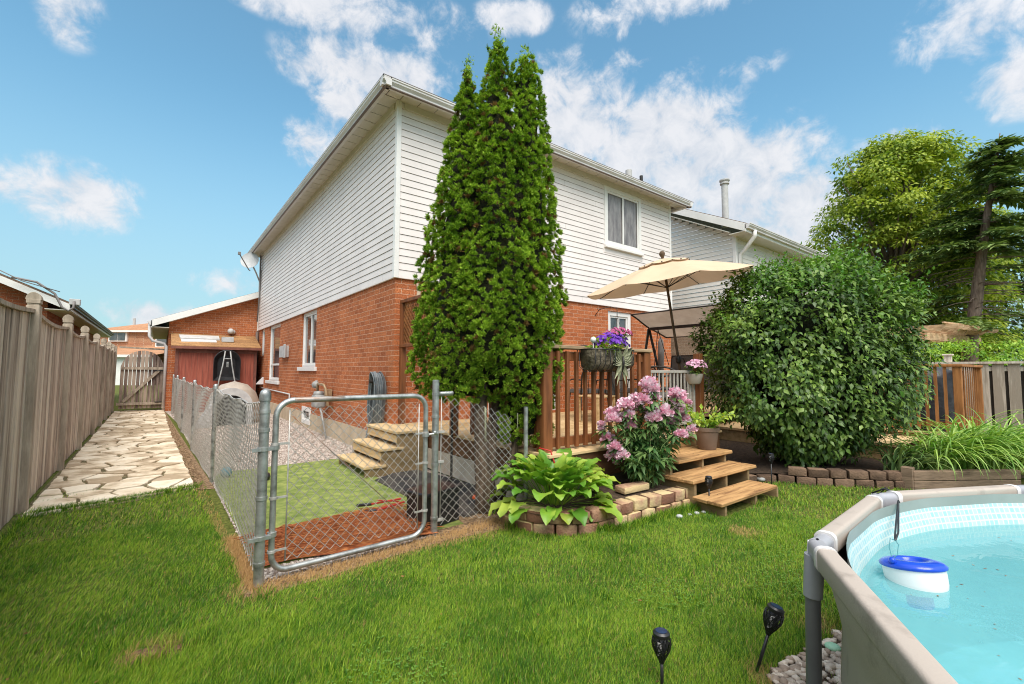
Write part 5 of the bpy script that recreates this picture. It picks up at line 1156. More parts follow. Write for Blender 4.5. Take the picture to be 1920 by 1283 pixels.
tag(npmesh('yard_litter', V, F, M['cedar_brown']), 'bits of dry leaf on the gravel and turf of the side yard', 'leaves', kind='stuff')
# ---- beds and retaining walls
BED = [(-.34,-3.22)]+WALLF[1:]+[(1.6,-3.30),(-.28,-3.22)]
poly_sheet('planting_bed', [(x,y+(.06 if y < -3.7 else 0)) for x,y in BED], .165, M['soil'])
def resample(line, step):
    P = np.array(line); d = np.r_[0, np.cumsum(np.hypot(*np.diff(P, axis=0).T))]; s = np.arange(0, d[-1], step)
    return np.stack([np.interp(s, d, P[:,0]), np.interp(s, d, P[:,1])], 1), d[-1]
def block_course(b, line, z0, h, ln, dep, shift, seed):
    rs = random.Random(seed); P, L = resample(line, .01); n = len(P); i = int(shift/.01)
    inward = None
    while i < n-6:
        l = ln*rs.uniform(.88,1.1); j = min(n-1, i+int(l/.01)); p, q = P[i], P[j]; d = q-p; dl = np.linalg.norm(d)
        if dl < .05: break
        d = d/dl; nn = np.array([-d[1], d[0]]); p = p+d*.004; q = q-d*.004; off = rs.uniform(-.006,.006)
        p = p+nn*(off); q = q+nn*off; g = .012
        a = [p, q, q+nn*dep-d*g, p+nn*dep+d*g]; m_ = (p+q)/2-nn*.010
        z1 = z0+h-.004; a = [a[0], m_, a[1], a[2], a[3]]; k = len(a)
        jj = lambda: rs.uniform(-.004,.004)
        vs = [(v[0]+jj(), v[1]+jj(), z0) for v in a]+[(v[0]+jj(), v[1]+jj(), z1+jj()*.7) for v in a]
        b.add(vs, [tuple(range(k))[::-1], tuple(range(k,2*k))]+[(u,(u+1)%k,(u+1)%k+k,u+k) for u in range(k)])
        i = j+1
rw = thing('retaining_wall', 'low curved wall of red and tan split blocks round the hosta bed', 'wall', (.3,-3.9,0))
def blockmesh(b, name, mt, parent):
    o = b.build(name, mt, parent, bevel=.011, seg=2, smooth=True, auto=True); return o
b = MB(); block_course(b, WALLF, -.015, .100, .20, .13, 0, 1); blockmesh(b, 'lower_course', M['block'], rw)
b = MB(); block_course(b, [(x,y+.012) for x,y in WALLF], .087, .102, .20, .14, .10, 2); blockmesh(b, 'upper_course', M['block'], rw)
b = MB(); b.prism([(.78,-3.72,.20),(1.15,-3.74,.20),(1.17,-3.62,.20),(.80,-3.58,.20)], (0,0,-.02), (0,0,.045)); blockmesh(b, 'capstone', M['block'], rw)
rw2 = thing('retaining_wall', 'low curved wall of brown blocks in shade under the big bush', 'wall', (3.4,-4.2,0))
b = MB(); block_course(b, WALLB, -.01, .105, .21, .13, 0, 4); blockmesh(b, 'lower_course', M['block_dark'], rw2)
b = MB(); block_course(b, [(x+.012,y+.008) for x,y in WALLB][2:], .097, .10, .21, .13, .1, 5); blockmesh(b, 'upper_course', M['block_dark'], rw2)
b = MB(); d = Vector((5.55-4.2,-6.05+5.15,0)).normalized()
for k in range(2):
    a = Vector((4.2,-5.15,.055+k*.11)); b.bar(a, a+d*1.35, .10, .105)
b.build('timber_edging', M['oldtimber'], rw2, bevel=.006)
b = MB(); b.bar((4.2,-5.13,.0),(4.2,-5.13,.26),.11,.11); b.build('timber_post', M['oldtimber'], rw2, bevel=.005)
poly_sheet('shaded_bed', [(2.74,-3.78),(3.0,-3.76),(3.36,-4.02),(3.60,-4.42),(3.84,-4.68),(4.08,-4.95),(4.3,-5.1),(5.6,-5.98),(6.9,-5.3),(6.9,-2.0),(3.4,-2.0),(3.4,-3.3),(2.72,-3.3)], .10, M['soil'])
for i, (x, y, z, s) in enumerate(((3.15,-3.93,.02,.05),(1.42,-4.16,.0,.022),(1.33,-4.14,.0,.026),(1.24,-4.12,.0,.020),(1.10,-4.1,.0,.032))):
    b = MB(); b.sphere((x,y,z+s*.4), s, 8, .6); tag(b.build('rock', M['dishgrey'] if i else M['greypaint'], smooth=True), 'grey rock at the edge of the shaded bed' if i == 0 else ('','rightmost of the four small pale stones in the grass before the block wall','second from the right of the four small pale stones by the block wall','third from the right of the four small pale stones by the block wall','leftmost and largest of the four small pale stones by the block wall')[i], 'stone', None if i == 0 else 'white stones by the steps')
b = MB(); b.prism([(6.2,-5.55,.25),(6.9,-5.75,.25),(7.3,-5.5,.25),(6.9,-5.3,.25),(6.3,-5.3,.25)], (0,0,0), (0,0,.12)); tag(b.build('flat_rock', M['sand'], bevel=.03, seg=2, smooth=True), 'pale flat rock behind the daylilies by the grill deck', 'rock')

# ---- cedar
ct = thing('cedar_tree', 'tall dense green cedar with three pointed tops beside the deck', 'tree', (-.27,-2.82,0))
ce = np.array([.792,-.61]); cf2 = np.array([.61,.792])        # across and away from the lawn
CC = np.array([-.12,-2.66])
def P2(a, b): return CC+ce*a+cf2*b
SP = [dict(c=P2(.10,-.04), top=4.92, bot=1.02, t=[0,.12,.3,.6,1.1,1.8,2.4,3.0,3.4,3.75], r=[.0,.05,.095,.165,.28,.39,.46,.52,.50,.36]),
      dict(c=P2(.40,.06), top=4.78, bot=.62, t=[0,.1,.3,.7,1.2,1.8,2.6,3.2,3.6,4.15], r=[.07,.135,.16,.205,.26,.32,.385,.36,.31,.22]),
      dict(c=P2(-.225,.02), top=4.62, bot=1.02, t=[0,.1,.25,.6,1.1,1.7,2.4,3.0,3.3,3.55], r=[.0,.035,.075,.15,.25,.36,.46,.52,.50,.38])]
def srad(s, z): return np.interp(s['top']-z, s['t'], s['r'], left=-.05, right=-.05)
def cedar_surface(n):
    P = []; Nn = []
    while sum(len(p) for p in P) < n:
        k = 4000; si = rng.integers(0, 3, k); a = rng.uniform(0, 6.283, k); u = rng.random(k)
        for q, s in enumerate(SP):
            m_ = si == q; z = s['bot']+(s['top']-s['bot'])*u[m_]; r = srad(s, z); keep = rng.random(m_.sum()) < r/.56+.08
            lump = 1+.07*np.sin(a[m_]*5+z*4.1+q)+.07*np.sin(a[m_]*8-z*6.3)+.05*np.sin(z*13+a[m_]*3)
            rr_ = r*lump; x = s['c'][0]+rr_*np.cos(a[m_]); y = s['c'][1]+rr_*np.sin(a[m_])
            for p, s2_ in enumerate(SP):
                if p != q: keep &= np.hypot(x-s2_['c'][0], y-s2_['c'][1]) > srad(s2_, z)*.9
            keep &= r > 0
            P.append(np.stack([x, y, z], 1)[keep]); Nn.append(np.stack([np.cos(a[m_]), np.sin(a[m_]), np.full(m_.sum(), .35)], 1)[keep])
    return np.concatenate(P)[:n], np.concatenate(Nn)[:n]
def spray_tpl():
    vs = []; fs = []; 
    for a, l, w_ in ((-.85,.62,.12),(-.42,.85,.13),(0,1.0,.13),(.42,.85,.13),(.85,.62,.12)):
        o = len(vs); s, c = math.sin(a), math.cos(a); px, py = .12*s, .12
        vs += [(px-w_*c*.55, py+w_*s*.55, 0),(px+w_*c*.55, py-w_*s*.55, 0),(px+s*l*.9+w_*c*.35, py+c*l*.62-w_*s*.3, .05),(px+s*l, py+c*l*.95, -.05),(px+s*l*.6-w_*c*.6, py+c*l*.55+w_*s*.5, .04)]
        fs += [(o,o+1,o+2),(o,o+2,o+3),(o,o+3,o+4)]
    return np.array(vs), np.array(fs)
tv, tf = spray_tpl()
TP, TN = cedar_surface(7600); ns = 20
TN = TN/np.linalg.norm(TN, axis=1, keepdims=True)
inset = rng.choice([0,0,.02,.05,.09,.14], len(TP)); TP = TP-TN*inset[:,None]
P = np.repeat(TP, ns, 0); Nn = np.repeat(TN, ns, 0); Dd = Nn*1.0+unit(len(P))*.85; Dd[:,2] += .25
Dd /= np.linalg.norm(Dd, axis=1, keepdims=True)
P = P+Dd*rng.uniform(0, .028, len(P))[:,None]
S = rng.uniform(.018, .040, len(P)); midx = (np.repeat(rng.random(len(TP)) < .065, ns) | (rng.random(len(P)) < .03))
V, F = scatter(tv, tf, P, frames(Dd, Nn+unit(len(P))*.5, rng.uniform(-1.2, 1.2, len(P))), S)
npmesh('crown', V, F, [M['cedar'], M['cedar_brown']], ct, midx=np.repeat(midx, len(tf)))
# wispy leaders at the tips
P = []; Dd = []
for s in SP:
    for k in range(150):
        z = s['top']+rng.uniform(-.35, .16); j = rng.normal(0, .03+.05*max(0, s['top']-z), 2); P.append((s['c'][0]+j[0], s['c'][1]+j[1], z)); Dd.append((rng.normal(0,.3), rng.normal(0,.3), 1))
P = np.array(P); Dd = np.array(Dd); V, F = scatter(tv, tf, P, frames(Dd, unit(len(P))), rng.uniform(.02, .045, len(P))); npmesh('leader_shoots', V, F, M['cedar'], ct)
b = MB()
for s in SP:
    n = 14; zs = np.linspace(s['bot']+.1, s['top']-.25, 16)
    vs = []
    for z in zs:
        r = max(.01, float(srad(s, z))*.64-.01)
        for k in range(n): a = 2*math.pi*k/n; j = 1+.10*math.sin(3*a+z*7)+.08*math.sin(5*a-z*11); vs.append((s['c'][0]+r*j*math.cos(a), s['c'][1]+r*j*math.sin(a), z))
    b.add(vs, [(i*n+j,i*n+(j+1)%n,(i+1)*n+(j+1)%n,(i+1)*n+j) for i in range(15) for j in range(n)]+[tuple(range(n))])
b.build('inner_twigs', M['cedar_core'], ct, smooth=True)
b = MB(); b.tube([(-.24,-2.84,-.02),(-.25,-2.83,.12),(-.27,-2.80,.5),(-.25,-2.76,1.0),(-.15,-2.70,1.6)], [.13,.085,.07,.065,.05], 12)
b.tube([(-.16,-2.78,-.02),(-.15,-2.76,.3),(-.08,-2.72,.8),(.05,-2.70,1.3)], [.10,.06,.055,.05], 10); b.tube([(-.05,-2.80,.05),(.10,-2.84,.5),(.20,-2.86,1.0)], [.05,.04,.03], 8)
b.build('trunk', M['bark'], ct, smooth=True)
b = MB(); b.tube([(-.32,-2.95,.70),(-.325,-2.95,1.02)], .009, 8); b.tube([(.03,-3.0,.72),(.03,-3.0,.95)], .006, 8); tag(b.build('thermometer_tube', M['moss'], smooth=True), 'thin pale tube hanging in front of the cedar trunk', 'tube')

# ---- big bush
bs = thing('large_bush', 'big dome of dark green leaves between the front steps and the daylilies', 'bush', (4.49,-4.05,.1))
BC = np.array([4.42,-4.00,1.56]); be = np.array([.792,-.61,0]); bf = np.array([.61,.792,0])
def bush_pt(u, lump=True):
    """unit vector -> surface point and normal of a lumpy superellipsoid"""
    ex = np.array([1.62,1.62,.92]); q = np.stack([u@be, u[:,2], u@bf], 1)
    n_ = 3.3; sc = (np.abs(q[:,0])**n_+np.abs(q[:,1])**n_+np.abs(q[:,2])**n_)**(-1/n_)
    q2 = q*sc[:,None]
    w_ = np.stack([q2[:,0]*1.20, q2[:,1]*1.34, q2[:,2]*.92], 1)
    # lower part tucks in, upper left shoulder slopes
    t = w_[:,1]
    w_[:,0] *= np.where(t < -.8, 1-.38*(-t-.8)/.7, 1); w_[:,2] *= np.where(t < -.6, 1-.45*(-t-.6)/.9, 1)
    w_[:,1] -= np.where(t > .5, np.clip(.22*np.abs(w_[:,0]-.05)**1.6*(t-.5), 0, .5), 0)
    w_[:,1] += np.where(t < -.9, .18*np.abs(w_[:,0])**1.2, 0)
    lump_ = 1+(.05*np.sin(q[:,0]*7+q[:,1]*5+.6)+.05*np.sin(q[:,1]*10-q[:,0]*6+1)+.035*np.sin(q[:,0]*17+q[:,1]*15)+.02*np.sin(q[:,0]*29-q[:,1]*23)) if lump else 1
    w_ = w_*np.reshape(lump_, (-1,1)) if lump else w_
    P = BC+w_[:,0:1]*be+w_[:,2:3]*bf+np.stack([0*t, 0*t, w_[:,1]], 1)
    N_ = q/np.array([1.6,1.6,.9]); N_ = N_[:,0:1]*be+N_[:,2:3]*bf+np.stack([0*t, 0*t, N_[:,1]], 1)
    return P, N_/np.linalg.norm(N_, axis=1, keepdims=True)
nt_ = 5200; u = unit(nt_); u = u[(u@bf) < .55]; TP, TN = bush_pt(u); k = 9
TP = TP-TN*rng.choice([0,0,.03,.08,.15,.24], len(TP))[:,None]
P = np.repeat(TP, k, 0)+rng.normal(0, .055, (len(TP)*k, 3)); Nn = np.repeat(TN, k, 0)
Dd = Nn*.55+unit(len(P))*.55; Dd[:,2] -= .35; Up = Nn*.7+unit(len(P))*.35; Up[:,2] += .75
lt, lf = leaf_tpl(.27, .07, -.2); S = rng.uniform(.045, .10, len(P))
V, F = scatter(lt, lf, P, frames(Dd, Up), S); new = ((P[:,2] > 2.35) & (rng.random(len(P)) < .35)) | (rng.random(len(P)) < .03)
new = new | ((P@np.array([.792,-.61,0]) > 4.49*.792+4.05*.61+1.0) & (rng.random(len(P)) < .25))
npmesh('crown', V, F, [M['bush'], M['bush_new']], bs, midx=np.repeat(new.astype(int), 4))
# young upright shoots that break the outline
P = []; Dd = []; 
u = unit(900); u = u[(u[:,2] > .15) & ((u@bf) < .5)][:210]; TP, TN = bush_pt(u)
for p, n_ in zip(TP, TN):
    ln = rng.uniform(.06, .34); dr = n_*.6+np.array([0,0,.8])+rng.normal(0,.25,3); dr /= np.linalg.norm(dr)
    for t in np.linspace(0, 1, 6): P.append(p+dr*ln*t); Dd.append(dr*.5+rng.normal(0,.6,3))
P = np.array(P); Dd = np.array(Dd); V, F = scatter(lt, lf, P, frames(Dd, unit(len(P))+np.array([0,0,1])), rng.uniform(.045, .08, len(P))); npmesh('young_shoots', V, F, M['bush_new'], bs)
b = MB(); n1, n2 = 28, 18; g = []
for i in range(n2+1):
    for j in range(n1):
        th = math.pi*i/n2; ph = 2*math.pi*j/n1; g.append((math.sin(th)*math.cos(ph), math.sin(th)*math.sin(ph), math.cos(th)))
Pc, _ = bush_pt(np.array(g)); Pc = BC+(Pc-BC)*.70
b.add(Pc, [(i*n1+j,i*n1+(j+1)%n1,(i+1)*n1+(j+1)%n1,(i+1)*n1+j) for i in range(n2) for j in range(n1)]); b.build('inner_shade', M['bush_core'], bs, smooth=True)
b = MB(); rs = random.Random(4)
for k in range(9):
    a = rs.uniform(0, 6.28); x, y = 4.35+.25*math.cos(a), -4.05+.2*math.sin(a); x2, y2 = x+rs.uniform(-.7,.7), y+rs.uniform(-.4,.4); b.tube([(x,y,.05),((x+x2)/2,(y+y2)/2,.5),(x2,y2,1.2)], [.03,.022,.012], 7)
b.build('stems', M['twig'], bs, smooth=True)

# ---- hosta
def blade_leaf(base, az, length, width, rise, arch, petiole, n=7, m=5, ripple=.012, cup=.10, tipw=.75):
    """returns verts, faces of one broad leaf on an arching stalk"""
    base = np.array(base); h = np.array([math.cos(az), math.sin(az), 0]); s_ = np.array([-math.sin(az), math.cos(az), 0]); V = []; F = []
    el0 = rise; p = base.copy(); path = []; steps = 6
    for i in range(steps): path.append(p.copy()); p = p+(h*math.cos(el0)+np.array([0,0,math.sin(el0)]))*petiole/steps
    o = 0
    for i, q in enumerate(path+[p]):
        V += [q-s_*.006, q+s_*.006]
        if i: F += [(2*i-2, 2*i-1, 2*i+1, 2*i)]
    o = len(V); el = el0
    for i in range(n+1):
        t = i/n; w_ = width/2*max(0.0, math.sin(math.pi*min(1, t**tipw)))**.75 if 0 < t < 1 else 0.003
        d = h*math.cos(el)+np.array([0,0,math.sin(el)]); nn = -h*math.sin(el)+np.array([0,0,math.cos(el)])
        for j in range(m+1):
            v = j/m*2-1; rp = ripple*math.sin(t*15+az*5+v*2)*abs(v)
            V.append(p+s_*w_*v+nn*(w_*cup*4*(v*v)*.5+rp+.004*math.cos(v*16)*(1-abs(v))))
        p = p+d*length/n; el -= arch/n*(.4+1.2*t)
    for i in range(n):
        for j in range(m): a = o+i*(m+1)+j; F.append((a, a+1, a+m+2, a+m+1))
    return np.array(V), np.array(F)
ho = thing('hosta', 'big lime green hosta spilling over the curved block wall', 'plant', (.12,-3.44,.15))
pr = []; rs = random.Random(11)
for k in range(150):
    t = (k+.5)/150; az = k*2.399963+rs.uniform(-.2,.2); rise = R(86-66*t**.75+rs.uniform(-6,6)); pet = .21+.19*t**.6+rs.uniform(-.04,.04)
    if k > 118: pet *= rs.uniform(.6,.95); rise = R(rs.uniform(2,16))
    L = rs.uniform(.165,.25); wdt = L*rs.uniform(.60,.76); r0_ = .05+.10*t
    pr.append(blade_leaf((0.12+r0_*math.cos(az), -3.44+r0_*math.sin(az), .16), az, L, wdt, rise, R(70+42*t+rs.uniform(-15,15)), pet*(.95 if math.sin(az) > -.3 else .80)))
V, F = merge(pr); npmesh('leaves', V, F, M['hosta'], ho, smooth=True)

# ---- peony
pe = thing('peony', 'peony bush heavy with frilly pink flowers in front of the deck', 'plant', (1.25,-3.66,.17))
FL = [(1.15,-3.75,1.23,0.093),(1.15,-3.78,1.17,0.087),(1.06,-3.64,1.09,0.066),(0.92,-3.63,1.03,0.091),(1.07,-3.74,1.07,0.092),(1.24,-3.75,1.09,0.072),(1.21,-3.57,0.96,0.085),(1.27,-3.64,0.94,0.067),(0.93,-3.45,0.93,0.078),(0.83,-3.55,0.88,0.086),(1.00,-3.55,0.85,0.082),(0.99,-3.62,0.81,0.076),(0.95,-3.64,0.92,0.070),(1.17,-3.78,0.89,0.087),(1.29,-3.82,0.94,0.098),(1.44,-3.69,0.84,0.074),(1.50,-3.76,0.84,0.085),(1.58,-3.82,0.93,0.091),(1.61,-3.83,0.87,0.079),(1.39,-3.89,1.14,0.077),(1.44,-3.89,1.07,0.083),(1.56,-3.87,1.13,0.051),(1.64,-3.88,1.04,0.045),(1.73,-3.87,0.75,0.057),(1.69,-3.84,0.69,0.069),(1.44,-3.92,0.72,0.071),(0.80,-3.42,0.82,0.049),(0.81,-3.41,0.77,0.049),(0.84,-3.46,0.69,0.071),(0.85,-3.55,0.60,0.075),(0.88,-3.48,0.50,0.076),(0.90,-3.60,0.52,0.075),(1.06,-3.45,0.41,0.073)]
pt = np.array([(0,0,0),(-.32,.45,.10),(.32,.45,.10),(0,.5,-.02),(-.26,.95,.22),(0,1.02,.10),(.26,.95,.22)]); pf = np.array([(0,3,1),(0,2,3),(1,3,5),(1,5,4),(3,2,5),(2,6,5)])
for (x, y, z, r) in FL:
    r *= 1.14; n = 150; u_ = unit(n); u_[:,2] = np.abs(u_[:,2])*.9-.25; u_ /= np.linalg.norm(u_, axis=1, keepdims=True)
    c = np.array([x,y,z]); rad = r*rng.uniform(.25, .80, n)
    V, F = scatter(pt, pf, c+u_*rad[:,None]*.8-u_*r*.2, frames(u_+unit(n)*.45, np.array([0,0,1.])+unit(n)*.6, rng.uniform(-1,1,n)), rng.uniform(.38,.68,n)*r)
    npmesh('flower', V, F, M['pink'], pe, smooth=True)
b = MB(); base = Vector((1.25,-3.60,.16)); stems = []
for (x, y, z, r) in FL:
    g = Vector((base.x+rng.normal(0,.09), base.y+rng.normal(0,.06), .16)); e = Vector((x,y,z-r*.4)); m1 = g.lerp(e,.5)+Vector((0,0,.18)); m2 = g.lerp(e,.8)+Vector((0,0,.14))
    stems.append((g,m1,m2,e)); b.tube([g,m1,m2,e], .0042, 5)
for k in range(46):
    g = Vector((base.x+rng.normal(0,.1), base.y+rng.normal(0,.06), .16)); a = rng.uniform(0,6.28); rr2 = rng.uniform(.12,.42); hh = rng.uniform(.35,.75)-rr2*.3
    e = Vector((g.x+rr2*math.cos(a), g.y+rr2*.7*math.sin(a), .16+hh)); m1 = g.lerp(e,.45)+Vector((0,0,.12)); stems.append((g,m1,g.lerp(e,.8)+Vector((0,0,.06)),e)); b.tube([g,m1,g.lerp(e,.8)+Vector((0,0,.06)),e], .004, 5)
b.build('stems', M['stem'], pe, smooth=True)
P = []; Dd = []
for st_ in stems:
    for t in np.linspace(.30, .98, 9):
        q = st_[0].lerp(st_[1], t/.5) if t < .5 else (st_[1].lerp(st_[2], (t-.5)/.3) if t < .8 else st_[2].lerp(st_[3], (t-.8)/.2))
        a = rng.uniform(0, 6.28); 
        for da in (-.55, 0, .55):
            d_ = np.array([math.cos(a+da), math.sin(a+da), rng.uniform(-.75,.05)]); P.append(np.array(q)+d_*.02); Dd.append(d_)
P = np.array(P); Dd = np.array(Dd); lt2, lf2 = leaf_tpl(.17, .05, -.14); V, F = scatter(lt2, lf2, P, frames(Dd, np.array([0,0,1.])+unit(len(P))*.5), rng.uniform(.08,.14,len(P)))
npmesh('leaves', V, F, M['peonyleaf'], pe)

# ---- daylilies
def strap(base, az, L, w_, rise, arch, n=9):
    h = np.array([math.cos(az), math.sin(az), 0]); s_ = np.array([-math.sin(az), math.cos(az), 0]); p = np.array(base, float); el = rise; V = []; F = []
    for i in range(n+1):
        t = i/n; ww = w_*(1-t**2.2)*.5+.0008; nn = -h*math.sin(el)+np.array([0,0,math.cos(el)])
        V += [p-s_*ww+nn*ww*.7, p, p+s_*ww+nn*ww*.7]; p = p+(h*math.cos(el)+np.array([0,0,math.sin(el)]))*L/n; el -= arch/n*(.5+t)
        if i: a = 3*(i-1); F += [(a,a+1,a+4,a+3),(a+1,a+2,a+5,a+4)]
    return np.array(V), np.array(F)
clumps = [(4.60,-4.98,.42),(4.92,-5.20,.62),(5.22,-5.36,.72),(5.55,-5.52,.76),(5.88,-5.70,.72),(6.2,-5.92,.62)]
for i, (cx, cy, sc) in enumerate(clumps):
    q = thing('daylily', ('small thin daylily clump half in shade at the left end of the row','second daylily clump from the bush, arching over the timber edge','tall middle daylily clump before the orange balusters','broad daylily clump right of the middle, leaning right','daylily clump just left of the last, against the flat rock','last daylily clump nearest the grey board fence')[i], 'plant', (cx,cy,.1), 'daylilies along the timber edge')
    pr = []; n = int(135*sc/.6)
    for k in range(n):
        az = rng.normal(-1.1,1.15) if rng.random() < .75 else rng.uniform(0,6.28); pr.append(strap((cx-.06+rng.normal(0,.10), cy-.05+rng.normal(0,.08), .16), az, sc*rng.uniform(.9,1.5), rng.uniform(.018,.030), R(rng.uniform(48,88)), R(rng.uniform(90,175))))
    V, F = merge(pr); npmesh('leaves', V, F, M['lily'] if i else M['spruce'], q, smooth=True)

# ---- maple and spruce behind the fence, hedge
def tree_leaves(centers, radii, n_each, tpl, size, flat=.75):
    P = []; Dd = []; U_ = []
    for c, r in zip(centers, radii):
        n = max(8, int(n_each*(r**2))); u_ = unit(n); u_[:,2] = np.where(u_[:,2] < -.25, -u_[:,2], u_[:,2]); rad = r*rng.uniform(.65, 1.05, n)
        P.append(c+u_*rad[:,None]*np.array([1,1,flat])); Dd.append(u_*np.array([1,1,.2])+unit(n)*.5-np.array([0,0,.45])); U_.append(u_+np.array([0,0,1.0])+unit(n)*.5)
    P = np.concatenate(P); Dd = np.concatenate(Dd); U_ = np.concatenate(U_)
    return scatter(tpl[0], tpl[1], P, frames(Dd, U_), rng.uniform(size[0], size[1], len(P)))
te = np.array([.792,-.61,0]); tf_ = np.array([.61,.792,0])
def at3(a, b, z, base): return base+te*a+tf_*b+np.array([0,0,z])
mp = thing('maple_tree', 'broad yellow green maple tree standing beyond the grey fence', 'tree', (18.9,-2.0,0)); MB0 = np.array([18.9,-2.0,0])
prof = lambda z: np.interp(z, [1.5,2.5,4.5,6.5,8,9.2,10.0], [2.6,3.0,3.35,3.3,2.9,2.0,.9])
cs = []; rds = []
while len(cs) < 620:
    z = rng.uniform(1.6, 9.9); m_ = float(prof(z)); a = rng.uniform(0, 6.283); rr2 = m_*math.sqrt(rng.uniform(.12,1)); c = at3(rr2*math.cos(a)*.93+.35, rr2*.75*math.sin(a), z, MB0)
    if math.sin(z*2.3+a*3)+math.sin(z*1.1-a*2) < -1.6: continue
    cs.append(c); rds.append(rng.uniform(.32, .66))
for (a, z, r) in ((-2.1,8.4,.35),(-2.4,7.6,.3),(-2.9,6.6,.35),(-3.0,5.3,.4),(-2.8,4.3,.4),(-1.9,9.2,.4),(.3,10.2,.35),(1.2,10.1,.3),(-.6,10.0,.4),(-2.3,8.9,.25),(-3.0,4.0,.3)): cs.append(at3(a,-.3,z,MB0)); rds.append(r)
V, F = tree_leaves(cs, rds, 430, leaf_tpl(.26, .06, -.2), (.11,.19)); npmesh('crown', V, F, M['maple'], mp)
b = MB(); b.tube([(18.9,-2.0,0),(18.95,-2.0,1.6),(18.8,-1.9,3.2),(18.7,-1.9,5.5),(18.6,-1.9,7.5)], [.26,.20,.16,.10,.04], 12); b.build('trunk', M['bark2'], mp, smooth=True)
b = MB()
for c in cs[::5]:
    s = np.array([18.8,-1.95,max(1.4, c[2]*.62)]); b.tube([s, (s+c)/2+np.array([0,0,.2]), c], [.06,.035,.012], 6)
b.build('branches', M['bark2'], mp, smooth=True)
spr = thing('spruce_tree', 'tall thin spruce with bare brown lower branches right of the maple', 'tree', (16.6,-4.08,0))
SPT = [np.array([(q[0]+2.82)*.84-2.82, (q[1]+6.6)*.84-6.6, 0 if q[2] == 0 else (q[2]-1.37)*.84+1.37]) for q in ((20.3,-3.6,0),(20.36,-3.69,2.5),(20.42,-3.9,4.05),(20.55,-4.2,6.55),(20.76,-4.6,9.2),(20.82,-4.7,10.0))]
def strunk(z): return np.array([np.interp(z, [p[2] for p in SPT], [p[i] for p in SPT]) for i in range(3)])
b = MB(); b.tube(SPT, [.20,.17,.15,.10,.04,.01], 12); b.build('trunk', M['bark2'], spr, smooth=True)
P = []; Dd = []; U_ = []; b = MB()
for k in range(150):
    z = 2.5+5.9*rng.random(); a = rng.uniform(0, 6.283); L = np.interp(z, [2.4,4.4,6.1,7.8,8.7], [1.7,1.9,1.6,.75,.12])*rng.uniform(.6,1.1); s = strunk(z); dirv = np.array([math.cos(a), math.sin(a), 0]); bare = z < 4.9 and rng.random() < .85
    pts_ = [s+dirv*L*t+np.array([0,0,L*(.10*t-.42*t*t+.16*t**3)]) for t in np.linspace(0,1,7)]
    b.tube([q+np.array([0,0,rng.normal(0,.05*L)*t]) for t, q in enumerate(pts_[:6])] if bare and False else pts_, [.016*(1-t*.85) for t in np.linspace(0,1,7)], 5)
    if bare: continue
    for t in np.linspace(.15, 1, int(26*L)):
        q = s+dirv*L*t+np.array([0,0,L*(.10*t-.42*t*t+.16*t**3)]); sd = np.array([-dirv[1], dirv[0], 0])
        for sg in (-1,1,-1,1):
            P.append(q+unit(1)[0]*.05); Dd.append(dirv*.7+sd*sg*.8+np.array([0,0,-.35*rng.random()])+unit(1)[0]*.35); U_.append(np.array([0,0,1.])+unit(1)[0]*.3)
P = np.array(P); Dd = np.array(Dd); U_ = np.array(U_); V, F = scatter(np.array([(0,0,0),(-.13,.5,.03),(.13,.5,.03),(0,1,-.08)]), np.array([(0,2,3),(0,3,1)]), P, frames(Dd, U_), rng.uniform(.16,.36,len(P)))
npmesh('crown', V, F, M['spruce'], spr); b.build('branches', M['bark2'], spr, smooth=True)
def leafy(name, label, cat, base, ext, n_cl, r, n_each, size, mt, grp=None, zc=0, trunk=True):
    q = thing(name, label, cat, tuple(base), grp); cs = [np.array(base)+te*rng.uniform(-ext[0],ext[0])+tf_*rng.uniform(-ext[1],ext[1])+np.array([0,0,rng.uniform(zc,ext[2])]) for _ in range(n_cl)]
    V, F = tree_leaves(cs, [rng.uniform(r*.6, r) for _ in cs], n_each, leaf_tpl(.24,.05,-.1), size); npmesh('crown', V, F, mt, q)
    if trunk: b = MB(); b.tube([base, np.array(base)+np.array([0,0,ext[2]*.8])], [.12,.04], 8); b.build('trunk', M['bark2'], q, smooth=True)
    return q
leafy('tree', 'dark green tree filling in behind the spruce at the right edge', 'tree', (26.5,-7.6,0), (2.6,1.4,8.0), 170, .95, 230, (.15,.27), M['spruce'], zc=1.2)
leafy('tree', 'dark green trees low behind the maple trunk', 'tree', (23.5,-3.2,0), (3.4,1.2,7.4), 150, .95, 220, (.16,.28), M['spruce'], zc=.6)
leafy('hedge', 'bright green shrubs just over the top of the grey board fence', 'hedge', (13.2,-5.3,0), (2.2,.5,2.02), 95, .30, 1100, (.05,.10), M['hedge'], zc=.9, trunk=False)
leafy('shrub', 'bright green shrub under the pergola beams', 'shrub', (12.6,-3.9,0), (.5,.4,2.05), 22, .28, 1100, (.05,.10), M['hedge'], zc=.9, trunk=False)

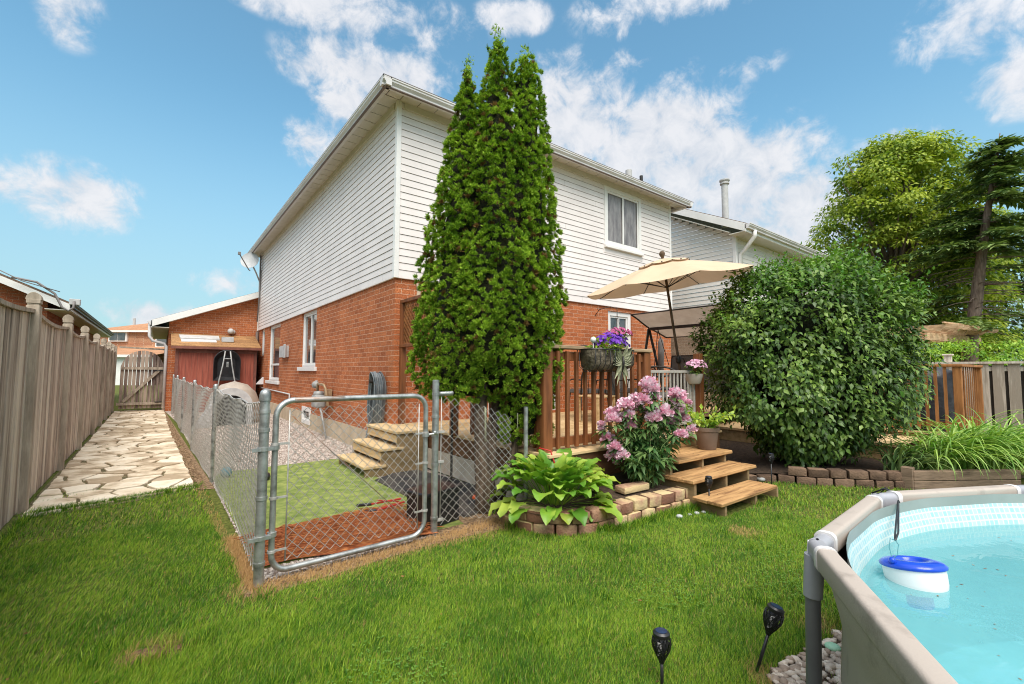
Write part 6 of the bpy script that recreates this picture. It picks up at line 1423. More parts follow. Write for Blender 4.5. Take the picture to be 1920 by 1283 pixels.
# ================================================================== pool
pool = thing('swimming_pool', 'round above ground pool with taupe frame and clear aqua water', 'pool', (-.292,-7.708,0))
PC = Vector((-.292,-7.708,0)); ZT = .76; HW, HH = .031, .040
def pv(k, r=PR, z=0): a = R(78.4+30*k); return Vector((PC.x+r*math.cos(a), PC.y+r*math.sin(a), z))
def rr_profile(hw, hh, rad, n=4):
    out = []
    for cx, cz, a0 in ((hw-rad,hh-rad,0),(-hw+rad,hh-rad,90),(-hw+rad,-hh+rad,180),(hw-rad,-hh+rad,270)):
        for i in range(n+1): a = R(a0+90*i/n); out.append((cx+rad*math.cos(a), cz+rad*math.sin(a)))
    return out
def sweep(b, p, q, prof, bulge=0):
    p = Vector(p); q = Vector(q); d = (q-p).normalized(); z = Vector((0,0,1)); x = d.cross(z); n = len(prof); K = 5
    vs = []
    for i in range(K): c = p.lerp(q, i/(K-1)); vs += [c+x*a+z*h for a,h in prof]
    b.add(vs, [(i*n+j,i*n+(j+1)%n,(i+1)*n+(j+1)%n,(i+1)*n+j) for i in range(K-1) for j in range(n)]+[tuple(range(n))[::-1], tuple((K-1)*n+j for j in range(n))])
for k in range(12):
    a, c = pv(k, z=ZT-HH), pv(k+1, z=ZT-HH); d = (c-a).normalized()
    b = MB(); sweep(b, a+d*.105, c-d*.105, rr_profile(HW, HH, .014)); b.build('rim_beam', M['poolgrey'], pool, smooth=True, auto=True)
    # joint at vertex k
    prv = pv(k-1, z=ZT-HH); d0 = (a-prv).normalized(); b = MB(); z = Vector((0,0,1))
    sweep(b, a-d0*.125, a+d0*.012, rr_profile(HW*.95, HH*.95, .024)); sweep(b, a-d*.012, a+d*.125, rr_profile(HW*.95, HH*.95, .024)); j = b.build('corner_joint', M['joint'], pool, smooth=True, auto=True)
    for (s_a, s_b) in ((a-d0*.110, a-d0*.086),(a+d*.086, a+d*.110)): b = MB(); sweep(b, s_a, s_b, rr_profile(HW*1.13, HH*1.10, .024)); b.build('seal_ring', M['jointcap'], j, smooth=True, auto=True)
    out = (a-PC); out.z = 0; out.normalize()
    b = MB(); b.tube([a-z*.02+out*.01, a-z*.17+out*.020], [.033,.031], 16); b.build('leg_socket', M['joint'], j, smooth=True, auto=True)
    b = MB(); b.tube([a-z*.16+out*.020, Vector((a.x,a.y,.015))+out*.030], .025, 16); lg = b.build('leg', M['legdark'], pool, smooth=True, auto=True)
    b = MB(); b.tube([a+z*.030+out*.028, a-z*.10+out*.040, Vector((a.x,a.y,.01))+out*.047], .0026, 5); b.build('strap', M['jointcap'], lg, smooth=True)
def ringpts(z, rc, blend, n=144, scale=1.0):
    out = []
    for i in range(n):
        a = 2*math.pi*i/n; la = (math.degrees(a)-78.4) % 30-15; rp = PR*math.cos(R(15))/math.cos(R(la))
        # near the joints the liner pulls in, leaving a gap beside the leg
        rp = min(rp, PR*math.cos(R(15))+.012)
        r_ = (rp*blend+rc*(1-blend))*scale; out.append((PC.x+r_*math.cos(a), PC.y+r_*math.sin(a), z))
    return out
n = 144; rings = [ringpts(.725,1.80,1,n,1.0145), ringpts(.66,1.80,.97,n,1.0135), ringpts(.57,1.80,.8,n,1.004), ringpts(.48,1.80,.4,n), ringpts(.28,1.82,.1,n), ringpts(.10,1.81,0,n), ringpts(.005,1.77,0,n)]
b = MB(); b.add(sum(rings, []), [(i*n+j,i*n+(j+1)%n,(i+1)*n+(j+1)%n,(i+1)*n+j) for i in range(len(rings)-1) for j in range(n)]); b.build('liner_wall', M['poolgrey'], pool, smooth=True)
b = MB(); rings = [ringpts(.685,1.78,.98,n,.9805), ringpts(.60,1.77,.6,n,.977), ringpts(.53,1.77,.4,n,.977)]
b.add(sum(rings, []), [(i*n+j,i*n+(j+1)%n,(i+1)*n+(j+1)%n,(i+1)*n+j) for i in range(len(rings)-1) for j in range(n)]); ml = b.build('mosaic_band', M['mosaic'], pool, smooth=True)
uvl = ml.data.uv_layers.new(name='UVMap')
for pl in ml.data.polygons:
    as_ = []
    for li in pl.loop_indices:
        co = ml.data.vertices[ml.data.loops[li].vertex_index].co; as_.append((li, math.atan2(co.y, co.x), co.z))
    m0 = as_[0][1]
    for li, a, z in as_:
        if a-m0 > math.pi: a -= 2*math.pi
        if a-m0 < -math.pi: a += 2*math.pi
        uvl.data[li].uv = ((a+4)*1.77, z+.006)
b = MB(); rings = [ringpts(.53,1.77,.4,n,.977), ringpts(.3,1.77,.1,n,.98), ringpts(.03,1.74,0,n,.985)]
b.add(sum(rings, []), [(i*n+j,i*n+(j+1)%n,(i+1)*n+(j+1)%n,(i+1)*n+j) for i in range(len(rings)-1) for j in range(n)]+[tuple(2*n+j for j in range(n))]); b.build('pool_floor', M['aquafloor'], pool, smooth=True, auto=True)
b = MB(); b.add(ringpts(.585,1.77,.54,n,.9768), [tuple(range(n))]); b.build('water', M['water'], pool)
b = MB(); rings = [ringpts(.732,1.78,1,n,.9810), ringpts(.685,1.78,.98,n,.9805)]
b.add(sum(rings, []), [(j,(j+1)%n,(j+1)%n+n,j+n) for j in range(n)]); b.build('inner_sleeve', M['poolinner'], pool, smooth=True)
# drifting specks and leaf bits on the water
P = []; rs = np.random.default_rng(9)
for k in range(260):
    a, q = rs.uniform(0,6.28), 1.65*math.sqrt(rs.random()); P.append((PC.x+q*math.cos(a), PC.y+q*math.sin(a), .587))
P = np.array(P); V, F = scatter(np.array([(-.3,0,0),(0,.6,0),(.3,0,0),(0,-.7,0)]), np.array([(0,3,2),(0,2,1)]), P, frames(unit(len(P))*np.array([1,1,.01])), rs.uniform(.004,.013,len(P)))
o = npmesh('floating_debris', V, F, M['mulch']); tag(o, 'tiny brown specks and seeds floating on the pool water', 'debris', kind='stuff')
# floating dispenser
fd_ = thing('chlorine_dispenser', 'round white chlorine floater with bright blue ring lid in the pool', 'pool floater', (-.53,-6.13,.58))
tl = Vector((.10,.16,1)).normalized(); c = Vector((-.53,-6.13,.585)); FS = .80
b = MB(); b.lathe(c, [(r_*FS, h_*FS) for r_, h_ in [(.100,-.045),(.110,-.03),(.116,.0),(.118,.045),(.117,.065)]], 40, tl); b.build('body', M['white'], fd_, smooth=True, auto=True)
b = MB(); b.lathe(c, [(r_*FS, h_*FS) for r_, h_ in [(.118,.062),(.126,.066),(.127,.076),(.115,.088),(.09,.096),(.066,.097),(.058,.092),(.055,.070)]], 48, tl); b.build('lid_ring', M['blue'], fd_, smooth=True)
b = MB(); b.lathe(c, [(r_*FS, h_*FS) for r_, h_ in [(.0,.070),(.056,.070),(.060,.072)]], 32, tl); lr = b.build('lid_centre', mat('deep_blue_plastic', (.004,.02,.22), rough=.25), fd_, smooth=True)
b = MB(); b.lathe(c, [(r_*FS, h_*FS) for r_, h_ in [(.045,-.11),(.05,-.10),(.05,-.04),(.0,-.04)]], 24, tl); b.build('dial', M['blue'], fd_, smooth=True, auto=True)
b = MB(); b.lathe(c+Vector((-.076,.05,.068)), [(.008,0),(.012,.008),(.010,.018),(.004,.022)], 12); b.build('eyelet', M['blue'], fd_, smooth=True)
v2 = pv(0, z=ZT)
crd = thing('tie_cord', 'thin black cord looped from the pool rim down to the floater', 'cord', tuple(v2))
e0 = v2+Vector((.02,-.10,-.02)); eye = c+Vector((-.076,.05,.085)); md = e0.lerp(eye, .45)
b = MB(); b.tube([v2+Vector((.10,.055,-.03)), v2+Vector((.105,.0,.006)), v2+Vector((.10,-.06,-.01)), v2+Vector((.07,-.09,-.10)), v2+Vector((.0,-.08,-.02))], .0045, 6)
b.tube([v2+Vector((.135,.05,-.06)), v2+Vector((.14,.0,.006)), v2+Vector((.135,-.06,-.03)), v2+Vector((.08,-.10,-.12))], .0035, 6)
s0 = v2+Vector((.0,-.08,-.02)); s1 = s0.lerp(eye, .62)+Vector((0,0,-.01))
for sg in (-1,1): b.tube([s0, s0.lerp(s1,.3)+Vector((.014*sg,.0,-.02)), s0.lerp(s1,.7)+Vector((.026*sg,0,-.045)), s1+Vector((0,0,-.02))], .0042, 6)
b.build('cord', M['black'], crd, smooth=True)
b = MB()
for sg in (-1,1): b.tube([s1+Vector((0,0,-.02)), s1.lerp(eye,.3)+Vector((.03*sg,.02*sg,-.0)), s1.lerp(eye,.7)+Vector((.035*sg,.02*sg,.0)), eye], .0014, 5)
b.build('wire_loop', mat('teal_wire', (.05,.22,.25), rough=.5), crd, smooth=True)

# ================================================================== solar torches
def torch(x, y, h, tilt, label, sc=1.0, grp='black solar torch lights stuck in the lawn'):
    t = thing('garden_torch', label, 'garden light', (x,y,0), grp); t.rotation_euler = (0,0,0)
    o = Vector((x,y,-.05)); d = Vector((tilt[0],tilt[1],1)).normalized(); top = o+d*(h+.05)
    hh = .135*sc
    b = MB(); b.tube([o, top-d*hh*.92], .0072*sc, 10); b.build('stake', M['black'], t, smooth=True)
    prof = [(.008,0),(.012,.012),(.024,.035),(.036,.062),(.040,.085),(.038,.102),(.032,.116)]
    b = MB(); n = 14; a0 = d.orthogonal().normalized(); a1 = d.cross(a0); base = top-d*hh
    pw = [(r*sc, h_*sc) for r, h_ in prof]
    for s_ in (1,-1):
        for k in range(n):
            pts_ = []
            for i, (r, h_) in enumerate(pw):
                a = 2*math.pi*k/n+s_*i*.22; pts_.append(base+d*h_+a0*r*math.cos(a)+a1*r*math.sin(a))
            b.tube(pts_, .0026*sc, 4, cap=False)
    for i in (1,3,5): r, h_ = pw[i]; b.tube([base+d*h_+a0*r*math.cos(2*math.pi*q/20)+a1*r*math.sin(2*math.pi*q/20) for q in range(20)], .0022*sc, 4, closed=True)
    b.build('cage', M['black'], t)
    b = MB(); b.lathe(base, [(.007*sc,.01*sc),(.016*sc,.035*sc),(.024*sc,.062*sc),(.026*sc,.085*sc),(.024*sc,.112*sc)], 14, d); b.build('diffuser', mat('smoked_diffuser', (.05,.05,.06), rough=.3) if 'smoked_diffuser' not in bpy.data.materials else bpy.data.materials['smoked_diffuser'], t, smooth=True)
    b = MB()
    vd = Vector((CAM.x-x, CAM.y-y, 0)).normalized(); sd = Vector((-vd.y, vd.x, 0))
    for k in range(8):
        q = base+d*(.045+.008*k)*sc+vd*(.026+.0018*k)*sc-sd*.008*sc; b.bar(q-sd*.008*sc, q+sd*.008*sc, .0018*sc, .0035*sc)
    b.build('window_slats', M['plasticgrey'], t)
    b = MB(); b.lathe(base, [(.033*sc,.110*sc),(.036*sc,.116*sc),(.036*sc,.128*sc),(.028*sc,.135*sc),(.0,.136*sc)], 20, d); cp = b.build('cap', M['black'], t, smooth=True, auto=True)
    b = MB(); b.lathe(base, [(.025*sc,.1362*sc),(.0,.1372*sc)], 16, d); b.build('solar_panel', mat('solar_cell', (.02,.035,.08), rough=.15) if 'solar_cell' not in bpy.data.materials else bpy.data.materials['solar_cell'], cp)
    return t
torch(-1.03,-5.36,.235,(0,0),'black solar torch nearest the bottom edge, its stake hidden in the lawn')
torch(-.60,-5.55,.315,(.17,-.24),'black solar torch leaning right beside the river pebbles')
torch(1.56,-4.14,.33,(0,0),'black solar torch just in front of the lowest wooden step', .9)
torch(3.0,-4.12,.40,(0,0),'black solar torch in the shade at the right end of the lowest step', .9)

# ================================================================== patio umbrella
um = thing('patio_umbrella', 'beige patio umbrella tilted on a dark pole above the deck', 'umbrella', (3.8,-2.4,DZ))
hub = Vector((3.40,-2.43,3.10)); e_ = Vector((.792,-.61,0)); f_ = Vector((.61,.792,0)); nz_ = (Vector((0,0,1))-e_*.155-f_*.05).normalized()
ex = (e_-nz_*e_.dot(nz_)).normalized(); fy_ = nz_.cross(ex)
UR, UH = 1.28, .36
def ucan(b, R0, H0, z0, r_in, nseg=8, sc=.04):
    nr, na = 8, 48; vs = []
    for i in range(nr+1):
        t = r_in+(1-r_in)*i/nr
        for j in range(na):
            a = 2*math.pi*j/na; la = (a+math.pi/2) % (math.pi/4); q = abs(la-math.pi/8)/(math.pi/8)     # 1 at ribs, 0 between
            rr_ = R0*t*(math.cos(math.pi/8)/math.cos(la-math.pi/8)); sag = -sc*t*(1-q*q)
            vs.append(hub+ex*rr_*math.cos(a)+fy_*rr_*math.sin(a)+nz_*(z0-H0*(t**1.35)+sag*.9))
    b.add(vs, [(i*na+j,i*na+(j+1)%na,(i+1)*na+(j+1)%na,(i+1)*na+j) for i in range(nr) for j in range(na)])
b = MB(); ucan(b, UR, UH, 0, .14); can = b.build('canopy', M['canvas'], um, smooth=True)
b = MB(); ucan(b, .40, .085, .045, .05, sc=.018); b.build('vent_cap', M['canvas'], can, smooth=True)
b = MB()
for k in range(16):
    a = 2*math.pi*k/16; b.sphere(hub+ex*.38*math.cos(a)+fy_*.38*math.sin(a)+nz_*(-.045), .011, 5)
b.build('grommets', M['blackmetal'], can)
b = MB(); b.lathe(hub+nz_*.03, [(.03,0),(.02,.03),(.03,.05),(.045,.08),(.045,.10),(.03,.13),(0,.14)], 16, nz_); b.build('finial', M['twig'], um, smooth=True)
b = MB(); b.tube([hub+nz_*.04, hub-nz_*2.62], .020, 14); b.build('pole', M['twig'], um, smooth=True)
b = MB(); b.lathe(hub-nz_*1.62, [(.035,0),(.042,.03),(.042,.09),(.03,.12)], 14, nz_); b.tube([hub-nz_*1.56, hub-nz_*1.56-ex*.0+ex*.08, hub-nz_*1.62+ex*.09], .008, 6); b.build('crank', M['blackmetal'], um, smooth=True)
b = MB(); b.lathe((3.82,-2.20,DZ), [(.26,0),(.26,.03),(.12,.08),(.05,.12),(.035,.35),(0,.36)], 24); b.build('base', M['blackmetal'], um, smooth=True, auto=True)
for k in range(8):
    a = 2*math.pi*k/8-math.pi/2; dr = ex*math.cos(a)+fy_*math.sin(a); b = MB(); tip = hub+dr*UR*.985-nz_*(UH+.012)
    pts_ = [hub+dr*UR*t-nz_*(UH*t**1.35+.018) for t in (.03,.3,.6,.98)]; b.tube(pts_, .007, 6); rb = b.build('rib', M['blackmetal'], um, smooth=True)
    b = MB(); b.tube([hub-nz_*.42, hub+dr*UR*.52-nz_*(UH*.52**1.35+.02)], .006, 6); b.build('strut', M['blackmetal'], rb, smooth=True)

# ================================================================== canopy swing
sw = thing('canopy_swing', 'taupe canopy swing seat with dark metal frame against the back wall', 'swing', (5.6,-1.5,DZ))
YA, YB = -.62, -2.75
prof = [(-.62,.22),(-.45,.16),(-.2,.05),(0,-.03),(.3,-.10),(.62,-.20)]
b = MB(); n = len(prof); vs = []
for i in range(9):
    y = YA+(YB-YA)*i/8; vs += [(5.55+px, y, 2.34+pz-.02*math.sin(math.pi*i/8)) for px, pz in prof]
b.add(vs, [(i*n+j,(i+1)*n+j,(i+1)*n+j+1,i*n+j+1) for i in range(8) for j in range(n-1)]); b.build('canopy', M['sling'], sw, smooth=True)
for y in (YA, YB):
    b = MB(); b.tube([(5.55+px, y, 2.325+pz) for px, pz in prof], .016, 8); b.tube([(5.52,y,2.28),(5.10,y,DZ+.03)], .028, 8); b.tube([(5.54,y,2.28),(6.15,y,DZ+.03)], .028, 8); b.tube([(5.05,y,DZ+.03),(6.2,y,DZ+.03)], .022, 8); b.build('side_frame', M['blackmetal'], sw, smooth=True)
b = MB(); b.bar((5.53,YA,2.28),(5.53,YB,2.28),.05,.06); b.build('top_beam', M['blackmetal'], sw)
b = MB(); b.tube([(5.55+prof[0][0],YA,2.34+prof[0][1]-.012),(5.55+prof[0][0],YB,2.34+prof[0][1]-.012)], .014, 8); b.tube([(5.55+prof[-1][0],YA,2.34+prof[-1][1]-.012),(5.55+prof[-1][0],YB,2.34+prof[-1][1]-.012)], .014, 8); b.build('canopy_rail', M['blackmetal'], sw, smooth=True)
for i, (ya, yb) in enumerate(((-.92,-1.62),(-1.66,-2.40))):
    b = MB(); b.prism([(5.88,ya,1.02),(5.98,ya,1.68),(5.93,ya,1.69),(5.82,ya,1.04)], (0,0,0), (0,yb-ya,0)); b.build('backrest', M['cushion'], sw, bevel=.015)
    b = MB(); b.box((5.30,yb,.98),(5.86,ya,1.05)); b.build('seat', M['cushion'], sw, bevel=.02)
b = MB(); b.tube([(5.27,-.88,1.0),(5.27,-2.44,1.0)], .016, 8); b.tube([(5.98,-.88,1.70),(5.98,-2.44,1.70)], .018, 8); b.tube([(5.27,-.88,1.0),(5.86,-.88,1.0),(5.98,-.88,1.70)], .016, 8); b.tube([(5.27,-.9,1.25),(5.9,-.9,1.28)], .018, 8); b.build('seat_frame', M['blackmetal'], sw, smooth=True)
for y in (-.84,-2.48): b = MB(); b.tube([(5.54,y,2.26),(5.3,y,1.0)], .008, 6); b.tube([(5.54,y,2.26),(5.92,y,1.5)], .008, 6); b.build('hanger', M['blackmetal'], sw)
# closed parasol bag hanging by the swing
b = MB(); b.lathe((6.35,-.35,1.25), [(.02,0),(.05,.05),(.075,.5),(.06,.8),(.02,.9)], 12); tag(b.build('folded_cover', M['cushion'], smooth=True), 'dark folded cloth cover hanging by the back wall near the swing', 'cover')
# patio chairs and side table seen through the balusters
def patio_chair(x, y, rz, label, arch=True, mt=M['blackmetal'], cm=M['cushion']):
    t = thing('patio_chair', label, 'chair', (0,0,0), 'dark patio chairs on the deck'); c, s_ = math.cos(rz), math.sin(rz)
    def T(p): return (x+p[0]*c-p[1]*s_, y+p[0]*s_+p[1]*c, DZ+p[2])
    b = MB(); b.tube([T((-.26,.24,.42)), T((-.27,.30,.72))]+[T((-.27*math.cos(math.pi*k/10), .31, .74+.14*math.sin(math.pi*k/10))) for k in range(11)]+[T((.27,.30,.72)), T((.26,.24,.42))], .013, 8)
    for k in range(-3,4): b.tube([T((k*.065,.25,.42)), T((k*.07,.31,.80+.05*(1-abs(k)/4)))], .006, 6)
    b.build('backrest', mt, t, smooth=True)
    b = MB(); b.add([T((-.27,-.24,.43)),T((.27,-.24,.43)),T((.27,.25,.43)),T((-.27,.25,.43)),T((-.25,-.22,.50)),T((.25,-.22,.50)),T((.25,.23,.50)),T((-.25,.23,.50))], [(3,2,1,0),(4,5,6,7),(0,1,5,4),(1,2,6,5),(2,3,7,6),(3,0,4,7)]); b.build('seat', cm, t, bevel=.015)
    for sx_ in (-1,1):
        b = MB(); b.tube([T((sx_*.27,.28,.66)), T((sx_*.29,.0,.67)), T((sx_*.28,-.22,.64)), T((sx_*.26,-.25,.43))], .012, 8); b.build('armrest', mt, t, smooth=True)
        for sy_ in (-.22,.22): b = MB(); b.tube([T((sx_*.24,sy_,.43)), T((sx_*.28,sy_*1.2,0))], .012, 8); b.build('leg', mt, t, smooth=True)
    return t
patio_chair(3.05,-2.55,R(125),'dark metal chair with arched back just behind the grey safety gate')
patio_chair(3.95,-1.45,R(200),'dark cushioned patio chair farther back beside the umbrella pole')
patio_chair(3.1,-1.1,R(160),'dark patio chair near the wall beside the small wooden table')
tb_ = thing('side_table', 'small wooden side table on the deck seen through the balusters', 'table', (2.75,-1.6,DZ))
b = MB()
for k in range(4): b.box((2.50+k*.115,-1.85,DZ+.40),(2.605+k*.115,-1.40,DZ+.425))
b.build('table_top', M['deckwood'], tb_, bevel=.003)
for (x,y) in ((2.53,-1.82),(2.92,-1.82),(2.53,-1.43),(2.92,-1.43)): b = MB(); b.box((x-.02,y-.02,DZ),(x+.02,y+.02,DZ+.4)); b.build('leg', M['deckwood'], tb_)
kb = thing('kettle_grill', 'black kettle grill on the deck half hidden by the cedar', 'grill', (1.2,-2.0,DZ))
b = MB(); b.lathe((1.22,-1.9,DZ+.55), [(0,0),(.15,.03),(.24,.12),(.27,.22)], 24); b.build('bowl', M['black'], kb, smooth=True)
b = MB(); b.lathe((1.22,-1.9,DZ+.78), [(.275,0),(.24,.11),(.15,.18),(0,.21)], 24); b.build('lid', M['black'], kb, smooth=True)
for k in range(3): a = 2.1*k; b = MB(); b.tube([(1.22+.12*math.cos(a),-1.9+.12*math.sin(a),DZ+.6),(1.22+.27*math.cos(a),-1.9+.27*math.sin(a),DZ)], .012, 8); b.build('leg', M['blackmetal'], kb, smooth=True)

# ================================================================== planters and flower pots
def flowers(name, parent, c, ext, n, size, mt, up=.5):
    u_ = unit(n); u_[:,2] = np.abs(u_[:,2]); P = np.array(c)+u_*np.array(ext)*rng.uniform(.7,1.05,(n,1)); Vs = []
    for k in range(5):
        a = 2*math.pi*k/5; D0 = frames(u_+np.array([-.25,-.35,up])*1.0)
        lx = np.array([math.cos(a), 0, math.sin(a)])
        Dk = D0[:,:,0]*math.cos(a)+D0[:,:,2]*math.sin(a)+D0[:,:,1]*.35
        Vs.append(scatter(np.array([(0,0,0),(-.5,.55,.06),(0,1,0),(.5,.55,.06)]), np.array([(0,3,2),(0,2,1)]), P, frames(Dk, D0[:,:,1]), np.full(n, size)*rng.uniform(.8,1.2,n)))
    V, F = merge(Vs); return npmesh(name, V, F, mt, parent)
def foliage(name, parent, c, ext, n, size, mt, drop=0.0):
    u_ = unit(n); P = np.array(c)+u_*np.array(ext)*rng.uniform(.3,1,(n,1)); V, F = scatter(*leaf_tpl(.26,.05,-.1), P, frames(u_+unit(n)*.6-np.array([0,0,drop]), np.array([0,0,1.])+unit(n)*.5), rng.uniform(size*.7, size*1.2, n)); return npmesh(name, V, F, mt, parent)
pl = thing('railing_planter', 'brown coco lined trough of purple petunias hooked over the deck railing', 'planter', (1.15,-3.28,1.5))
b = MB(); n = 14; vs = []; L0, L1 = .72, 1.34
for i in range(n+1):
    x = L0+(L1-L0)*i/n; w_ = .014*math.sin(i*2.1)+.008*math.sin(i*5.3)
    vs += [(x,-3.20,1.60+w_),(x,-3.21,1.42+w_),(x,-3.26,1.38+w_),(x,-3.35+w_,1.39-w_),(x,-3.40+w_*1.4,1.46),(x,-3.405-w_,1.61-w_)]
b.add(vs, [(i*6+j,(i+1)*6+j,(i+1)*6+j+1,i*6+j+1) for i in range(n) for j in range(5)]+[tuple(range(6)),tuple(n*6+j for j in range(6))]); b.build('coco_liner', M['coco'], pl, smooth=True)
b = MB(); b.tube([(L0,-3.20,1.60),(L0,-3.42,1.60),(L1,-3.42,1.60),(L1,-3.20,1.60)], .007, 6)
for k in range(9):
    x = L0+(L1-L0)*k/8; b.tube([(x,-3.42,1.60),(x,-3.415,1.45),(x,-3.36,1.375),(x,-3.26,1.365),(x,-3.19,1.42),(x,-3.19,1.60)], .004, 5)
for x in (.82,1.24): b.tube([(x,-3.19,1.58),(x,-3.2,1.645),(x,-3.06,1.645),(x,-3.06,1.58)], .006, 6)
b.build('wire_frame', M['black'], pl, smooth=True)
foliage('leaves', pl, (1.03,-3.31,1.63), (.31,.11,.10), 620, .05, M['lime'])
flowers('flowers', pl, (1.08,-3.32,1.66), (.27,.11,.12), 95, .032, M['purple'])
for i, (x, z) in enumerate(((.78,1.70),(1.10,1.715))):
    b = MB(); b.tube([(x,-3.33,1.5),(x,-3.33,z-.03)], .004, 5); b.sphere((x,-3.33,z), .030, 10); tag(b.build('white_globe_light', M['white'], smooth=True), ('small white globe light at the left end of the petunia trough','small white globe light in the middle of the petunia trough')[i], 'garden light', 'white globe lights in the petunia trough')
bt = thing('butterfly_ornament', 'greenish metal butterfly ornament hung on the petunia trough', 'ornament', (1.22,-3.45,1.45))
bc = Vector((1.10,-3.45,1.46)); bu = Vector((.06,0,1)).normalized(); bx = Vector((.85,-.5,0)).normalized()
def wingpart(b, a, l, w_, curve=.02):
    n = 6; vs = []; d = bx*math.cos(a)+bu*math.sin(a); s_ = -bx*math.sin(a)+bu*math.cos(a); nn = bx.cross(bu)
    for i in range(n+1):
        t = i/n; ww = w_*math.sin(math.pi*min(.97,t**.8+.03)); vs += [bc+d*l*t-s_*ww, bc+d*l*t-nn*curve*math.sin(math.pi*t)*1.5, bc+d*l*t+s_*ww]
    b.add(vs, [q for i in range(n) for q in ((3*i,3*i+1,3*i+4,3*i+3),(3*i+1,3*i+2,3*i+5,3*i+4))])
for sg, nm in ((1,'wing'),(-1,'wing')):
    b = MB()
    for a, l, w_ in ((72,.21,.026),(56,.20,.030),(38,.15,.030),(14,.105,.030),(-10,.10,.028),(-66,.19,.022),(-78,.25,.015)):
        a = R(a) if sg > 0 else R(180-a); wingpart(b, a, l, w_)
    b.build(nm, M['moss'], bt, smooth=True)
b = MB(); b.tube([bc+bu*.07-Vector((0,.01,0)), bc-Vector((0,.02,0)), bc-bu*.10-Vector((0,.01,0))], [.008,.013,.005], 8); b.build('body', M['blackmetal'], bt, smooth=True)
hb = thing('hanging_basket', 'beige hanging pot of magenta flowers in front of the back door', 'hanging basket', (4.81,-.35,2.0))
b = MB(); b.lathe((4.81,-.35,1.84), [(.10,0),(.13,.03),(.155,.17),(.165,.20),(.150,.205)], 24); b.build('pot', M['potbeige'], hb, smooth=True, auto=True)
foliage('leaves', hb, (4.81,-.37,2.10), (.27,.25,.09), 420, .06, M['stem']); flowers('flowers', hb, (4.81,-.40,2.13), (.33,.28,.15), 150, .032, M['magenta'])
b = MB()
for a in (0,2.1,4.2): b.tube([(4.81+.15*math.cos(a),-.35+.15*math.sin(a),2.04),(4.81,-.35,2.62)], .003, 4)
b.tube([(4.81,-.35,2.62),(4.81,-.34,2.70),(4.72,-.25,2.74),(4.55,-.08,2.68),(4.50,-.01,2.55)], .008, 6); b.tube([(4.6,-.12,2.70),(4.50,-.1,2.64),(4.48,-.08,2.72)], .005, 5); b.build('bracket', M['blackmetal'], hb, smooth=True)
rp = thing('flower_pot', 'pale pot of light pink flowers beside the grey safety gate', 'flower pot', (2.9,-3.2,1.3))
b = MB(); b.lathe((2.98,-3.16,1.20), [(.07,0),(.09,.02),(.12,.12),(.125,.14),(.11,.14)], 20); b.build('pot', M['potbeige'], rp, smooth=True, auto=True)
foliage('leaves', rp, (2.98,-3.18,1.40), (.15,.13,.09), 260, .05, M['bush']); flowers('flowers', rp, (2.98,-3.20,1.43), (.16,.13,.10), 80, .026, M['palepink'])
b = MB(); b.tube([(2.98,-3.16,1.21),(2.98,-3.13,1.20),(2.98,-3.11,1.35)], .012, 6); b.build('bracket', M['blackmetal'], rp)
pp = thing('potted_plant', 'brown plastic pot of sprawling lime green leaves on the top front step', 'potted plant', (2.57,-3.55,.42))
px_, py_ = 2.57, -3.56
b = MB(); b.lathe((px_,py_,.421), [(.10,0),(.105,.005),(.137,.22),(.150,.222),(.155,.265),(.143,.268),(.135,.235),(0,.235)], 32); b.build('pot', M['terr'], pp, smooth=True, auto=True)
P = []; Dd = []; b = MB()
for k in range(15):
    a = rng.uniform(0,6.28); L = rng.uniform(.20,.42); s = Vector((px_,py_,.65)); e1 = s+Vector((math.cos(a)*L*.5, math.sin(a)*L*.4, rng.uniform(.06,.18))); e2 = e1+Vector((math.cos(a)*L*.7, math.sin(a)*L*.5, rng.uniform(.0,.12)))
    b.tube([s,e1,e2], .005, 5)
    for t in np.linspace(.25,1,13):
        q = s.lerp(e1, t/.5) if t < .5 else e1.lerp(e2, (t-.5)/.5)
        for j in range(2): P.append(np.array(q)); Dd.append(np.array([math.cos(a)*.5, math.sin(a)*.5, .1])+unit(1)[0]*.8)
b.build('stems', M['stem'], pp, smooth=True); P = np.array(P); Dd = np.array(Dd)
V, F = scatter(*leaf_tpl(.30,.05,-.12), P, frames(Dd, np.array([0,0,1.])+unit(len(P))*.5), rng.uniform(.045,.085,len(P))); npmesh('leaves', V, F, M['lime'], pp)
b = MB(); b.tube([(.14,-3.2,.62),(.20,-3.30,.60),(.24,-3.33,.45),(.2,-3.30,.40),(.12,-3.3,.38),(.14,-3.25,.5)], .008, 6); b.tube([(.10,-3.26,.40),(.2,-3.32,.38),(.22,-3.28,.43)], .008, 6); tag(b.build('red_cable', M['red'], smooth=True), 'looped dark red cable at the foot of the deck corner post', 'cable')

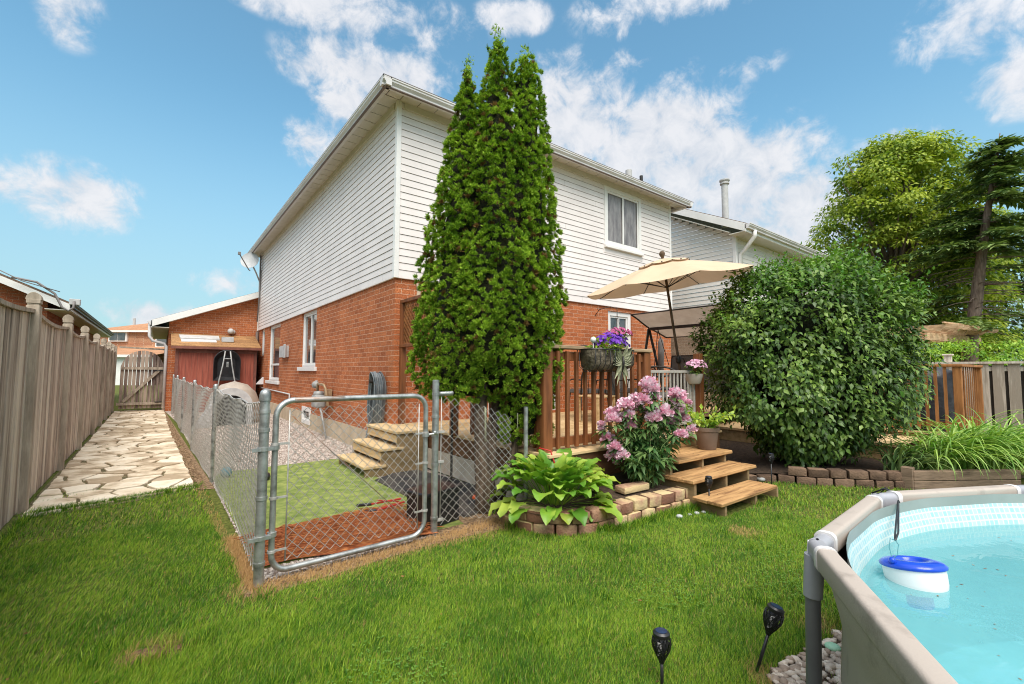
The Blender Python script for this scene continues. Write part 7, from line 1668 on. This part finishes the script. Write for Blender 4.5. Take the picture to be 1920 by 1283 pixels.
# ================================================================== pergola beyond the fence
pg = thing('pergola', 'orange cedar pergola top with scalloped rafter tails beyond the grey fence', 'pergola', (12.9,-3.7,0))
def prot(a, b_, z): return Vector((12.75,-3.45,0))+Vector((.62,-.50,0)).normalized()*a+Vector((.50,.62,0)).normalized()*b_*1.0+Vector((0,0,z))
pa = Vector((-.156,-.988,0)); pb = Vector((.988,-.156,0)); PO = Vector((14.09,-2.18,.06))
def pq(u, v, z): return PO+pa*u+pb*v+Vector((0,0,z))      # u towards the viewer's right, v away
for (u, v) in ((1.35,.35),(1.35,3.0)):
    b = MB(); b.bar(pq(u,v,0), pq(u,v,2.35), .14, .14); b.build('post', M['pergola'], pg)
for u in (1.15,1.55):
    b = MB(); b.bar(pq(u,-.2,2.30), pq(u,3.6,2.30), .05, .20); b.build('beam', M['pergola'], pg)
for k in range(9):
    v = .0+k*.36; b = MB(); u0, u1 = -.9, 2.15
    low = [(u0,2.42)]+[(u1-.62+.62*t/12, 2.42+.10*t/12+.035*math.sin(t/12*4*math.pi)) for t in range(13)]
    poly = [pq(u,v,z) for u,z in low]+[pq(u1,v,2.60),pq(u0,v,2.60)]
    b.prism(poly, (-.022,0,0), (.022,0,0)); b.build('rafter', M['pergola'], pg)
for u in (.1,1.9): b = MB(); b.bar(pq(u,-.15,2.645), pq(u,3.4,2.645), .05, .045); b.build('purlin', M['pergola'], pg)

# ================================================================== overhead cables
b = MB()
b.tube([(-6.3,10.2,3.95),(-5.7,10.25,3.62),(-5.0,10.3,3.42)], .012, 6)
b.tube([(-5.9,10.3,3.70),(-5.45,10.32,3.63),(-5.1,10.32,3.36),(-4.95,10.32,3.02),(-4.82,10.32,2.93),(-4.72,10.32,3.02),(-4.72,10.33,3.2)], .028, 8)
o = b.build('service_cable', M['cable'], nl, smooth=True)
for i, (z0, z1) in enumerate(((6.3,6.15),(5.55,5.5))):
    b = MB(); b.tube([(21.8,-5.0,z0-1.3),(24.5,-7.3,z1-1.35),(28,-10,z1-1.2)], .02, 5); tag(b.build('overhead_wire', M['cable']), ('upper','lower')[i]+' thin overhead wire at the right edge beyond the spruce', 'wire', 'overhead wires at the right edge')
